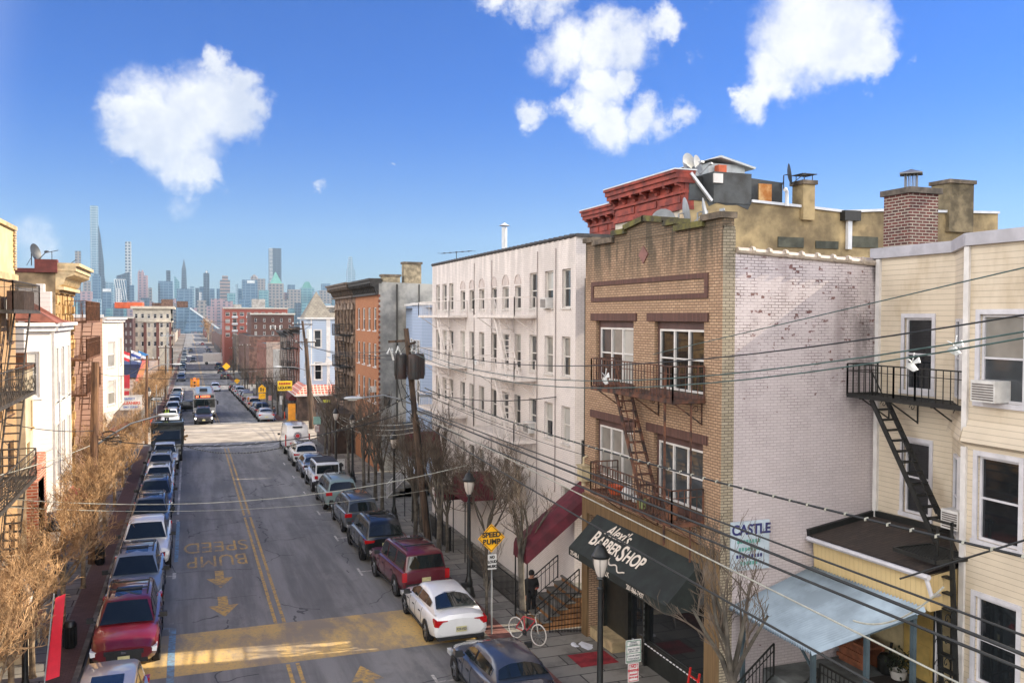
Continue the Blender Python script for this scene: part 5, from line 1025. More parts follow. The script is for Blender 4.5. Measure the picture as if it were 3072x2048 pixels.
# ================================================================ VEHICLES  (local: +Y = front, length along Y)
TYRE=lambda:plain('tyre_rubber',(.012,.012,.013,1),.85,.3,8); RIMA=lambda:plain('alloy_rim',S(150,152,156),.35,.15,6,metal=.8); RIMD=lambda:plain('dark_rim',S(44,46,50),.4,.2,6,metal=.5)
BPL=lambda:plain('black_plastic',(.018,.019,.02,1),.6,.2,6); CHR=lambda:plain('chrome',S(190,192,196),.2,.08,4,metal=.9)
HL=lambda:glass('headlight_glass',(.6,.62,.62,1),.08,.6,.25); TL=lambda:glass('tail_light_red',(.42,.012,.015,1),.12,.6,.3); CGL=lambda:glass('car_glass',(.012,.017,.018,1),.03,.7,.5)
HLON=lambda:emit('lit_headlight',(1,.95,.82,1),1.6)
CACHE={}
# body stations: (y, halfwidth, z_bottom, z_belt(shoulder), z_crown)  ; cabin: base y front/rear, roof y front/rear, roof z, roof halfwidth
SPEC={
 'sedan':dict(L=4.75,W=1.84,wb=2.85,wr=.33,st=[(-2.37,.74,.42,.72,.86),(-2.3,.84,.3,.84,1.02),(-1.9,.9,.25,.9,1.1),(-1.2,.92,.22,.92,1.08),(.3,.92,.22,.9,1.0),(.95,.92,.22,.88,.98),(1.7,.89,.22,.8,.9),(2.2,.82,.26,.68,.78),(2.37,.68,.36,.6,.66)],cab=(1.05,-1.85,.35,-.95,1.43,.58,.81)),
 'coupe_sedan':dict(L=4.75,W=1.86,wb=2.9,wr=.335,st=[(-2.37,.76,.42,.74,.92),(-2.3,.86,.3,.86,1.04),(-1.95,.91,.25,.9,1.1),(-1.2,.93,.22,.92,1.06),(.3,.93,.22,.9,1.0),(.95,.93,.22,.88,.97),(1.7,.9,.22,.8,.88),(2.2,.82,.26,.66,.76),(2.37,.66,.36,.58,.64)],cab=(1.1,-2.05,.3,-.75,1.42,.57,.82)),
 'suv':dict(L=4.75,W=1.9,wb=2.85,wr=.37,st=[(-2.37,.82,.5,.95,1.06),(-2.32,.9,.36,1.02,1.12),(-1.9,.94,.3,1.04,1.12),(-1.2,.95,.28,1.04,1.12),(.4,.95,.28,1.03,1.1),(1.0,.95,.28,1.0,1.1),(1.75,.92,.3,.94,1.05),(2.2,.87,.34,.86,.96),(2.37,.76,.45,.74,.8)],cab=(1.1,-2.3,.45,-1.95,1.72,.64,.84)),
 'boxsuv':dict(L=4.85,W=1.92,wb=2.95,wr=.39,st=[(-2.42,.86,.5,1.0,1.1),(-2.38,.92,.4,1.05,1.14),(-1.9,.95,.32,1.07,1.14),(-1.2,.96,.3,1.07,1.14),(.4,.96,.3,1.06,1.14),(1.0,.96,.3,1.04,1.14),(1.8,.94,.32,1.0,1.1),(2.3,.9,.36,.95,1.02),(2.42,.82,.48,.84,.88)],cab=(1.1,-2.38,.55,-2.2,1.8,.68,.86)),
 'minivan':dict(L=5.1,W=1.95,wb=3.1,wr=.35,st=[(-2.55,.84,.46,1.0,1.1),(-2.5,.92,.34,1.06,1.15),(-1.9,.97,.28,1.06,1.15),(-1.2,.97,.26,1.05,1.14),(.6,.97,.26,1.0,1.08),(1.4,.96,.26,.94,1.04),(2.0,.92,.28,.86,.95),(2.4,.84,.3,.76,.84),(2.55,.7,.4,.66,.7)],cab=(1.75,-2.48,.75,-2.15,1.76,.66,.88)),
 'pickup':dict(L=5.7,W=2.02,wb=3.6,wr=.42,st=[(-2.85,.92,.6,1.02,1.02),(-2.8,.96,.5,1.14,1.16),(-1.9,.99,.42,1.14,1.16),(-1.0,1.0,.4,1.14,1.16),(.7,1.0,.4,1.12,1.18),(1.2,1.0,.4,1.12,1.22),(2.1,.98,.42,1.1,1.2),(2.75,.95,.46,1.06,1.12),(2.85,.88,.55,.96,1.0)],cab=(1.35,-.95,.75,-.75,1.9,.7,.9)),
 'jeep':dict(L=4.4,W=1.87,wb=3.0,wr=.42,st=[(-2.0,.74,.6,1.12,1.12),(-1.95,.78,.55,1.14,1.14),(-1.0,.78,.5,1.14,1.14),(0,.78,.5,1.14,1.16),(.8,.78,.5,1.14,1.2),(1.3,.74,.5,1.12,1.2),(1.9,.66,.55,1.1,1.16),(2.0,.62,.6,1.04,1.1)],cab=(.95,-1.97,.65,-1.92,1.84,.7,.77)),
 'van':dict(L=5.8,W=2.05,wb=3.5,wr=.36,st=[(-2.9,.95,.5,1.3,1.3),(-2.86,1.0,.42,1.35,1.35),(-1,1.02,.36,1.35,1.35),(1.0,1.02,.36,1.3,1.35),(1.7,1.0,.36,1.2,1.28),(2.3,.96,.36,1.1,1.2),(2.75,.88,.4,.95,1.05),(2.9,.76,.5,.8,.85)],cab=(2.05,-2.86,1.15,-2.75,2.5,.84,.97)),
}
def cutbody(b,s,W):
    # lofted lower body with rounded corners
    sc=W/2/max(q[1] for q in s); rings=[]
    for (y,w,zb,zs,zc) in s:
        w*=sc; tk=.06
        h=[(0,zb),(w*.8,zb),(w*.95,zb+.1),(w,zb+(zs-zb)*.45),(w*.985,zb+(zs-zb)*.8),(w*.93,zs),(w*.78,zs+(zc-zs)*.6),(w*.45,zc-.01*(w)),(0,zc)]
        rings.append([(x,y,z) for x,z in h]+[(-x,y,z) for x,z in h[-2:0:-1]])
    n=len(rings[0]); vs=[p for r in rings for p in r]
    b.add(vs,[(i*n+k,i*n+(k+1)%n,(i+1)*n+(k+1)%n,(i+1)*n+k) for i in range(len(rings)-1) for k in range(n)],0,True)
    b.add(rings[0],[tuple(range(n))],0,True); b.add(rings[-1],[tuple(range(n))[::-1]],0,True)
def lerpst(s,y,i):
    for a,c in zip(s,s[1:]):
        if a[0]<=y<=c[0]: k=(y-a[0])/(c[0]-a[0]); return a[i]+(c[i]-a[i])*k
    return s[0][i] if y<s[0][0] else s[-1][i]
def car_meshes(kind,detail=2):
    key=(kind,detail)
    if key in CACHE: return CACHE[key]
    P=SPEC[kind]; s=P['st']; W=P['W']; L=P['L']; bf,br,rf,rr,rz,rw,bw=P['cab']; out=[]
    zb=lambda y:lerpst(s,y,4)-.02
    def O(name,b,mats,par=None,**k): out.append((name,b.build(name,mats,None,**k),par)); return len(out)-1
    b=MB(); cutbody(b,s,W)
    # cabin shell
    bwx=bw; base=[(-bwx,br,zb(br)-.05),(bwx,br,zb(br)-.05),(bwx,bf,zb(bf)-.05),(-bwx,bf,zb(bf)-.05)]
    mids=[]; 
    if kind in('sedan','coupe_sedan'): ys=[(br,0),(rr-.25,.86),(rr+.15,.98),((rr+rf)/2,1.03),(rf-.1,.98),(rf+.12,.9),(bf,0)]
    else: ys=[(br,0),(br+(rr-br)*.8,.84),(rr+.12,.985),((rr+rf)/2,1.02),(rf-.12,.985),(rf+.1,.9),(bf,0)]
    prof=[]
    for y,k in ys:
        z0=zb(y)-.05; z=z0+(rz-z0)*k if k>0 else z0; ww=bwx+(rw-bwx)*min(1,max(0,(z-1.0)/(rz-1.0)))*.98 if k>0 else bwx*.93
        prof.append((y,z,ww))
    rings=[]
    for y,z,w in prof:
        z0=zb(y)-.08; rings.append([(-bwx*(.97),y,z0),(-w,y,z-.05 if z>z0+.1 else z),(-w*.86,y,z),(0,y,z+.015),(w*.86,y,z),(w,y,z-.05 if z>z0+.1 else z),(bwx*.97,y,z0)])
    m=7; vs=[p for r in rings for p in r]; b.add(vs,[(i*m+k,i*m+k+1,(i+1)*m+k+1,(i+1)*m+k) for i in range(len(rings)-1) for k in range(m-1)],0,True)
    ib=O('body',b,None and [] or [paint('paint_base',S(128,128,130))],sharp=38)
    # glass: side windows, windshield, rear window set just proud of the shell
    def sidepane(y0,y1,name='side_window'):
        for sgn in (-1,1):
            b=MB(); pts=[]
            def xat(z,y): 
                zl=zb(y)-.05; k=max(0,min(1,(z-1.0)/(rz-1.0))); return (bwx*.985+(rw-bwx)*k*.98)+.012
            zt=rz-.13
            def top(y):
                if y>rf: k=(y-rf)/(bf-rf); return zt-(zt-zb(y)-.04)*k**1.1
                if y<rr: k=(rr-y)/(rr-br+1e-6); return zt-(zt-zb(y)-.06)*(k**1.5 if kind in('sedan','coupe_sedan') else k*.35)
                return zt
            n=5; low=[];up=[]
            for i in range(n+1):
                y=y0+(y1-y0)*i/n; zl=zb(y)+.035; zu=max(zl+.01,top(y)); low.append((sgn*xat(zl,y),y,zl)); up.append((sgn*xat(zu,y),y,zu))
            b.add(low+up,[(i,i+1,n+2+i,n+1+i) for i in range(n)],0,True); O(name,b,CGL())
    if kind in('sedan','coupe_sedan'): sp=[(bf-.28,.02 if True else 0),(-.08,rr-.18),(rr-.22,br+.62)] 
    elif kind=='pickup': sp=[(bf-.3,.12),(.02,rr+.02)]
    elif kind=='van': sp=[(bf-.3,.75)]
    elif kind=='jeep': sp=[(rf+.05,-.15),(-.27,-1.1),(-1.22,rr+.1)]
    else: sp=[(bf-.3,.05),(-.06,-1.0),(-1.12,rr+.02)]
    for a,c in sp: sidepane(min(a,c),max(a,c))
    def fpane(ya,za,yb,zb_,wa,wb,name,off):
        b=MB(); n=6; vs=[]
        d=Vector((0,yb-ya,zb_-za)); nn=Vector((0,-d.z,d.y)).normalized(); nn=nn if nn.y*off>0 else -nn
        for k in range(3):
            t_=k/2; 
            for i in range(n+1):
                u=-1+2*i/n; w=wa+(wb-wa)*t_; p=Vector((u*w,ya+(yb-ya)*t_,za+(zb_-za)*t_))+nn*(.022+.03*(1-u*u)); vs.append(p)
        b.add(vs,[(k*(n+1)+i,k*(n+1)+i+1,(k+1)*(n+1)+i+1,(k+1)*(n+1)+i) for k in range(2) for i in range(n)],0,True); O(name,b,CGL())
    zf=zb(bf); fpane(bf-.03,zf+.03,rf+.1,rz-.09,bw*.9,rw*.88,'windshield',1)
    if kind in('sedan','coupe_sedan'): fpane(br+.15,zb(br)+.05,rr-.2,rz-.09,bw*.84,rw*.86,'rear_window',-1)
    elif kind=='pickup': fpane(br-.0,zb(br)+.12,rr-.02,rz-.15,bw*.85,rw*.9,'rear_window',-1)
    elif kind=='van': pass
    else: fpane(br+.0,zb(br)+.06,br+(rr-br)*.85,rz-.16,bw*.86,rw*.93,'rear_window',-1)
    # wheels
    wx=W/2-.11; hy=P['wb']/2; r=P['wr']
    for sx in (-1,1):
        for y in (hy,-hy):
            b=MB(); wdt=.12; prof_=[(r*.62,-wdt),(r*.92,-wdt),(r,-wdt*.7),(r,wdt*.7),(r*.92,wdt),(r*.62,wdt)]
            b.lathe(prof_,(sx*wx,y,r),18,axis='X'); iw=O('wheel',b,TYRE())
            b=MB(); fx=sx*(wx+wdt*.8); b.lathe([(.01,0),(r*.63,0),(r*.66,-sx*.03)],(fx,y,r),18,axis='X')
            for k in range(5):
                a=k*1.2566; d=Vector((0,math.cos(a),math.sin(a))); e=Vector((0,-math.sin(a),math.cos(a))); b.obox(Vector((fx+sx*.012,y,r))+d*r*.33,d*r*.3,e*r*.075,Vector((.014,0,0)))
            O('rim',b,RIMA(),iw)
            b=MB(); n=14; vs=[]; ra=r*1.17
            for i in range(n+1):
                a=math.pi*i/n*1.1-.157
                for rr_ in (r*.6,ra): vs.append((sx*(W/2+.008),y+rr_*math.cos(a),r+rr_*math.sin(a)))
            b.add(vs,[(2*i,2*i+1,2*i+3,2*i+2) for i in range(n)],0,False); O('wheel_arch',b,BPL())
    scw=W/2/max(q[1] for q in s)
    for sx in (-1,1):
        b=MB()
        for y in ([bf-.38,-.03,max(rr-.1,-hy*.8)] if kind not in('pickup','van') else [bf-.38,br+.05]):
            w_=lerpst(s,y,1)*scw; z0,z1=lerpst(s,y,2),lerpst(s,y,3); b.tube([(sx*(w_*.95+.004),y,z0+.12),(sx*(w_+.004),y,z0+(z1-z0)*.45),(sx*(w_*.985+.005),y,z0+(z1-z0)*.8),(sx*(w_*.93+.006),y,z1)],.007,3,smooth=False)
            if y<bf-.3: b.obox((sx*(w_*.985+.012),y+.22,z0+(z1-z0)*.78),(.012,0,0),(0,.09,0),(0,0,.014))
        b.bar((sx*W/2*.99,-hy+.45,.33),(sx*W/2*.99,hy-.45,.33),.03,.08); O('door_seam',b,BPL())
    yF=s[-1][0]; yR=s[0][0]; zs=lerpst(s,yF,3)
    w2=W/2
    def lamp(name,pts,m,d): b=MB(); b.prism(pts,d); O(name,b,m)
    for sx in (-1,1):
        h=s[-2]; f=s[-1]; z=h[3]-.06
        if kind=='jeep': b=MB(); b.lathe([(.01,.05),(.11,.04),(.12,-.02)],(sx*.45,yF,.95),12,axis='Y'); O('headlight',b,HL())
        else: lamp('headlight',[(sx*w2*.95,yF-.34,zs+.03),(sx*w2*.93,yF-.3,zs-.12),(sx*w2*.55,yF-.3,zs-.1),(sx*w2*.6,yF-.3,zs-.01)],HL(),(0,.3 if kind!='pickup' else .33,-.01))
        q=s[1]; zt=q[3]
        if kind in('sedan','coupe_sedan'): lamp('tail_light',[(sx*w2*.91,yR-.0,zt+.03),(sx*w2*.92,yR-.0,zt-.14),(sx*w2*.78,yR-.0,zt-.17),(sx*w2*.64,yR-.0,zt-.03),(sx*w2*.46,yR-.0,zt+.0),(sx*w2*.46,yR-.0,zt+.03)],TL(),(0,.3,.02))
        elif kind in('boxsuv',): b=MB(); b.box(min(sx*w2*.965,sx*w2*.78),max(sx*w2*.965,sx*w2*.78),yR-.015,yR+.1,zt-.3,zt+.04); O('tail_light',b,TL())
        elif kind in('minivan',): b=MB(); b.box(min(sx*w2*.98,sx*w2*.62),max(sx*w2*.98,sx*w2*.62),yR-.02,yR+.2,zt-.12,zt+.06); O('tail_light',b,TL())
        elif kind=='jeep': b=MB(); b.box(min(sx*.8,sx*.6),max(sx*.8,sx*.6),yR-.06,yR+.05,.85,1.05); O('tail_light',b,TL())
        elif kind=='van': b=MB(); b.box(min(sx*w2*.99,sx*w2*.9),max(sx*w2*.99,sx*w2*.9),yR-.03,yR+.1,.8,1.75); O('tail_light',b,TL())
        elif kind=='pickup': b=MB(); b.box(min(sx*w2*.97,sx*w2*.82),max(sx*w2*.97,sx*w2*.82),yR-.03,yR+.12,.75,1.1); O('tail_light',b,TL())
        else: lamp('tail_light',[(sx*w2*.97,yR-.02,zt+.02),(sx*w2*.95,yR-.02,zt-.13),(sx*w2*.55,yR-.02,zt-.1),(sx*w2*.5,yR-.02,zt-.02)],TL(),(0,.3,.0))
        b=MB(); b.obox((sx*(w2+.09),bf-.42,zb(bf)+.1),(.1,0,0),(0,.06,0),(0,0,.075)); b.bar((sx*w2*.92,bf-.4,zb(bf)+.04),(sx*(w2+.03),bf-.4,zb(bf)+.08),.05); O('mirror',b,BPL())
    # bumper, grille, plates
    b=MB(); h=s[-2]; f=s[-1]; b.box(-f[1]*.62,f[1]*.62,f[0]-.05,f[0]+.03,f[2]+.0,f[3]-.08 if kind!='sedan' else f[3]-.12); b.box(-f[1]*.85,f[1]*.85,f[0]-.25,f[0]+.015,f[2]-.1,f[2]+.02); O('grille',b,BPL())
    if kind!='jeep':
        b=MB(); k_=.5 if kind in('sedan','coupe_sedan') else .56; b.prism([(-w2*k_,h[0]+.02,h[3]-.03),(-w2*k_,f[0]+.035,f[3]-.03),(-w2*k_,f[0]+.035,f[3]-.13),(-w2*k_,h[0],h[3]-.24)],(w2*k_*2,0,0)); O('upper_grille',b,BPL())
        b=MB(); b.box(-.07,.07,f[0]+.036,f[0]+.05,f[3]-.11,f[3]-.04); O('badge',b,CHR())
        b=MB(); b.box(-.16,.16,f[0]+.03,f[0]+.045,f[2]+.0,f[2]+.12); O('front_plate',b,plain('plate_cream',S(206,200,150),.5,.1,6))
    b=MB(); b.box(-w2*.82,w2*.82,yR-.02,yR+.3,s[0][2]-.14,s[0][2]+(-.04 if kind in('sedan','coupe_sedan') else .16)); O('rear_bumper',b,BPL())
    b=MB(); zp=s[0][3]-.14 if kind!='van' else .75; zp=zp if kind in('sedan','coupe_sedan','suv') else .78; b.box(-.17,.17,yR-.045,yR-.02,zp-.08,zp+.08); O('licence_plate',b,plain('plate_cream',S(206,200,150),.5,.1,6))
    if kind in('suv','boxsuv','minivan'):
        b=MB()
        for sx in (-1,1): b.tube([(sx*rw*.86,rf-.25,rz-.01),(sx*rw*.88,rf-.45,rz+.06),(sx*rw*.88,rr+.45,rz+.06),(sx*rw*.86,rr+.25,rz-.01)],.022,5)
        if kind!='minivan': 
            for y in (rf-.8,rr+.75): b.bar((-rw*.86,y,rz+.06),(rw*.86,y,rz+.06),.04)
        O('roof_rack',b,BPL())
        if kind=='suv':
            b=MB(); b.add([(-rw*.6,rf-.2,rz+.0),(rw*.6,rf-.2,rz+.0),(rw*.6,rf-1.1,rz+.045),(-rw*.6,rf-1.1,rz+.045)],[(0,1,2,3)]); O('sunroof',b,CGL())
    if kind=='jeep':
        b=MB(); b.lathe([(.2,-.12),(.38,-.12),(.42,-.05),(.42,.06),(.36,.12),(.2,.12)],(0.1,yR-.16,1.05),18,axis='Y'); b.lathe([(.01,-.1),(.22,-.1)],(0.1,yR-.16,1.05),12,axis='Y'); O('spare_wheel',b,TYRE())
        b=MB(); 
        for sx in (-1,1):
            for y in (hy,-hy): b.prism([(sx*.74,y-.62,.72),(sx*.74,y-.45,.98),(sx*.74,y+.45,.98),(sx*.74,y+.62,.72),(sx*.74,y+.55,.72),(sx*.74,y+.4,.9),(sx*.74,y-.4,.9),(sx*.74,y-.55,.72)],(sx*.22,0,0))
        O('fender',b,paint('paint_base',S(128,128,130)))
        b=MB(); b.box(-rw*.92,rw*.92,rr+.1,rf-.05,rz+.0,rz+.03); O('soft_top',b,BPL())
    if kind=='van': b=MB(); b.box(-.4,.4,yR-.01,yR+.1,2.3,2.4); O('brake_light',b,BPL())
    if kind=='pickup': b=MB(); b.box(-.86,.86,-2.72,-1.05,1.155,1.175); O('bed_cover',b,BPL())
    for n,o,p in out: COL.objects.unlink(o)
    CACHE[key]=out; return out
FARKEEP={'body','windshield','rear_window','side_window','wheel','headlight','tail_light','licence_plate','mirror','grille'}
def car(kind,x,y,face,col,label,cat='car',group=None,sc=1.,rz=0.,lit=False,rims=None,coat=1.,metal=0.,far=False,name=None,drop=0,skip=(),scl=None):
    """face=+1 drives away from the camera (+Y), -1 towards it"""
    ms=car_meshes(kind); ang=(0 if face>0 else math.pi)+rz; z=zr(y)+.004-drop
    t=thing(name or {'sedan':'parked_sedan','coupe_sedan':'parked_sedan','suv':'parked_suv','boxsuv':'parked_suv','minivan':'parked_minivan','pickup':'pickup_truck','jeep':'jeep_style_offroader','van':'cargo_van'}[kind],(x,y,z),label,cat,group,ang)
    if name is None and kind=='jeep': t.name='offroad_car'
    t['_o']=(0,0,0); s3=scl or (sc,sc,sc); t.scale=s3
    t.rotation_euler.x=-face*math.atan(.0133)
    pm=paint('paint_%d_%d_%d'%col,S(*col),.35,metal,coat); made={}
    for i,(n,o,p) in enumerate(ms):
        if far and n not in FARKEEP: continue
        if n in skip: continue
        c=o.copy(); COL.objects.link(c); c.parent=made.get(p,t) if p is not None else t; made[i]=c
        if n in('body','fender'): c.material_slots[0].link='OBJECT'; c.material_slots[0].material=pm
        if n=='headlight' and lit: c.material_slots[0].link='OBJECT'; c.material_slots[0].material=HLON()
        if n=='rim' and rims: c.material_slots[0].link='OBJECT'; c.material_slots[0].material=rims
    return t
G1='cars parked along the right kerb'; G2='cars parked along the left kerb'
XR=8.32; XL=-2.0
k=1.05
t=car('sedan',XR+.1,24.0,1,(48,56,72),'dark blue grey sedan, nearest car on the right kerb',group=G1,sc=1.07,rims=RIMA())
t=car('coupe_sedan',XR+.12,30.65,1,(226,226,226),'white sedan with red wraparound tail lights straddling the yellow hump',group=G1,sc=1.06,rims=RIMA()); WS=t
text('R29-VSD',.11,(0,-2.425,.6),(1,0,0),(0,0,1),NAVY,t,sx=.8)
t=car('boxsuv',XR+.15,36.1,1,(88,18,32),'dark red boxy suv behind the white sedan, roof rails and square lights',group=G1,sc=1.04,rz=.07)
t=car('suv',XR-.02,42.0,1,(18,24,26),'glossy black suv between the dark red suv and the grey minivan',group=G1,sc=1.07,rims=RIMD())
t=car('minivan',XR+.05,47.95,1,(70,78,84),'dark grey minivan with wide red tail lights',group=G1,sc=1.0)
t=car('minivan',XR,54.2,1,(128,148,146),'pale teal minivan in front of the white off-roader',group=G1,sc=1.02)
t=car('jeep',XR+.05,60.15,1,(220,222,226),'white boxy off-roader with a spare wheel on its tailgate','car',G1,sc=1.05)
t=car('sedan',XR+.05,65.9,1,(74,84,98),'dark grey blue sedan ahead of the white off-roader',group=G1,sc=1.05)
t=car('suv',XR+.05,71.6,1,(206,206,206),'white suv parked right behind the cargo van',group=G1,sc=1.03)
t=car('van',XR+.15,78.9,1,(216,214,214),'white high cargo van with a red round emblem on its rear doors','van',sc=1.0); VAN=t
b=MB(); yR=-2.935
for r0,r1,m in ((.30,.33,0),(.2,.26,0),(0.,.16,1)):
    n=20; vs=[(rr*math.cos(2*math.pi*i/n),yR,1.62+rr*math.sin(2*math.pi*i/n)) for rr in (r0,r1) for i in range(n)]; b.add(vs,[(i,(i+1)%n,n+(i+1)%n,n+i) for i in range(n)],m)
b.build('round_emblem',[plain('emblem_navy',S(60,50,80),.5,.05,3),plain('emblem_red',S(196,44,52),.5,.05,3)],t)
text('973.623.2299',.24,(0,yR,.98),(1,0,0),(0,0,1),plain('emblem_red',S(196,44,52),.5,.05,3),t,bold=.008)
# left kerb, facing the camera
t=car('suv',XL,24.6,-1,(176,172,172),'silver car at the bottom edge seen from above, sunroof on top',group=G2,sc=1.0,skip=('roof_rack',)); t.location.y=24.0
b=MB(); b.tube([(-.55,-2.45,.9),(-.5,-2.5,1.22),(-.38,-2.52,1.34),(.38,-2.52,1.34),(.5,-2.5,1.22),(.55,-2.45,.9)],.035,6); b.build('chrome_guard',CHR(),t); b=MB(); b.box(-.2,.2,-2.5,-2.47,1.08,1.26); b.build('plate',WHITE(),t); text('A11225',.13,(0,-2.455,1.17),(-1,0,0),(0,0,1),plain('plate_ink',(.02,.02,.03,1),.5,.05,4),t)
t=car('suv',XL+.05,31.9,-1,(100,18,28),'dark red suv facing the camera on the left kerb',group=G2,sc=1.06,rims=RIMD()); RS=t
t=car('suv',XL,37.95,-1,(112,126,146),'blue grey suv with a large sunroof behind the red suv',group=G2,sc=1.06)
t=car('pickup',XL+.12,43.9,-1,(222,222,222),'white pickup with a black grille facing the camera','pickup',G2,sc=1.04,rims=RIMD())
t=car('suv',XL+.05,50.3,-1,(64,74,84),'dark grey green wagon behind the white pickup',group=G2,sc=1.04)
t=car('suv',XL+.1,56.3,-1,(50,60,78),'dark blue suv on the left kerb behind the grey green wagon',group=G2,sc=1.04)
t=car('suv',XL+.1,62.2,-1,(222,220,216),'white hatchback, roof shining, fifth back on the left kerb',group=G2,sc=1.0)
t=car('suv',XL+.05,68.0,-1,(156,158,160),'silver suv between the white hatchback and the silver pickup',group=G2,sc=1.02)
t=car('pickup',XL+.2,73.4,-1,(196,206,214),'pale silver pickup in front of the black dump truck','pickup',G2,sc=.98)
# dump truck (seen from the rear of the pickups) ------------------------------------------------
def dumptruck(x,y):
    t=thing('dump_truck',(x,y,zr(y)),'black tipper truck with high sides parked by the junction','truck'); BK=paint('truck_black',(.012,.018,.018,1),.45,0,.6,.3); L=5.2; z0=zr(y)
    b=MB(); x0,x1,y0,y1=x-1.2,x+1.2,y-1.6,y+3.4
    b.box(x0,x1,y0,y0+.12,z0+1.0,z0+3.0); b.box(x0,x0+.1,y0+.13,y1,z0+1.0,z0+2.7); b.box(x1-.1,x1,y0+.13,y1,z0+1.0,z0+2.7); b.box(x0,x1,y1+.005,y1+.1,z0+1.0,z0+2.6); b.box(x0,x1,y0+.13,y1,z0+.95,z0+1.05); b.box(x0-.05,x1+.05,y0-.5,y0,z0+2.85,z0+3.02)
    for i in range(6): yy=y0+.3+i*.85; b.box(x0-.06,x0-.001,yy,yy+.12,z0+1.0,z0+2.7); b.box(x1+.001,x1+.06,yy,yy+.12,z0+1.0,z0+2.7)
    b.build('dump_bed',BK,t); b=MB(); b.box(x-.45,x+.45,y-4.2,y+3.2,z0+.6,z0+.9); b.build('chassis',BPL(),t)
    b=MB(); b.prism([(x-1.05,y-1.8,z0+.8),(x-1.05,y-1.8,z0+2.5),(x-1.05,y-2.8,z0+2.45),(x-1.05,y-3.3,z0+1.7),(x-1.05,y-4.3,z0+1.5),(x-1.05,y-4.4,z0+.7)],(2.1,0,0)); b.build('cab',BK,t)
    b=MB(); b.prism([(x-.95,y-2.84,z0+2.38),(x-.95,y-3.3,z0+1.75),(x-.95,y-3.34,z0+1.75),(x-.95,y-2.88,z0+2.4)],(1.9,0,0)); b.build('windshield',CGL(),t)
    for sx in (-1,1):
        for yy in (y-3.4,y+1.9):
            b=MB(); b.lathe([(.28,-.17),(.46,-.17),(.5,-.1),(.5,.1),(.46,.17),(.28,.17)],(x+sx*.98,yy,z0+.5),16,axis='X'); w=b.build('wheel',TYRE(),t); w['_o']=t['_o']; b=MB(); b.lathe([(.01,0),(.3,0)],(x+sx*1.13,yy,z0+.5),12,axis='X'); b.build('rim',RIMD(),w)
    return t
dumptruck(XL+.25,79.6)
b=MB(); 
for i in range(26): a=R.uniform(0,3.14); c=Vector((XL+.25+R.uniform(-.95,.95),81+R.uniform(-2.2,1.8),zr(80)+1.6+R.uniform(-.3,.75))); d=Vector((math.cos(a),math.sin(a),R.uniform(-.5,.5)))*R.uniform(.25,.7); b.obox(c,d,d.cross(Vector((0,0,1))).normalized()*R.uniform(.04,.22),(0,0,R.uniform(.02,.1)),R.randrange(4))
tag(b.build('scrap_pile',[plain('scrap_grey',S(150,150,150),.7,.2,2),plain('scrap_wood',S(176,140,96),.8,.2,2),plain('scrap_orange',S(186,110,60),.7,.2,2),plain('scrap_dark',S(50,52,54),.7,.2,2)],None,org=(XL,81,1)),'loose scrap boards and rubble in the tipper bed','debris',kind='stuff')
# moving traffic + bus beyond the junction
car('suv',1.45,107.6,-1,(52,48,56),'dark suv with its headlights on in front of the bus','car',name='moving_suv',lit=True,sc=1.05)
def bus(x,y):
    t=thing('city_bus',(x,y,zr(y)),'white and grey city bus with an orange destination display','bus'); W=1.28; z0=zr(y)
    body=paint('bus_white',S(150,149,148),.4,0,.6,.2); y1=y+11
    b=MB(); prof=[(-W,.35),(-W,2.6),(-W*.93,2.95),(-W*.7,3.05),(W*.7,3.05),(W*.93,2.95),(W,2.6),(W,.35)]
    b.prism([(x+px,y,z0+pz) for px,pz in prof],(0,11,0)); b.build('body',body,t)
    b=MB(); b.box(x-W*.93,x-.03,y-.03,y+.01,z0+1.35,z0+2.35); b.box(x+.03,x+W*.93,y-.03,y+.01,z0+1.35,z0+2.35); b.build('windshield',CGL(),t)
    for sx in (-1,1):
        b=MB(); X=x+sx*(W+.01); b.box(min(X,X-sx*.02),max(X,X-sx*.02),y+.7,y1-.6,z0+1.35,z0+2.3); b.build('side_window',CGL(),t)
        b=MB(); b.lathe([(.01,-.05),(.12,-.04),(.13,0)],(x+sx*.98,y,z0+.78),10,axis='Y'); b.build('headlight',HLON(),t)
        for yy in (y+1.6,y+8.4): b=MB(); b.lathe([(.1,-.15),(.44,-.15),(.48,-.08),(.48,.08),(.44,.15),(.1,.15)],(x+sx*1.12,yy,z0+.48),14,axis='X'); b.build('wheel',TYRE(),t)
        b=MB(); b.box(x+sx*1.5-.1,x+sx*1.5+.1,y-.35,y-.25,z0+1.7,z0+2.15); b.bar((x+sx*1.22,y+.02,z0+2.3),(x+sx*1.5,y-.3,z0+2.1),.05); b.build('mirror',BPL(),t)
    b=MB(); b.box(x-W*.86,x+W*.86,y-.02,y+.02,z0+2.47,z0+2.83); d=b.build('destination_display',BPL(),t); d['_o']=t['_o']
    AMB=emit('display_orange',(1.,.13,.05,1),1.6); text('84',.3,(x-.8,y-.03,z0+2.65),(1,0,0),(0,0,1),AMB,d,ext=.002,bold=.012); text('NORTH',.3,(x+.12,y-.03,z0+2.65),(1,0,0),(0,0,1),AMB,d,ext=.002,bold=.012)
    b=MB(); b.box(x-W*.98,x+W*.98,y-.06,y+.1,z0+.3,z0+.55); b.build('bumper',BPL(),t); b=MB(); b.bar((x,y-.035,z0+1.35),(x,y-.035,z0+2.35),.05); b.box(x-.5,x+.4,y+3,y+5,z0+3.05,z0+3.3); b.build('roof_unit',BPL(),t)
bus(1.65,113.6)
car('sedan',.35,128,-1,(20,24,26),'black sedan turning out from the left behind the bus','car',name='moving_sedan',rz=1.1,far=True)
car('minivan',4.7,186,1,(196,206,222),'small white van driving away at the second crossing','car',name='moving_van',far=True)
FAR='cars parked farther down the street'
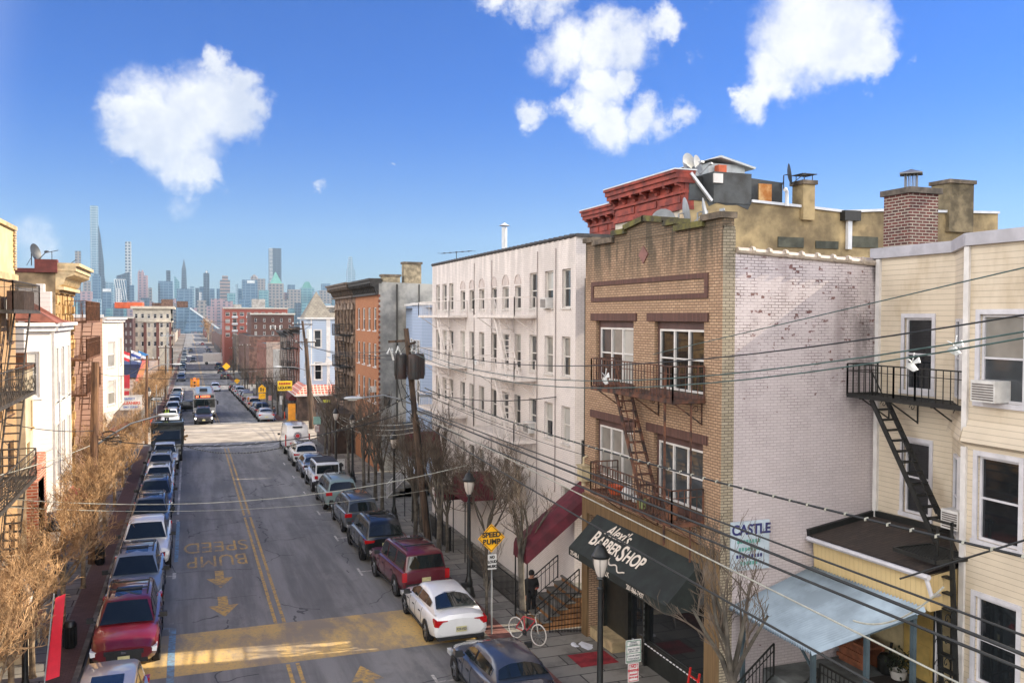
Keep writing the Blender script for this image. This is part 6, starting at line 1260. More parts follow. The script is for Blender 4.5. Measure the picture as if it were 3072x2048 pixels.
for i,(x,y,f,kd,c,l) in enumerate([
 (XL-.05,105.8-.2,-1,'suv',(206,206,206),'white suv with a blue windshield, first on the left past the junction'),
 (XL,113.5,-1,'sedan',(90,96,104),'grey sedan, second on the left past the junction'),(XL,119.5,-1,'suv',(190,194,200),'silver suv, third on the left past the junction'),(XL,126,-1,'sedan',(120,110,112),'brownish sedan, fourth on the left past the junction'),(XL,132.5,-1,'suv',(176,180,184),'pale suv, fifth on the left past the junction'),(XL,139,-1,'minivan',(80,96,110),'blue grey minivan, sixth on the left past the junction'),(XL,146,-1,'suv',(70,84,90),'dark teal suv, seventh on the left past the junction'),(XL,154,-1,'sedan',(60,60,66),'charcoal sedan, eighth on the left past the junction'),(XL,163,-1,'suv',(196,190,184),'cream suv, ninth on the left past the junction'),(XL,172,-1,'sedan',(206,196,188),'white sedan, tenth on the left before the second crossing'),
 (XL,232,-1,'suv',(60,70,96),'navy suv just past the second crossing on the left'),(XL,243,-1,'sedan',(90,100,120),'blue sedan behind the navy suv past the second crossing'),(XL,262,-1,'sedan',(200,196,190),'white sedan at the third crossing on the left'),(XL,285,-1,'suv',(96,106,116),'slate suv beyond the third crossing on the left'),(XL,300,-1,'minivan',(110,118,122),'grey minivan beyond the slate suv on the left'),(XL,345,-1,'sedan',(150,160,160),'pale green grey sedan far down on the left'),(XL,380,-1,'suv',(90,100,110),'far blue grey suv on the left'),(XL,410,-1,'suv',(120,124,126),'farther grey suv on the left'),(XL,470,-1,'sedan',(130,134,140),'last grey car visible on the left'),
 (XR,108.4,1,'sedan',(176,178,182),'silver sedan with red lights, first on the right past the junction'),(XR,114.4,1,'suv',(30,34,38),'black suv, second on the right past the junction'),(XR,120.5,1,'sedan',(64,74,84),'dark grey sedan, third on the right past the junction'),(XR,127.5,1,'minivan',(184,164,148),'beige minivan with a yellow sign in its rear window'),(XR,134,1,'sedan',(140,124,120),'brownish sedan ahead of the beige minivan'),(XR,141,1,'boxsuv',(60,44,48),'dark maroon suv, sixth on the right past the junction'),(XR,149,1,'suv',(110,112,116),'grey suv, seventh on the right past the junction'),(XR,157,1,'sedan',(150,150,150),'silver grey sedan, eighth on the right past the junction'),(XR,166,1,'suv',(170,180,190),'pale blue suv, ninth on the right past the junction'),(XR,176,1,'sedan',(150,130,124),'tan sedan, tenth on the right past the junction'),(XR,186,1,'boxsuv',(56,42,42),'dark brown suv just before the second crossing on the right'),
 (XR,238,1,'suv',(60,54,56),'dark suv just past the second crossing on the right'),(XR,262,1,'suv',(50,56,60),'dark suv at the third crossing on the right'),(XR,290,1,'minivan',(44,60,70),'teal dark van beyond the third crossing on the right'),(XR,372,1,'sedan',(90,110,130),'bluish sedan far down on the right'),(XR,400,1,'suv',(150,150,154),'light suv far down on the right'),(XR,440,1,'suv',(50,60,70),'far dark suv on the right'),(XR,480,1,'sedan',(130,134,140),'last grey car visible on the right')]):
    car(kd,x,y,f,c,l,group=FAR,far=True,sc=1.04)
car('suv',1.2,338,-1,(54,54,60),'small dark car approaching at the third crossing','car',name='moving_suv',far=True); car('suv',.6,445,-1,(90,80,50),'tiny dark car with a yellow side far down the road','car',name='moving_suv',far=True); car('sedan',4.5,560,1,(200,200,200),'white car at the end of the road','car',name='moving_sedan',far=True); car('suv',7.2,560,1,(170,80,80),'reddish car at the end of the road','car',name='moving_suv',far=True)
# white box truck turning at the third crossing
t=thing('box_truck',(7.4,318,zr(318)),'white box truck crossing the road far down the street','truck'); b=MB(); z=zr(318); b.box(4.2,10.2,317,319.5,z+.9,z+3.9); b.build('cargo_box',paint('truck_white',S(214,212,208),.4,0,.4,.2),t); b=MB(); b.box(10.3,12.2,317.1,319.4,z+.6,z+2.6); b.build('cab',paint('truck_white',S(214,212,208)),t)
for x in (5.4,11.3):
    for y in (317.1,319.4): b=MB(); b.lathe([(.1,-.15),(.5,-.15),(.5,.15),(.1,.15)],(x,y,z+.5),12,axis='Y'); b.build('wheel',TYRE(),t)
# plate of the car at the bottom edge with its chrome guard
# ================================================================ TREES, POLES, SIGNS, WIRES, PEOPLE
BARKL=plain('bark_tan_sunlit',S(156,134,104),.9,.3,3,col2=S(96,80,62)); TWIGL=plain('twig_tan_sunlit',S(184,148,106),.9,.3,1.5,col2=S(116,90,62)); BARKR=plain('bark_grey_shaded',S(96,90,80),.9,.3,3,col2=S(66,61,55)); TWIGR=plain('twig_grey_shaded',S(104,92,80),.9,.3,2)  # sunlight on the left trees and shade on the right put into the colours
def tree_data(seed,h=6.,spread=1.,fork=1.9,lim=6,tw=1.,r0=.1,den=1.):
    rnd=random.Random(seed); trunk=MB(); crown=MB()
    top=Vector((rnd.uniform(-.1,.1),rnd.uniform(-.1,.1),fork)); trunk.tube([(0,0,0),(0,0,.12),top*.6,top],[r0*1.5,r0*1.05,r0*.9,r0*.95],8)
    def grow(p,d,L,r,lev):
        n=3 if lev<3 else 2; pts=[p];q=p;dd=d
        for i in range(n):
            dd=(dd+Vector((rnd.gauss(0,.16),rnd.gauss(0,.16),rnd.gauss(.05,.12)))).normalized(); q=q+dd*L/n; pts.append(q)
        rs=[r*(1-.55*i/n) for i in range(n+1)]
        (trunk if lev==0 else crown).tube(pts,rs,6 if lev==0 else 4 if lev==1 else 3,caps=False,smooth=lev<2)
        if lev>=4 or (lev==3 and L<.28): return
        k={0:rnd.randint(4,5),1:rnd.randint(5,7),2:rnd.randint(5,7),3:rnd.randint(3,5)}[lev]; k=max(2,int(k*den))
        for i in range(k):
            f=.25+.75*(i+rnd.random())/k; j=min(n-1,int(f*n)); pt=pts[j].lerp(pts[j+1],f*n-j)
            ax=Vector((rnd.gauss(0,1),rnd.gauss(0,1),rnd.gauss(0,.6))).normalized(); nd_=(dd*rnd.uniform(.6,1.)+ax*rnd.uniform(.45,.9)*spread+Vector((0,0,.28))).normalized()
            grow(pt,nd_,L*rnd.uniform(.42,.66),max(.0055*tw,rs[j]*.5),lev+1)
    for i in range(lim):
        a=6.283*i/lim+rnd.uniform(-.4,.4); s=rnd.uniform(.25,.6)*spread; grow(top*rnd.uniform(.85,1.),Vector((math.cos(a)*s,math.sin(a)*s,1)).normalized(),(h-fork)*rnd.uniform(.55,.75),r0*.55,0)
    return trunk,crown
TD={}
def tree(var,x,y,s,label,left,group,rz=0,dz=.13):
    key=(var,left)
    if key not in TD:
        P={0:dict(h=5.2,spread=1.1,den=1.05),1:dict(h=5.,spread=1.25,lim=7,den=1.),2:dict(h=5.4,spread=.55,lim=5,den=.8),3:dict(h=5.,spread=.7,lim=6,fork=2.2,den=.75)}[var]
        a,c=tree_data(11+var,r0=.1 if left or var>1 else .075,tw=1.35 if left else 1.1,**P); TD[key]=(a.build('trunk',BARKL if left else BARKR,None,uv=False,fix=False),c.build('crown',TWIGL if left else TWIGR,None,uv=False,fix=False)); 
        for o in TD[key]: COL.objects.unlink(o)
    t=thing('bare_tree',(x,y,zr(y)+dz),label,'tree',group); t.rotation_euler.z=rz; t.scale=(s,s,s)
    for o in TD[key]: c=o.copy(); COL.objects.link(c); c.parent=t
GL='bare trees along the left pavement'; GR='bare trees along the right pavement'
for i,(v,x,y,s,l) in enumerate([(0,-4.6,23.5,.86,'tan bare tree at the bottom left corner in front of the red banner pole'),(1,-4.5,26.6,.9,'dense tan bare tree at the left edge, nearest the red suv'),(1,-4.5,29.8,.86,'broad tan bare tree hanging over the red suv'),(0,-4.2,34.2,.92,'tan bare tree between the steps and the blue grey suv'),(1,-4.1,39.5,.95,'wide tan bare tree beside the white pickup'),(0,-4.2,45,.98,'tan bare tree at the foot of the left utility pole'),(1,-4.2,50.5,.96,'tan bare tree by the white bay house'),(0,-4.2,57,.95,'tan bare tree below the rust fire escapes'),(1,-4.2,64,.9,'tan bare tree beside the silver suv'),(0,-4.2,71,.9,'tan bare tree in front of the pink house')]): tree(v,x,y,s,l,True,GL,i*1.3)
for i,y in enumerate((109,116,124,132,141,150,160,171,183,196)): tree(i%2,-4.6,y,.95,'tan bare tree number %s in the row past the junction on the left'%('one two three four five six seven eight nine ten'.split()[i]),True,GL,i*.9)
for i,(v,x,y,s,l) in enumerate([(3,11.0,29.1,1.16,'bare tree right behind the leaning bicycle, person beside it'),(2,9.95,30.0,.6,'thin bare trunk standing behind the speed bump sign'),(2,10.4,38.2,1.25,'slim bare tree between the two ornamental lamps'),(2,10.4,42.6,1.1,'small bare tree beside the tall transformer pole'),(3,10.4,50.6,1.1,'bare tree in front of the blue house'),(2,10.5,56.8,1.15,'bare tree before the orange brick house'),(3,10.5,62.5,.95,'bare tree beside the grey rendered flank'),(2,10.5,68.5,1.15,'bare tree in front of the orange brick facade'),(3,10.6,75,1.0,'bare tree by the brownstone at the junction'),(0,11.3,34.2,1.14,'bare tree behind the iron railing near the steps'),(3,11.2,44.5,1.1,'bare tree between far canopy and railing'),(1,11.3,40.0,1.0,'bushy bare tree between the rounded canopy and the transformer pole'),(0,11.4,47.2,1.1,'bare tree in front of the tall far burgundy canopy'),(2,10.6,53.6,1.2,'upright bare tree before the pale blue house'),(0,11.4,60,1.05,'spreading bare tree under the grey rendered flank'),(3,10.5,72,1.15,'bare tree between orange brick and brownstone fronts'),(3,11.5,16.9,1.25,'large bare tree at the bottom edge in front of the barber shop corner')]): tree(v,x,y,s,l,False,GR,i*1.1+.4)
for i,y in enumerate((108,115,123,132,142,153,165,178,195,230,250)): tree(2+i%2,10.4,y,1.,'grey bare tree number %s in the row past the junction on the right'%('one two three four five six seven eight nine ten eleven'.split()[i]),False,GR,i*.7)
tree(1,12,640,3.2,'rounded brown tree at the far end of the street',True,None,.3); tree(1,34.5,33,2.1,'bare tree top showing beyond the tan stucco building',False,None,.3,1.)
# utility poles ------------------------------------------------------------------
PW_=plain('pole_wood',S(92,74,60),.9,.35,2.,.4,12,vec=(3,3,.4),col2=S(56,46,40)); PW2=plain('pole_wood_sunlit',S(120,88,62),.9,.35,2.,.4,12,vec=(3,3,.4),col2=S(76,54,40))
GREYM=plain('galvanised',S(150,154,156),.45,.15,3,metal=.4); PORC=plain('insulator_white',S(206,208,206),.35,.1,4); TRF=plain('transformer_grey',S(40,42,42),.6,.3,2,col2=S(60,44,40))
p0=Vector((10.7,41.2,zr(41)+.13)); p1=onY(1218,985,41.2)
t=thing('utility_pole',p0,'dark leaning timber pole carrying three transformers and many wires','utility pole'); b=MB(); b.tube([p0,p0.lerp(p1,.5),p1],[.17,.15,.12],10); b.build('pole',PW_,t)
PT=lambda k:p0.lerp(p1,k)
b=MB()
for dx,dy in ((-.42,.05),(.1,-.42),(.45,.12)): c=PT(.83)+Vector((dx,dy,0)); b.lathe([(.01,-.6),(.27,-.6),(.29,-.5),(.29,.5),(.24,.58),(.01,.6)],c,12); 
for dx,dy in ((-.42,.05),(.1,-.42),(.45,.12)):
    c=PT(.83)+Vector((dx,dy,0))
    for i in range(8): a=i*.785; q=c+Vector((math.cos(a)*.31,math.sin(a)*.31,0)); b.box(q.x-.012,q.x+.012,q.y-.012,q.y+.012,q.z-.45,q.z+.4)
b.build('transformer',TRF,t)
b=MB(); b.bar(PT(.95)+Vector((-.9,0,-.1)),PT(.95)+Vector((.05,0,-.05)),.09,.11); b.bar(PT(.93)+Vector((0,-.3,.0)),PT(.93)+Vector((.6,.5,.1)),.08,.1); b.bar(PT(.8)+Vector((-.1,0,.2)),PT(.8)+Vector((.4,0,.3)),.05); b.build('crossarm',PW_,t)
b=MB(); 
for q in ((-.75,0,-.2),(-.45,.1,-.1),(.15,-.2,-.2),(.5,.3,.15),(.3,.2,.2)): b.lathe([(.01,-.1),(.07,-.09),(.04,-.04),(.08,0),(.04,.04),(.06,.1),(.01,.12)],PT(.92)+Vector(q),8)
for q in ((-1.0,-.1,-.35),(-.6,-.15,-.3)): b.tube([PT(.92)+Vector(q),PT(.92)+Vector(q)+Vector((.1,0,.25)),PT(.92)+Vector(q)+Vector((.22,0,-.02)),PT(.92)+Vector(q)+Vector((.3,0,-.3))],.05,5)
b.build('insulator',PORC,t)
b=MB(); rr=random.Random(4)
for i in range(16):
    k=rr.uniform(.55,.95); a=PT(k)+Vector((rr.uniform(-.15,.15),-.14,0)); pts=[a]
    for j in range(5): pts.append(pts[-1]+Vector((rr.uniform(-.25,.25),rr.uniform(-.12,.12),rr.uniform(-.28,.12))))
    b.tube(pts,.013,4)
b.tube([PT(.88)+Vector((-.6,-.1,.1)),PT(.8)+Vector((-.75,-.1,0)),PT(.65)+Vector((-.55,-.1,0)),PT(.6)+Vector((-.1,-.1,0))],.02,5); b.tube([PT(.88)+Vector((-.6,-.1,.1)),PT(.75)+Vector((-.5,-.1,0)),PT(.66)+Vector((-.1,-.15,0))],.02,5)
b.tube([PT(.02)+Vector((.15,-.1,0)),PT(.6)+Vector((.13,-.1,0))],.03,5); b.build('cable_tangle',IRON(),t)
b=MB(); b.tube([PT(.03)+Vector((.2,.05,0)),PT(.28)+Vector((.17,.05,0))],.05,6); b.obox(PT(.62)+Vector((.35,-.3,0)),(.3,.05,0),(0,.14,0),(0,0,.08)); b.obox(PT(.7)+Vector((.6,-.1,-.05)),(.3,0,0),(0,.15,0),(0,0,.05)); b.build('pole_box',GREYM,t)
def cobra(base,tip,label,par=None,m=None):
    base=Vector(base);tip=Vector(tip); d=tip-base; o=thing('street_light',base,label,'street light'); b=MB(); mid=base.lerp(tip,.55)+Vector((0,0,.25))
    b.tube([base,base.lerp(tip,.25)+Vector((0,0,.16)),mid,tip],[.045,.045,.04,.035],6); b.build('arm',GREYM,o)
    h=d.copy(); h.z=0; h.normalize(); b=MB(); vs=[]; n=10
    for i,(k,w,hh) in enumerate(((-.1,.04,.04),(.05,.1,.07),(.35,.16,.09),(.62,.13,.07),(.75,.03,.03))):
        c=tip+h*k; s=Vector((-h.y,h.x,0))
        for j in range(n): a=2*math.pi*j/n; vs.append(c+s*w*math.cos(a)+Vector((0,0,hh*math.sin(a))))
    b.add(vs,[(i*n+j,i*n+(j+1)%n,(i+1)*n+(j+1)%n,(i+1)*n+j) for i in range(4) for j in range(n)],0,True); b.build('lamp_head',plain('lamp_shell',S(196,200,202),.4,.1,3),o)
    b=MB(); c=tip+h*.36-Vector((0,0,.085)); b.obox(c,h*.2,Vector((-h.y,h.x,0))*.1,(0,0,.02)); b.build('lens',plain('lamp_lens',S(190,190,180),.2,.05,4),o)
cobra(PT(.66)+Vector((-.12,0,0)),onY(1080,1193,41.2),'pale street light arm reaching left from the transformer pole')
# left pole
q0=Vector((-4.0,43.5,zr(43)+.13)); q1=onX(286,1085,-3.95); q1=Vector((-3.95,43.5,onY(286,1085,43.5).z)); q1.x=onY(286,1085,43.5).x; q0.x=onY(278,1300,43.5).x-.05
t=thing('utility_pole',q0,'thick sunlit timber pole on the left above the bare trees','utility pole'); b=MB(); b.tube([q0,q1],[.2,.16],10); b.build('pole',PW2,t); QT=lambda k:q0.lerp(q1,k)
b=MB(); rr=random.Random(9)
for i in range(9):
    a=QT(.62)+Vector((.3+rr.uniform(0,.8),-.1,rr.uniform(-.2,.3))); b.tube([a+Vector((.35*math.cos(j*.7)*rr.uniform(.7,1.2),0,.16*math.sin(j*.7))) for j in range(9)],.012,4)
b.build('cable_coil',IRON(),t)
cobra(q0.lerp(q1,.58),onY(520,1243,43.5)-Vector((.55,0,0)),'long curved street light arm from the left timber pole')
# other poles further on
def pole(px,pyt,Y,label,m=PW_,arm=None,r=.15,pxb=None):
    a=onY(px,pyt,Y); bx=onY(pxb or px,1250,Y).x; t=thing('utility_pole',(bx,Y,zr(Y)+.13),label,'utility pole'); b=MB(); b.tube([(bx,Y,zr(Y)),a],[r*1.2,r*.8],8); b.build('pole',m,t)
    b=MB(); b.bar(a+Vector((-1.1,0,-.4)),a+Vector((1.1,0,-.4)),.1,.12)
    if arm: b.bar(a+Vector((-3.6,0,-.9)),a+Vector((.2,0,-.9)),.12,.14); b.bar(a+Vector((-1.8,0,-1.0)),a+Vector((0,0,-3.2)),.09)
    b.build('crossarm',m,t)
    b=MB()
    for dx in (-1,-.5,.5,1): b.lathe([(.01,-.02),(.06,0),(.03,.06),(.06,.12),(.01,.18)],a+Vector((dx,0,-.34)),6)
    if arm:
        for dx in (-3.4,-2.9,-2.4): b.lathe([(.01,-.3),(.09,-.25),(.05,0),(.09,.1),(.01,.2)],a+Vector((dx,0,-.7)),6)
        b.tube([a+Vector((.7,-.2,-.9)),a+Vector((.7,-.2,-2.4))],.28,8)
    b.build('insulator',PORC,t); return a,t
aJ,_=pole(907,962,100.,'tall timber pole with a long side arm at the right junction corner',arm=True,r=.16,pxb=945); aS,_=pole(917,1015,96.,'shorter stout timber post beside the tall junction pole',r=.24,pxb=935)
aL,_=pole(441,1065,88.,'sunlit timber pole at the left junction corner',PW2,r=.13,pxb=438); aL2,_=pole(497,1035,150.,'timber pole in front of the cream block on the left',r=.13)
pole(735,1030,190.,'thin pole past the white gabled house on the right',r=.12); pole(700,1040,250,'far thin pole on the right',r=.12); pole(503,1000,175,'pale tall pole on the left past the shops',GREYM,r=.1)
cobra(onY(930,1116,100),onY(826,1100,100)+Vector((.6,0,0)),'grey street light on the tall junction pole'); cobra(onY(442,1112,88),onY(540,1092,88)-Vector((.6,0,0)),'slim street light arm on the left junction pole'); cobra(onY(497,1085,150),onY(560,1068,150),'far street light arm on the left')
# ornamental lamps ---------------------------------------------------------------
LBK=plain('lamp_black',(.012,.014,.014,1),.4,.3,6); LGL=glass('lamp_globe',(.55,.5,.45,1),.15,.5,.15)
def lantern(x,y,h,label,base=True):
    t=thing('ornamental_lamp',(x,y,zr(y)+.13),label,'street lamp','black ornamental lamps on the right pavement' if x>0 else None); z=zr(y)+.13
    b=MB(); prof=[(.25,0),(.27,.06),(.24,.12),(.2,.35),(.15,.42),(.16,.6),(.12,.72),(.085,.85),(.07,h-.9),(.09,h-.88),(.09,h-.84),(.055,h-.8),(.055,h-.62),(.11,h-.58),(.08,h-.52)]; b.lathe(prof,(x,y,z),12); b.build('post',LBK,t)
    b=MB(); b.lathe([(.09,h-.52),(.15,h-.4),(.2,h-.2),(.21,h-.02),(.2,h)],(x,y,z),14); g=b.build('globe',LGL,t); b=MB()
    for i in range(6): a=i*1.047; b.tube([(x+r*1.03*math.cos(a),y+r*1.03*math.sin(a),z+hh) for r,hh in ((.09,h-.52),(.15,h-.4),(.2,h-.2),(.21,h))],.008,3)
    b.build('glazing_bars',LBK,t)
    b=MB(); b.lathe([(.24,h-.02),(.25,h+.04),(.19,h+.12),(.13,h+.26),(.05,h+.32),(.04,h+.4),(.01,h+.44)],(x,y,z),14); b.build('lamp_cap',LBK,t)
lantern(10.2,33.0,4.55,'black ornamental lamp standing between the dark red suv and the sign'); lantern(10.25,21.3,4.4,'black ornamental lamp in front of the barber awning'); lantern(10.4,47.4,4.5,'black ornamental lamp by the transformer pole'); lantern(10.4,60.5,4.3,'black ornamental lamp beside the white off-roader'); lantern(10.2,66.5,4.2,'black ornamental lamp between the two pedestrian signs'); lantern(-3.9,97,4.2,'black ornamental lamp on the left junction corner'); lantern(10.6,109,4.2,'black ornamental lamp on the far right corner of the junction')
lantern(-4.3,27.3,3.2,'black ornamental lamp among the bare trees at lower left'); lantern(-4.4,33.8,3.6,'black lamp head half hidden by twigs below the steps')
# signs --------------------------------------------------------------------------
YS_=plain('sign_yellow',S(240,176,24),.45,.08,2); WS_=plain('sign_white',S(214,212,208),.45,.08,2); REDL=plain('sign_red',S(190,60,70),.5,.05,4); BLKL=plain('sign_black',(.02,.02,.02,1),.5,.1,4); GRNS=plain('sign_green',S(40,110,80),.5,.08,3)
def sgn(x,y,h,label,cat='sign',r=.03,m=None): t=thing('street_sign',(x,y,zr(y)+.13),label,cat); b=MB(); b.tube([(x,y,zr(y)+.1),(x,y,zr(y)+.13+h)],r,6); b.build('post',m or GREYM,t); return t
def plate(t,x,y,z,w,h,m,name='sign_plate',edge=None,rot=0):
    b=MB(); b.box(x-w/2,x+w/2,y-.05,y-.035,z-h/2,z+h/2); o=b.build(name,m,t); o['_o']=t['_o']
    if edge:
        b=MB(); e=.018; yy=y-.053
        for a in ((x-w/2+e,x+w/2-e,z+h/2-2*e,z+h/2-e),(x-w/2+e,x+w/2-e,z-h/2+e,z-h/2+2*e),(x-w/2+e,x-w/2+2*e,z-h/2+2*e,z+h/2-2*e),(x+w/2-2*e,x+w/2-e,z-h/2+2*e,z+h/2-2*e)): b.box(a[0],a[1],yy,y-.05,a[2],a[3])
        b.build('border',edge,o)
    return o
X3=(1,0,0);Z3=(0,0,1)
c=onY(1473,1612,28.7); x,y=c.x,28.7
t=sgn(x+.03,y,c.z-zr(y)+.0,'yellow diamond speed bump sign above a white no loud music sign')
b=MB(); s=.49; b.prism([(x-s,y-.04,c.z),(x,y-.04,c.z-s),(x+s,y-.04,c.z),(x,y-.04,c.z+s)],(0,-.015,0)); o=b.build('diamond_plate',YS_,t); o['_o']=t['_o']
b=MB(); e=.04; s2=s-.05
P4=[(x-s2,c.z),(x,c.z-s2),(x+s2,c.z),(x,c.z+s2)]
for i in range(4): a,d=P4[i],P4[(i+1)%4]; b.bar((a[0],y-.057,a[1]),(d[0],y-.057,d[1]),.02,.006,up=(0,1,0))
b.build('border',BLKL,o); text('SPEED',.245,(x,y-.06,c.z+.11),X3,Z3,BLKL,o,bold=.01); text('BUMP',.245,(x,y-.06,c.z-.13),X3,Z3,BLKL,o,bold=.01)
z2=c.z-.82; o=plate(t,x+.03,y,z2,.31,.52,WS_,edge=None)
for w,dz in (('NO',.18),('LOUD',0),('MUSIC',-.18)): text(w,.125,(x+.03,y-.055,z2+dz*.88),X3,Z3,BLKL,o,bold=.008,sx=.9)
c=onY(1898,1950,21.2); x,y=c.x,21.2; t=sgn(x,y,c.z-zr(y)+.2,'white and green parking sign over a red no parking sign near the barber window')
o=plate(t,x,y,c.z,.46,.62,WS_,edge=GRNS)
for i in range(3):
    b=MB(); b.box(x-.22,x+.22,y-.054,y-.05,c.z+.14-i*.2,c.z+.155-i*.2); b.build('rule',GRNS,o)
for w,dz in (('PERMIT',.24),('PARKING',.18),('8AM TO 6PM',.06),('MON - FRI',.0),('2 HOUR LIMIT',-.12),('TOW ZONE',-.2),('NO STOP',-.26)): text(w,.06,(x,y-.055,c.z+dz),X3,Z3,GREYM,o,bold=.002)
z2=c.z-.58; o=plate(t,x,y,z2,.32,.5,WS_,edge=REDL)
for w,s,dz in (('NO',.12,.17),('PARKING',.085,.06),('MONDAY',.055,-.05),('8AM TO 10AM',.05,-.13)): text(w,s,(x,y-.055,z2+dz),X3,Z3,REDL,o,bold=.004,sx=.9)
c=onY(1022,1392,63.5); x,y=c.x,63.5; t=sgn(x,y,c.z-zr(y),'white dog notice sign on a dark post with a small green plate',r=.1,m=LBK); o=plate(t,x,y,c.z,.55,.75,WS_)
text('CLEAN UP',.1,(x,y-.06,c.z+.28),X3,Z3,BLKL,o); b=MB(); b.obox((x-.12,y-.055,c.z-.12),(.09,0,0),(0,.005,0),(0,0,.05)); b.obox((x-.2,y-.055,c.z-.2),(.02,0,0),(0,.005,0),(0,0,.06)); b.obox((x+.13,y-.055,c.z-.05),(.05,0,.04),(0,.005,0),(-.03,0,.08)); b.obox((x+.16,y-.055,c.z-.2),(.02,0,0),(0,.005,0),(0,0,.08)); b.build('pictogram',BLKL,o)
b=MB(); b.box(x-.22,x+.2,y-.13,y-.1,c.z-.95,c.z-.5); b.build('green_plate',GRNS,t)
c=onY(951,1290,82.); x,y=c.x,82.; t=sgn(x,y,c.z-zr(y)+1.5,'pale green sign back above a small red and white sign at the junction'); plate(t,x-.0,y,c.z+.9,.65,.7,plain('sign_pale_green',S(150,190,180),.5,.1,3)); o=plate(t,x,y,c.z+.15,.42,.6,WS_,edge=REDL); text('NO\nPARKING',.09,(x,y-.06,c.z+.2),X3,Z3,REDL,o)
c=onY(469,1196,90.); x,y=c.x,90.; t=sgn(x,y,c.z-zr(y)+1.2,'one way arrow sign on a slim post at the left junction corner'); o=plate(t,x,y,c.z,.95,.36,BLKL); b=MB(); b.box(x-.2,x+.42,y-.056,y-.05,c.z-.1,c.z+.1); b.add([(x-.44,y-.055,c.z),(x-.18,y-.055,c.z+.16),(x-.18,y-.055,c.z-.16)],[(0,1,2)]); b.build('arrow',WS_,o); text('ONE WAY',.13,(x+.12,y-.06,c.z),X3,Z3,BLKL,o,bold=.004)
c=onY(786,1168,112.); x,y=c.x,112.; t=sgn(x,y,c.z-zr(y)+.4,'yellow school crossing sign with an arrow plate, nearer one'); b=MB(); b.prism([(x-.45,y-.05,c.z-.35),(x+.45,y-.05,c.z-.35),(x+.45,y-.05,c.z+.2),(x,y-.05,c.z+.62),(x-.45,y-.05,c.z+.2)],(0,.02,0)); b.box(x-.4,x+.4,y-.05,y-.03,c.z-1.15,c.z-.45); o=b.build('sign_plate',YS_,t); o['_o']=t['_o']; b=MB(); b.bar((x-.25,y-.056,c.z-.95),(x+.2,y-.056,c.z-.6),.07,.006); b.box(x-.2,x-.05,y-.058,y-.052,c.z-.2,c.z+.25); b.box(x+.08,x+.2,y-.058,y-.052,c.z-.2,c.z+.15); b.build('symbol',BLKL,o)
c=onY(711,1142,160.); x,y=c.x,160.; t=sgn(x,y,c.z-zr(y)+.3,'small yellow diamond sign farther down the right pavement'); b=MB(); b.prism([(x-.5,y-.05,c.z),(x,y-.05,c.z-.5),(x+.5,y-.05,c.z),(x,y-.05,c.z+.5)],(0,.02,0)); b.build('sign_plate',YS_,t)
c=onY(679,1099,215.); x,y=c.x,215.; t=sgn(x,y,c.z-zr(y)+.3,'distant yellow sign near the second crossing'); b=MB(); b.prism([(x-.9,y-.05,c.z),(x,y-.05,c.z-.9),(x+.9,y-.05,c.z),(x,y-.05,c.z+.9)],(0,.02,0)); b.build('sign_plate',YS_,t)
for px,py,Y,l,m in ((844,1200,110,'tall white parking notice on the far right corner',WS_),(810,1193,118,'small pink parking notice past the right corner',plain('sign_pink',S(206,150,146),.5,.1,3)),(754,1165,140,'white notice farther along the right pavement',WS_)):
    c=onY(px,py,Y); t=sgn(c.x,Y,c.z-zr(Y)+.3,l); plate(t,c.x,Y,c.z,.4,.62 if Y!=110 else 1.05,m)
# traffic signal hanging over the second crossing
c=onY(584,1147,196.); t=thing('traffic_signal',c,'yellow traffic signal showing red over the road','traffic light'); TY=plain('signal_yellow',S(236,150,20),.5,.12,2)
b=MB(); w=.56; b.box(c.x-w/2,c.x+w/2,195.9,196.3,c.z-1.,c.z+1.); b.box(c.x-.85,c.x-.35,196.0,196.5,c.z-.95,c.z+.85); b.box(c.x+.35,c.x+.95,196.0,196.5,c.z-.9,c.z+.85); b.build('housing',TY,t)
for i,m in enumerate((emit('signal_red',(1,.05,.02,1),3.),plain('signal_dark',(.03,.02,.01,1),.4,.1,3),plain('signal_dark',(.03,.02,.01,1),.4,.1,3))): b=MB(); b.lathe([(.01,0),(.2,0)],(c.x,195.87,c.z+.62-.62*i),12,axis='Y'); b.build('lens',m,t)
b=MB(); a=onY(700,1110,196); b.tube([(c.x,196.2,c.z+.95),(c.x,196.2,c.z+1.4),(14,196.2,c.z+2.2)],.06,6); b.tube([(11,196.2,zr(196)),(11,196.2,c.z+2.6)],.12,8); b.build('mast_arm',GREYM,t)
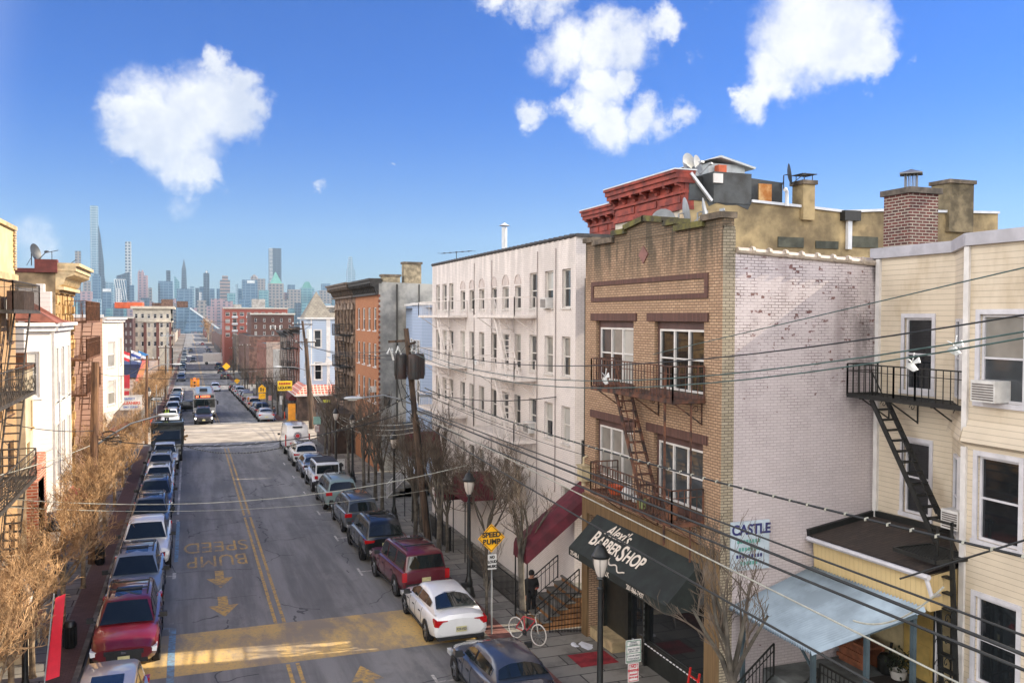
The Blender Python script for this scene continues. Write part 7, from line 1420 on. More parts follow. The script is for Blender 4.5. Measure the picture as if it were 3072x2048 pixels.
# pedestrian control cabinet + cones + barrels
b=MB(); c=onG(955,1325,.13); b.box(c.x-.4,c.x+.4,105.6,106.2,zr(105),zr(105)+2.0); tag(b.build('newspaper_box',plain('orange_box',S(226,150,40),.5,.12,2),None,org=(c.x,106,zr(105))),'tall orange yellow box on the far right corner','box')
for i,(px,py,l) in enumerate(((806,1262,'orange post marker by the silver sedan'),(854,1260,'orange post marker at the far right corner'),(524,1272,'orange marker behind the worker'))):
    c=onG(px,py,.0); b=MB(); b.lathe([(.18,0),(.18,.05),(.07,.08),(.055,1.0),(.0,1.02)],(c.x,c.y,zr(c.y)),8); tag(b.build('traffic_post',plain('safety_orange',S(226,90,60),.6,.1,3),None,org=(c.x,c.y,zr(c.y))),l,'traffic post','orange post markers')
c=onG(455,1290,.1); b=MB(); b.box(c.x-.9,c.x+.2,c.y,c.y+.1,zr(c.y)+.6,zr(c.y)+1.2); b.box(c.x-.85,c.x-.75,c.y,c.y+.1,zr(c.y),zr(c.y)+1.3); b.box(c.x+.05,c.x+.15,c.y,c.y+.1,zr(c.y),zr(c.y)+1.3); tag(b.build('road_barrier',plain('safety_orange',S(226,90,60),.6,.1,3),None,org=(c.x,c.y,zr(c.y))),'orange barrier on the left junction corner','barrier')
# feather flag, red, at lower left
b=MB(); a=onY(150,2040,24.5); c=onY(178,1790,24.5); vs=[];n=8
for i in range(n+1):
    k=i/n; p=a.lerp(c,k); w=.2*(1-.35*k); vs+= [(p.x-w*.6,24.5+.05*math.sin(k*5),p.z),(p.x+w,24.5+.09*math.sin(k*6+1),p.z+.05)]
b.add(vs,[(2*i,2*i+1,2*i+3,2*i+2) for i in range(n)],0,True); b.add([(v[0],v[1]+.02,v[2]) for v in vs],[(2*i,2*i+1,2*i+3,2*i+2) for i in range(n)],0,True)
t=thing('feather_banner',(a.x,24.5,zr(24)+.13),'tall red feather banner leaning behind the twigs at lower left','banner'); b.build('cloth',plain('banner_red',S(206,30,52),.7,.1,2),t); b=MB(); b.tube([(a.x-.2,24.52,zr(24)),a+Vector((-.12,0,0)),c+Vector((-.12,0,.1))],.02,5); b.build('pole',GREYM,t)
# litter bin near the left kerb
def bin_(x,y,label):
    b=MB(); b.lathe([(.16,0),(.18,.05),(.2,.7),(.21,.72),(.2,.78),(.14,.88),(.02,.9)],(x,y,zr(y)+.13),14); 
    for i in range(12): a=i*.524; b.box(x+.2*math.cos(a)-.012,x+.2*math.cos(a)+.012,y+.2*math.sin(a)-.012,y+.2*math.sin(a)+.012,zr(y)+.2,zr(y)+.8)
    tag(b.build('litter_bin',LBK,None,org=(x,y,zr(y)+.13)),label,'bin')
bin_(-3.75,32.2,'black litter bin behind the parked red suv on the left pavement'); bin_(-3.8,43.2,'black litter bin beside the white pickup')
# bicycles -----------------------------------------------------------------------
def bike(x,y,rz,lean,label,frame,dark=False):
    t=thing('bicycle',(x,y,zr(y)+.13),label,'bicycle',None,rz); t.rotation_euler=(lean,0,rz); t['_o']=(0,0,0); fm=plain('bike_'+frame,S(178,52,60) if frame=='red' else (.015,.016,.018,1),.4,.1,3); r=.335; wt=plain('whitewall_tyre',S(206,200,192) if not dark else S(30,30,32),.6,.1,4)
    if dark: wt=TYRE()
    for cx in (-.52,.52):
        b=MB(); n=22; b.tube([(cx+r*math.cos(6.2832*i/n),0,r+r*math.sin(6.2832*i/n)) for i in range(n+1)],.021,6,caps=False); w=b.build('wheel',wt,t); w['_o']=(0,0,0); b=MB()
        for i in range(14): a=i*.4488; b.bar((cx,0,r),(cx+r*math.cos(a),0,r+r*math.sin(a)),.006)
        b.lathe([(.03,-.05),(.03,.05)],(cx,0,r),8,axis='Y'); b.build('spokes',GREYM,w)
    b=MB(); B0=Vector((-.08,0,.28));S0=Vector((-.22,0,.78));H0=Vector((.34,0,.78));A0=Vector((-.52,0,r));F0=Vector((.52,0,r))
    for p,q in ((B0,S0),(S0,H0),(B0,H0),(A0,B0),(A0,S0)): b.tube([p,q],.02,6)
    b.build('frame',fm,t); b=MB(); b.tube([H0+Vector((-.04,0,.1)),H0,F0],.018,6); b.build('fork',plain('bike_silver',S(176,170,160),.35,.1,4,metal=.5),t)
    b=MB(); b.tube([(.2,-.28,.98),(.33,-.25,1.0),(.33,0,.95),(.33,.25,1.0),(.2,.28,.98)],.014,6); b.bar((.33,0,.8),(.33,0,.96),.025); b.build('handlebar',plain('bike_silver',S(176,170,160),.35,.1,4,metal=.5),t)
    b=MB(); b.prism([(-.38,-.08,.88),(-.38,.08,.88),(-.1,.025,.88),(-.1,-.025,.88)],(0,0,.06)); b.bar((-.23,0,.76),(-.25,0,.88),.025); b.build('saddle',BPL(),t); b=MB(); b.lathe([(.02,-.05),(.1,-.05),(.1,-.03)],(-.08,0,.28),12,axis='Y'); b.bar((-.08,-.08,.28),(.06,-.08,.2),.02); b.build('crank',BPL(),t)
bike(10.55,27.6,-1.12,-.12,'red framed bicycle with white tyres leaning on a tree by the kerb','red'); bike(-4.1,25.4,1.4,.1,'dark bicycle standing on the red brick pavement at lower left','dark',True)
# crate and bench and pots on the porch
b=MB(); 
for z in (.95,): pass
b.box(16.3,16.36,18.15,19.2,1.51,2.1); b.box(16.8,16.86,18.15,19.2,1.51,2.1)
for z in (1.6,1.82): b.box(16.26,16.3,18.1,19.25,z,z+.1)
b.box(16.25,16.9,18.1,19.25,2.11,2.16); tag(b.build('porch_bench',plain('bench_wood',S(140,84,56),.7,.25,4),None,org=(16.6,18.7,1.5)),'small brown timber bench on the porch under the corrugated awning','bench')
b=MB(); b.lathe([(.1,1.51),(.17,1.55),(.22,1.76),(.2,1.76),(.16,1.65)],(16.75,17.55,0),12); o=tag(b.build('planter',plain('white_pot',S(206,202,196),.5,.1,4),None,org=(16.75,17.55,1.5)),'white flower pot with a dark bushy plant on the porch','plant pot'); o['_o']=(16.75,17.55,1.5)
b=MB(); rr=random.Random(3)
for i in range(160):
    d=Vector((rr.gauss(0,1),rr.gauss(0,1),rr.gauss(0,.8))).normalized()*rr.uniform(.1,.34)+Vector((16.75,17.55,1.98)); e=Vector((rr.gauss(0,1),rr.gauss(0,1),rr.gauss(0,1))).normalized(); f=e.cross(Vector((0,0,1))).normalized(); b.add([d,d+e*.09+f*.03,d+e*.15,d+e*.09-f*.03],[(0,1,2,3)])
b.build('foliage',plain('plant_leaf',S(52,62,44),.7,.3,6),o,fix=False)
b=MB(); b.lathe([(.18,1.51),(.24,1.6),(.25,1.9),(.18,2.0),(.01,2.02)],(16.8,17.98,0),10); b.bar((16.85,17.95,2.0),(16.9,17.95,2.3),.05); tag(b.build('barbecue_cover',IRON(),None,org=(16.8,17.98,1.5)),'black covered round object beside the porch bench','cover')
# hand truck leaning at the barber window
b=MB(); HR=plain('hand_truck_red',S(196,40,36),.5,.12,3)
for y in (20.15,20.6): b.bar((12.35,y,zr(20)+.15),(12.6,y,zr(20)+1.5),.045)
for k in (.1,.35,.6,.85): b.bar(Vector((12.35,20.15,zr(20)+.15)).lerp(Vector((12.6,20.15,zr(20)+1.5)),k),Vector((12.35,20.6,zr(20)+.15)).lerp(Vector((12.6,20.6,zr(20)+1.5)),k),.035)
b.box(12.05,12.4,20.15,20.6,zr(20)+.15,zr(20)+.18); tag(b.build('hand_truck',HR,None,org=(12.4,20.4,zr(20)+.13)),'red hand truck leaning at the barber shop window','hand truck')
# people --------------------------------------------------------------------------
def skinned(name,verts,edges,radii,m,par,root=0,sub=1):
    me=bpy.data.meshes.new(name); me.from_pydata(verts,edges,[]); o=bpy.data.objects.new(name,me); COL.objects.link(o); me.materials.append(m)
    md=o.modifiers.new('skin','SKIN'); md.use_smooth_shade=True; 
    for i,r in enumerate(radii): sv=me.skin_vertices[0].data[i]; sv.radius=(r,r) if not isinstance(r,tuple) else r; sv.use_root=(i==root)
    o.modifiers.new('sub','SUBSURF').levels=sub; o.modifiers['sub'].render_levels=sub; o.parent=par; return o
SKIN=plain('skin_tone',S(176,128,104),.6,.08,5)
def person(x,y,z,rz,label,coat,legs,pose='stand',hat=None,hair=S(40,32,28),vest=False,h=1.72):
    t=thing('person',(x,y,z),label,'person',None,rz); t['_o']=(0,0,0); s=h/1.72; t.scale=(s,s,s)
    la=[(-.09,0,.92),(-.1,.02,.5),(-.11,-.01,.09),(-.11,.13,.04)]; lb=[(.09,0,.92),(.1,.0,.5),(.11,-.05,.09),(.11,.09,.04)]
    if pose=='walk': la=[(-.09,0,.92),(-.09,.16,.52),(-.1,.12,.1),(-.1,.25,.05)]; lb=[(.09,0,.92),(.1,-.02,.5),(.1,-.24,.12),(.1,-.13,.05)]
    aL=[(-.2,0,1.4),(-.26,-.02,1.12),(-.2,.2,1.08)]; aR=[(.2,0,1.4),(.26,-.02,1.12),(.24,.06,.86)]
    if pose=='phone': aL=[(-.2,0,1.4),(-.27,.0,1.13),(-.06,.27,1.16)]; aR=[(.2,0,1.4),(.27,-.03,1.12),(.25,.05,.86)]
    if pose=='bend': aL=[(-.2,.0,1.4),(-.28,.1,1.14),(-.2,.34,1.02)]; aR=[(.2,0,1.4),(.28,.1,1.14),(.2,.34,1.02)]
    V_=[(0,0,.95),(0,0,1.15),(0,0,1.38),(0,.01,1.49),(0,.025,1.58),(0,.03,1.66)]; E=[(0,1),(1,2),(2,3),(3,4),(4,5)]; Rr=[.13,.12,.14,.055,.095,.075]
    for lim,rs in ((la,(.085,.06,.045,.04)),(lb,(.085,.06,.045,.04))):
        i0=len(V_); V_+=lim; Rr+=rs; E+=[(0,i0)]+[(i0+k,i0+k+1) for k in range(3)]
    hands=[]
    for lim,rs in ((aL,(.06,.045,.035)),(aR,(.06,.045,.035))):
        i0=len(V_); V_+=lim; Rr+=rs; E+=[(2,i0),(i0,i0+1),(i0+1,i0+2)]
        a,c=Vector(lim[1]),Vector(lim[2]); d=(c-a).normalized(); sd=d.cross(Vector((0,0,1))); sd=sd.normalized() if sd.length>.1 else Vector((1,0,0)); pm=len(V_); V_.append(tuple(c+d*.07)); Rr.append(.032); E.append((i0+2,pm))
        for f in range(4): q=c+d*.1+sd*(-.03+.02*f); q2=q+d*(.045+.012*(1 if f in(1,2) else 0))+Vector((0,0,-.015)); V_+= [tuple(q),tuple(q2)]; Rr+=[.0105,.0085]; E+=[(pm,len(V_)-2),(len(V_)-2,len(V_)-1)]
        q=c+d*.05+sd*.045; V_.append(tuple(q)); Rr.append(.011); E.append((pm,len(V_)-1))
    skinned('body',V_,E,Rr,SKIN,t)
    skinned('coat',[(0,0,.72),(0,0,.95),(0,0,1.15),(0,0,1.38),(0,.0,1.47)]+aL+aR,[(0,1),(1,2),(2,3),(3,4),(3,5),(5,6),(6,7),(3,8),(8,9),(9,10)],[.2,.19,.18,.185,.1,.09,.08,.062,.09,.08,.062],coat,t)
    skinned('trousers',[(0,0,.93)]+la[:3]+lb[:3],[(0,1),(1,2),(2,3),(0,4),(4,5),(5,6)],[.15,.105,.08,.065,.105,.08,.065],legs,t)
    b=MB()
    for L in (la,lb): p=Vector(L[2]); q=Vector(L[3]); b.obox((p+q)/2+Vector((0,.02,-.02)),(q-p).normalized()*.13*Vector((1,1,0)).length/1.41,Vector((.045,0,0)),(0,0,.04))
    b.build('shoe',BPL(),t)
    b=MB(); n=12; b.lathe([(.105,1.6),(.112,1.66),(.1,1.72),(.06,1.765),(.0,1.775)],(0,.02,0),n); b.build('hat' if hat else 'hair',hat or plain('hair_dark',hair,.7,.1,8),t)
    b=MB(); b.add([(-.02,.135,1.575),(.02,.135,1.575),(0,.155,1.57),(0,.13,1.62)],[(0,2,3),(2,1,3),(0,1,2)]); b.build('nose',SKIN,t); b=MB()
    for sx in (-1,1): b.obox((sx*.037,.122,1.618),(.014,0,0),(0,.006,0),(0,0,.006))
    b.obox((0,.128,1.532),(.026,0,0),(0,.005,0),(0,0,.006)); b.build('face_features',plain('face_dark',S(70,40,36),.6,.1,8),t)
    if vest:
        b=MB()
        for z_,r in ((1.02,.2),(1.2,.195)): b.lathe([(r,z_-.03),(r+.012,z_),(r,z_+.03)],(0,0,0),12)
        for sx in (-1,1): b.bar((sx*.1,-.185,1.2),(sx*.1,-.17,1.46),.05,.02); b.bar((sx*.1,.185,1.2),(sx*.1,.17,1.46),.05,.02)
        b.build('vest_stripes',plain('hi_vis_lime',S(190,226,60),.5,.05,4),t)
    if pose=='phone': b=MB(); b.obox((-.04,.36,1.19),(.035,0,0),(0,.05,.03),(0,.004,-.006)); b.build('red_item',plain('red_item',S(190,40,40),.5,.1,3),t)
    return t
BCO=plain('black_coat',(.014,.014,.016,1),.8,.3,5); DTR=plain('black_trousers',(.012,.012,.014,1),.8,.3,5)
person(11.55,29.75,zr(29.7)+.13,math.pi+.15,'person in a black coat and cap walking towards the camera beside the steps','' or BCO,DTR,'phone',hat=plain('black_cap',(.012,.012,.014,1),.7,.2,5))
person(XL+.15,80.7,zr(80)+2.3,.15,'person in a lime striped safety vest standing in the tipper bed',BCO,DTR,'bend',hat=plain('dark_cap',(.03,.025,.03,1),.7,.2,5),vest=True)
c=onG(828,1268,.0); person(c.x,106.5,zr(106.5)+.0,1.9,'person in a dark jacket and pale blue trousers at the far right corner',plain('navy_jacket',S(34,34,46),.8,.2,4),plain('pale_jeans',S(150,156,196),.8,.15,4),'walk')
c=onG(851,1262,.13); person(c.x+.6,111,zr(111)+.13,2.4,'person in dark clothes standing in the shade by the liquor store',BCO,DTR,'stand')
# wires ---------------------------------------------------------------------------
WB_=plain('black_cable',(.02,.022,.022,1),.6,.2,5); WG=plain('grey_green_wire',S(70,92,88),.6,.2,5); WL_=plain('pale_cable',S(170,170,158),.6,.15,5)
def wire(a,c,sag,label,r=.016,m=None,ext=0.,twist=False,group=None):
    a=Vector(a);c=Vector(c); n=26; pts=[]
    for i in range(n+1):
        k=i/n*(1+ext); p=a.lerp(c,k) if k<=1 else c+(c-a)*(k-1); p=Vector(p); p.z-=sag*4*k*(1-k); pts.append(p)
    b=MB(); b.tube(pts,r,5); t=thing('overhead_wire',a,label,'wire',group); b.build('cable',m or WB_,t)
    if twist:
        b=MB()
        for i in range(n*3):
            k=i/(n*3)*n; j=min(n-1,int(k)); p=pts[j].lerp(pts[j+1],k-j); d=(pts[j+1]-pts[j]).normalized(); b.obox(p,d*.022+Vector((0,0,.012)),Vector((r*1.15,0,0)),(0,0,r*1.15))
        b.build('wrap',WL_,t)
def beads(par): pass
G='overhead wires'
e=lambda x,y,X=10.6:onX(x,y,X)
P_=lambda k,dx=0,dy=0:PT(k)+Vector((dx,dy,0))
wire(P_(.93,.1,-.2),e(3072,945),.85,'upper black wire from the transformer pole across the tan brick facade',.014,WB_,.25)
wire(P_(.91,.2,-.2),e(3072,995),1.05,'middle dark wire with a white tag over the yellow house',.014,WG,.25); wire(P_(.90,.0,-.2),e(3072,1014),1.15,'lowest of the three dark wires above the yellow house fire escape',.014,WG,.25)
wire(onX(1960,1062,12.6),e(3072,803,10.8),.0,'thin pale service wire rising to the right over the pink brick wall',.011,WG,.2)
wire(P_(.63,.1,-.15),e(3072,1962),-.0,'thick cable bundle falling right in front of the barber awning',.03,WB_,.2); wire(P_(.6,.1,-.15),e(3072,2008),.05,'second thick cable bundle below the first in front of the barber awning',.026,WB_,.2)
wire(P_(.64,.12,-.15),e(3072,1905),.0,'thinner cable above the bundles passing the corrugated awning',.02,WB_,.2)
wire(P_(.73,.6,-.1),e(3072,1668),.35,'white wrapped twisted cable passing the brick facade and shingle roof',.022,WB_,.2,True)
wire(P_(.585,.05,-.15),e(2640,2060),.1,'lowest dark cable over the barber window',.026,WB_,.3); wire(P_(.62,.05,-.15),e(2900,2060),.0,'grey cable beside the lowest one in front of the shop',.018,WL_,.3)
wire(onX(2560,1860,10.6),onX(2830,1760,10.6),.25,'looped pale service drop hanging under the bundle',.016,WL_); wire(onX(2700,1735,10.6),onX(3072,1620,10.6),.0,'dark service wire rising right from the splice',.016,WB_,.2)
wire(P_(.72,.3,-.1),onX(1668,1190,12.95),.3,'black service wire to the white apartment house front',.018)
wire(P_(.71,.5,-.1),onX(1755,1365,12.6),.2,'pair of thin wires to the cream box on the tan building',.012); wire(P_(.7,.5,-.1),onX(1600,1310,12.9),-.0,'thin slack wire along the white facade',.012)
# across the street
wire(P_(.63,-.1,0),QT(.62),.9,'black cable sagging across the street between the two near poles',.022); wire(P_(.7,-.1,0),aL+Vector((0,0,-6.6)),2.6,'wrapped white and black cable sagging across the junction',.03,WB_,0,True)
wire(onX(1400,1395,10.4),onX(-20,1492,-6.2),.75,'pale rope-like wire crossing the whole street',.016,WL_,.0); wire(onX(1290,1468,10.4),onX(-20,1518,-6.2),.5,'thinner pale wire just below the rope-like one',.011,WL_,.0)
wire(onX(0,1425,-5.3),onX(420,1220,-3.9)+Vector((0,-12,0)),.3,'pale drop wire rising from lower left to the left pole',.018,WL_); wire(onX(0,1265,-6.0),QT(.66),.15,'dark wire along the tan tenement to the left pole',.016)
for i,(pa,pc,l) in enumerate((((1190,1305),(950,1190),'grey drop line curving from the junction pole, upper of the fan'),((1240,1370),(945,1175),'grey drop line curving from the junction pole, lower of the fan'),((1250,1350),(930,1165),'third grey drop line of the fan at the junction pole'))): wire(P_(.57-.02*i,-.1,0),onY(pc[0],pc[1],99.5),1.1+.35*i,l,.024,WL_)
for i,(za,zc,l) in enumerate(((.9,.0,'primary wire between junction pole and transformer pole, upper'),(.88,-.9,'primary wire between junction pole and transformer pole, middle'),(.86,-1.1,'primary wire between junction pole and transformer pole, lower'))): wire(P_(za,-.6+.3*i,0),aJ+Vector((-3.4+.5*i,0,-.6)),1.,l,.016)
for i,(py,l) in enumerate(((1135,'upper dark line across the far street'),(1106,'highest dark line across the far street'),(1150,'lowest dark line across the far street'))): wire(onY(330,py-6+i*4,118+6*i),onY(1000,py-14,118+6*i),.5,l,.04)
wire(onY(400,965,180),onY(780,962,180),.2,'thin line across the horizon in front of the river',.03); wire(aL+Vector((0,0,-.4)),QT(.95),.7,'dark wire from left junction pole to the thick timber pole',.015); wire(aL+Vector((0,0,-.4)),aL2+Vector((0,0,-.4)),.8,'dark wire between the two left poles past the junction',.02)
wire(aJ+Vector((1,0,-.4)),onY(735,1030,190)+Vector((0,0,-.4)),1.5,'dark wire down the right side past the turret house',.025)
for i,(px,py,Y,l) in enumerate(((1425,1085,32.5,'white plastic line tag in front of the white apartment facade'),(1815,1130,19.0,'large white bird shaped line guard in front of the brick window'),(2735,1087,13.1,'white line tag before the yellow house window'),(2862,1037,12.4,'white line tag near the corner of the yellow bay'))):
    c=onX(px,py,10.65); b=MB(); s=.16 if i!=1 else .24
    for j in range(5): a=j*1.3; b.prism([c+Vector((0,0,0)),c+Vector((.02,s*.5*math.cos(a)-.04,s*math.sin(a))),c+Vector((.0,s*math.cos(a+.5),s*.9*math.sin(a+.5))),c+Vector((-.02,s*.35*math.cos(a+.9),s*.35*math.sin(a+.9)))],(.025,0,0))
    tag(b.build('line_guard',PORC,None,org=c),l,'line guard')
# ================================================================ SKYLINE
TG=tower('tower_blue_glass',S(50,80,104),S(92,118,136),16,9.,.14,.28); TT=tower('tower_teal_glass',S(64,112,122),S(112,148,150),15,9.,.14,.3); TD_=tower('tower_dark_glass',S(24,40,54),S(62,80,92),14,9.,.16,.28); TB=tower('tower_brown_band',S(70,74,80),S(150,124,108),900,11.,0,.5); TST=tower('tower_stone',S(62,66,74),S(136,124,112),12,10,.45,.4); TW=tower('tower_white_grid',S(70,86,100),S(206,204,200),8,5.5,.4,.35); TP=tower('tower_pale_glass',S(96,124,140),S(146,164,172),18,9.,.12,.3); TGRID=tower('tower_square_grid',S(50,60,70),S(176,178,176),12,12,.4,.4); TPK=tower('tower_pink_brick',S(90,86,96),S(158,126,124),14,9.,.5,.4)
GRN=plain('copper_roof',S(96,150,136),.6,.15,.02); TWH=plain('tower_white',S(206,208,206),.6,.1,.05)
def tw(x0,x1,yt,m,label,D=3400,style='box',x2=None,crown=None,dep=None,zb=-70):
    a=onY(x0,yt,D);c=onY(x1,yt,D); z=(a.z+c.z)/2; xa,xb=a.x,c.x; w=xb-xa; d=dep or min(w,70)
    t=thing('skyscraper',((xa+xb)/2,D,zb),label,'skyscraper'); b=MB(); xm=(xa+xb)/2
    if style=='box': b.box(xa,xb,D,D+d,zb,z)
    elif style=='slant': b.prism([(xa,D,zb),(xb,D,zb),(xb,D,z-w*1.3),(xa,D,z)],(0,d,0))
    elif style=='slantr': b.prism([(xa,D,zb),(xb,D,zb),(xb,D,z),(xa,D,z-w*.35)],(0,d,0))
    elif style=='spire':
        zs=z-(z-zb)*.62; q=[(xa,D),(xb,D),(xb,D+d),(xa,D+d)]; k=.16; zs2=z-w*1.25; r=[(xm+(x-xm)*.5,D+d/2+(y-D-d/2)*.5) for x,y in q]
        for i in range(4): j=(i+1)%4; b.quad([(*q[i],zb),(*q[j],zb),(*r[j],zs2),(*r[i],zs2)]); b.add([(*r[i],zs2),(*r[j],zs2),(xm,D+d/2,z)],[(0,1,2)])
    elif style=='taper': # stepped feather profile, vertical left edge
        prof=[(0,zb),(1,zb),(1,zb+(z-zb)*.5),(.82,zb+(z-zb)*.56),(.8,zb+(z-zb)*.66),(.55,zb+(z-zb)*.8),(.3,zb+(z-zb)*.92),(.05,z),(0,z)]; b.prism([(xa+w*k,D,h) for k,h in prof],(0,d,0))
    b.build('tower_body',m,t)
    if crown:
        kind,p0,p1,py,cm=crown; e=onY(p0,py,D);f=onY(p1,py,D); b=MB()
        if kind=='box': b.box(e.x,f.x,D+2,D+d*.8,z,e.z)
        elif kind=='pyr': q=[(e.x,D,z),(f.x,D,z),(f.x,D+d,z),(e.x,D+d,z)]; [b.add([q[i],q[(i+1)%4],((e.x+f.x)/2,D+d/2,e.z)],[(0,1,2)]) for i in range(4)]
        elif kind=='cone': b.lathe([((f.x-e.x)/2,z),((f.x-e.x)/2,z+(e.z-z)*.4),((f.x-e.x)*.25,z+(e.z-z)*.8),(.1,e.z)],((e.x+f.x)/2,D+d/2,0),12)
        elif kind=='twin': wd=(f.x-e.x); b.prism([(e.x,D,z),(e.x,D,e.z-wd*.6),(e.x+wd*.28,D,e.z),(e.x+wd*.42,D,e.z-wd*.5),(e.x+wd*.6,D,e.z-wd*.3),(e.x+wd*.75,D,e.z),(f.x,D,e.z-wd*.6),(f.x,D,z)],(0,d,0))
        elif kind=='trap': b.prism([(e.x,D+1,z),(f.x,D+1,z),(e.x+(f.x-e.x)*.7,D+1,e.z),(e.x+(f.x-e.x)*.3,D+1,e.z)],(0,d*.8,0))
        elif kind=='band': b.box(e.x,f.x,D-2,D-.5,e.z-9,e.z)
        b.build('crown',cm,t)
    return t,xa,xb,z,D
for a in [
 (105,140,786,TP,'pale teal block peeking over the left stone house roof',3600),(224.6,241.3,752.7,TST,'slim ribbed stone tower at the far left of the skyline',3500),(217,247,879,TG,'low round shouldered blue tower at the foot of the slim ribbed one',3000),
 (269.6,293,617,TP,'tallest pale glass slab tower of the skyline',3650),(294,314,677,TD_,'feather shaped tapering tower leaning on the tallest slab',3500,'taper'),(276,301,829,TG,'blue glass block in front of the tallest slab',3100,'box',None,('box',281,297,822,TG)),(248,270,843,TST,'grey ribbed block left of the tallest slab',3300),(241,275,874,TPK,'brownish block between the ribbed block and the tallest slab',2950),
 (315,341,846,TP,'pale pair of blocks right of the feather shaped tower',3700),(308,333,865,TG,'blue block with a white band across its top',3000,'box',None,('band',308,333,866,TWH)),(375,393,725,TGRID,'very slender square grid tower',3800),(349,388,815,TD_,'dark wide tower in front of the slender grid tower',3200,'slantr'),(343,378,838,TG,'glass block with white diagonal bracing',3050),(347,363,865,TW,'small white gridded tower near the middle left',2800),(388,402,855,TG,'blue slab right of the diagonal braced block',3100),
 (413,443,826,TPK,'mauve tower with twin pointed crown',3300,'box',None,('twin',413,432,808,TPK)),(444,456,863,TST,'arched top shoulder block beside the twin pointed tower',3250),(475,518,843,TG,'broad blue glass tower with a small penthouse crown',3100,'box',None,('box',498,511,811,TD_)),(474,480,850,TD_,'thin dark slab at the edge of the broad blue tower',3080),(523,538,827,TT,'pale wedge topped tower',3700,'slant'),(538,565,775,TD_,'dark green pointed obelisk tower',3500,'spire'),
 (530,577,866,TG,'wide blue block at the foot of the obelisk tower',3000),(515,545,896,TPK,'low pinkish block left of the obelisk foot',2850),(568,583,859,TP,'small pale block right of the obelisk',3400),(586,597,864,TD_,'narrow dark block with a pale neighbour',3200),(597,606,877,TW,'narrow white block next to the dark one',3150),(610,628,819,TD_,'dark tower with white dotted corners',3300,'box',None,('box',616,623,812,TW)),(598,611,860,TG,'blue shoulder left of the dotted corner tower',3350),(629,644,866,TG,'plain blue block right of the dotted corner tower',3250),(650,661,866,TG,'blue shoulder left of the brown banded tower',3300),
 (660,690,840,TB,'brown banded tower with a cylindrical top',3150,'box',None,('box',666.5,684,827,TB)),(707,714,852,TP,'needle thin pale tower',3800),(682,706,879,TT,'light teal slab between the banded tower and the needle',3050),(714,729,866,TG,'blue shoulder of the sign topped tower',3250),(727.5,773,839,TG,'wide blue tower with a white sign at the top',3100,'box',None,('band',741,764,841,TWH)),(753,796,836,TST,'grey tower with a domed crown behind the sign topped one',3500,'box',None,('cone',753,775,822,TST)),(777,806,870,TT,'teal glass block left of the green pyramid tower',3000),
 (808,844,744.5,TD_,'tall two toned glass tower behind the green pyramid roof',3600),(807,851,850,TST,'beige stone tower with a green pyramid roof',3150,'box',None,('pyr',811,846,813,GRN)),(851,863,877,TPK,'low mauve block right of the beige tower',3200),(864,885,854,TG,'blue tower right of the beige tower',3350),(865,902,868,TST,'stepped grey green block beside the teal crowned tower',3150),(904,943,863,TT,'teal tower with a stepped green crown',3200,'box',None,('trap',908,936,845,GRN)),(939,958,873,TP,'pale block right of the teal crowned tower',3150),(966,991,851,TG,'blue twin topped tower near the right end',3350),(959,996,871,TST,'beige and blue base of the twin topped tower',3200),(994,1021,867,TT,'pale teal group at the right end of the skyline',3400),(1042,1066,810,TP,'pale stepped spire tower above the brown cornice',3900,'box',None,('trap',1043,1062,769,TP)),
 (1005,1040,880,TP,'low pale block beside the brown cornice',3300)]: tw(*a)
r_=random.Random(5)
for i,x in enumerate(range(150,1040,21)): # unnamed low blocks at the foot of the skyline
    tw(x,x+r_.uniform(16,30),r_.uniform(893,925),r_.choice([TG,TT,TPK,TST,TP,TD_]),'low hazy block in the band at the foot of the skyline',2650+r_.uniform(-60,60)+(i%3)*70)
for o in list(COL.objects):
    if o.get('label')=='low hazy block in the band at the foot of the skyline': o['group']='low blocks at the foot of the skyline'
# diagonal bracing + white strip on named towers
a,c=onY(343,838,3048),onY(378,900,3048); t=thing('lattice_brace',(a.x,3048,a.z),'white diagonal lattice on the braced glass block','lattice'); b=MB()
for i in range(5): x=a.x+(c.x-a.x)*i/5; b.bar((x,3047,a.z),(x+(c.x-a.x)*.28,3047,c.z),2.2)
b.bar((a.x,3047,a.z),(c.x,3047,a.z),2.); b.build('braces',TWH,t)
a,c=onY(808,744.5,3598),onY(818,850,3598); b=MB()
for i in range(26): z=a.z+(c.z-a.z)*i/26; b.box(a.x,c.x,3596,3598,z-2.4,z)
t=thing('tower_strip',(a.x,3597,a.z),'white dotted strip on the left edge of the two toned tower','facade strip'); b.build('strip',TWH,t)
# sloping pyramid building by the river with its white edge
D=2500; p=[onY(552,995,D),onY(570,924,D),onY(668,994,D)]; t=thing('pyramid_building',p[0],'blue green sloping pyramid building with a white slanting edge','building'); b=MB(); b.prism([(q.x,q.y,q.z) for q in p],(0,60,0)); b.build('slope',TG,t); b=MB(); b.bar(p[1]+Vector((0,-2,0)),p[2]+Vector((0,-2,0)),5,4); b.build('white_edge',TWH,t)
b=MB(); b.box(-1300,1500,2720,2960,-70,-48); tag(b.build('river_bank',plain('river_bank',S(110,110,104),.9,.3,.01)),kind='structure')
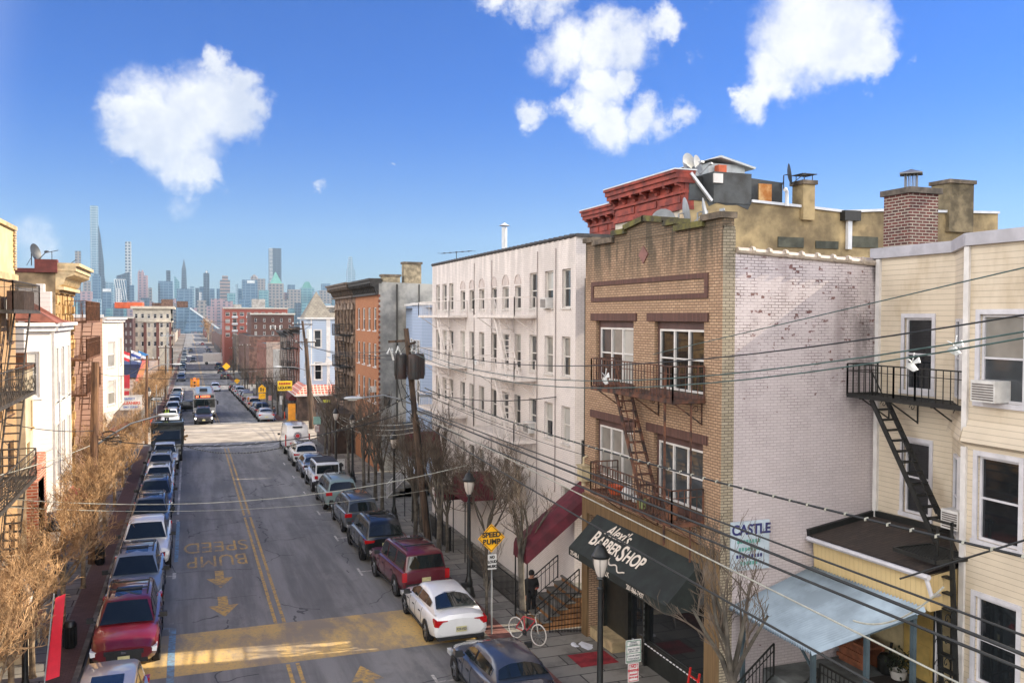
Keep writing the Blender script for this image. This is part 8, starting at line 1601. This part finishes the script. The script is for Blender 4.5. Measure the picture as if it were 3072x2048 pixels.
# far wooded edge at the end of the street
# ================================================================ SKY, SUN, HAZE, CAMERA
SUN_EL,SUN_AZ=math.radians(32.2),math.radians(6.)
sdir=Vector((math.cos(SUN_EL)*math.cos(SUN_AZ),-math.cos(SUN_EL)*math.sin(SUN_AZ),math.sin(SUN_EL)))
sl=bpy.data.lights.new('sun','SUN'); sl.energy=SUN_E; sl.angle=math.radians(.53); sl.color=(1,.87,.68); so=bpy.data.objects.new('sun',sl); COL.objects.link(so); so.rotation_euler=(-sdir).to_track_quat('-Z','Y').to_euler(); so.location=(60,-20,60)
w=bpy.data.worlds.new('World'); SC.world=w; w.use_nodes=True; t=w.node_tree; bg=t.nodes['Background']
sky=nd(t,'ShaderNodeTexSky',sky_type='NISHITA',sun_disc=False,sun_elevation=SUN_EL,altitude=60,air_density=1.,dust_density=.4,ozone_density=2.2)
sky.sun_rotation=math.atan2(sdir.x,sdir.y)
d=nd(t,'ShaderNodeTexCoord').outputs['Generated']; d=nd(t,'ShaderNodeVectorMath',{0:d},operation='NORMALIZE').outputs[0]
sp=nd(t,'ShaderNodeSeparateXYZ',{0:d})
hs=mix(t,1.,sky.outputs[0],mix(t,ramp(t,sp.outputs[2],-.01,.26),tuple(c*SKY_VAL for c in (.78,.95,1.3))+(1,),tuple(c*SKY_VAL for c in SKY_SAT)+(1,)),'MULTIPLY')
# clouds: lumps in given sky directions, edges torn by noise
nz=nd(t,'ShaderNodeTexNoise',{'Vector':d,'Scale':13.,'Detail':9.,'Roughness':.62}); off=nd(t,'ShaderNodeVectorMath',{0:nz.outputs[1],1:(.5,.5,.5)},operation='SUBTRACT').outputs[0]
nz2=nd(t,'ShaderNodeTexNoise',{'Vector':d,'Scale':38.,'Detail':8.,'Roughness':.65}); off2=nd(t,'ShaderNodeVectorMath',{0:nz2.outputs[1],1:(.5,.5,.5)},operation='SUBTRACT').outputs[0]
dw=nd(t,'ShaderNodeVectorMath',{0:off,1:(.05,.05,.05),2:d},operation='MULTIPLY_ADD').outputs[0]; dw=nd(t,'ShaderNodeVectorMath',{0:off2,1:(.04,.04,.04),2:dw},operation='MULTIPLY_ADD').outputs[0]
K=1.3061
BL=[(335,262,92,1),(415,300,105,1),(480,240,92,1),(545,215,62,1),(500,160,42,1),(440,375,58,1),(350,330,60,1),(590,240,44,1),(280,245,50,1),(480,395,42,1),(300,320,50,1),(400,350,60,1),(550,270,62,1),(440,230,70,1),(490,150,36,1),(560,180,40,1),
 (1300,115,72,1),(1380,110,70,1),(1450,105,62,1),(1520,60,38,1),(1375,190,60,1),(1350,250,58,1),(1400,290,58,1),(1470,275,46,1),(1235,265,38,.9),(1300,250,34,.8),(1560,262,32,.85),(1520,290,34,.7),(1440,180,40,1),(1225,295,24,.7),
 (1890,-10,115,1),(1850,60,98,1),(1930,60,90,1),(1830,125,80,1),(1770,180,62,1),(1735,225,45,1),(1900,130,72,1),(1960,140,50,1),(1995,145,42,1),(1800,90,70,1),(1960,40,80,1),(1990,90,45,1),(1700,225,30,1),
 (1140,0,34,.85),(1200,10,40,.8),(1260,0,50,.85),(740,420,15,.6),(910,370,7,.5),(90,555,55,.5),(130,575,45,.45),(415,462,38,.34),(490,490,15,.3),(2090,125,12,.35),(1600,115,18,.4),(1630,20,16,.5)]
acc=None
for (x,y,r,k) in BL:
    c=ray(x*K,y*K).normalized(); ang=r*K/FPX*(.93)
    ds=nd(t,'ShaderNodeVectorMath',{0:dw,1:tuple(c)},operation='DISTANCE').outputs['Value']
    v=M_(t,'MULTIPLY_ADD',ds,-k/ang,k*1.45); acc=v if acc is None else M_(t,'MAXIMUM',acc,v)
fb=nd(t,'ShaderNodeTexNoise',{'Vector':d,'Scale':24.,'Detail':10.,'Roughness':.68}).outputs[0]
cl=M_(t,'MULTIPLY',ramp(t,M_(t,'MULTIPLY_ADD',M_(t,'SUBTRACT',fb,.5),.7,acc),.16,1.02),.97)
# bright cloud added out of view, behind and left, to fill the shaded facades
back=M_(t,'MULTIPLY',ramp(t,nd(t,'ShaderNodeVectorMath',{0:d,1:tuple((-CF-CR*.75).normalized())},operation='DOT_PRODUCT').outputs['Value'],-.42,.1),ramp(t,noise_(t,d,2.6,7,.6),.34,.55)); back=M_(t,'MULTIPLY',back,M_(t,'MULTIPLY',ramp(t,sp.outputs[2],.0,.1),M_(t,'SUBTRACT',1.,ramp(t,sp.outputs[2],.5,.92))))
shade=ramp(t,M_(t,'ADD',noise_(t,d,9.,7,.62),M_(t,'MULTIPLY',acc,.1)),.45,.75)
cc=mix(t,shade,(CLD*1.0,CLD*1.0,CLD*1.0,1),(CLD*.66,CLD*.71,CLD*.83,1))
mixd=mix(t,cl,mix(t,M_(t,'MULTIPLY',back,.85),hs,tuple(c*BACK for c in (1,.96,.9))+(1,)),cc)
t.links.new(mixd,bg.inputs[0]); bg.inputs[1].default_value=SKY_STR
# haze: one closed box of even thin air
b=MB(); b.box(-2600,3200,-80,5200,-72,500); hz=b.build('haze',[],uv=False); m=bpy.data.materials.new('haze_air'); m.use_nodes=True; t=m.node_tree; t.nodes.remove(t.nodes['Principled BSDF']); pv=nd(t,'ShaderNodeVolumePrincipled',{'Color':(.5,.72,.95,1),'Density':HAZE,'Anisotropy':.1}); t.links.new(pv.outputs[0],t.nodes['Material Output'].inputs['Volume']); hz.data.materials.clear(); hz.data.materials.append(m); tag(hz,'thin blue haze over the whole scene','haze',kind='stuff')
cam=bpy.data.cameras.new('camera'); co=bpy.data.objects.new('camera',cam); COL.objects.link(co); cam.sensor_width=36; cam.lens=FPX/3072*36; cam.clip_end=20000; cam.clip_start=.5
Mx=Matrix(((CR.x,CU.x,-CF.x,0),(CR.y,CU.y,-CF.y,0),(CR.z,CU.z,-CF.z,HC),(0,0,0,1))); co.matrix_world=Mx; SC.camera=co
vs=SC.view_settings; vs.view_transform='Standard'; vs.look='None'; vs.exposure=EXPO; vs.gamma=1; SC.display_settings.display_device='sRGB'
cy=SC.cycles; cy.use_denoising=True; cy.max_bounces=6; cy.diffuse_bounces=3; cy.glossy_bounces=3; cy.transmission_bounces=2; cy.volume_bounces=0; cy.transparent_max_bounces=8; cy.caustics_reflective=False; cy.caustics_refractive=False; cy.sample_clamp_indirect=6
for o in COL.objects:
    if '_o' in o: del o['_o']
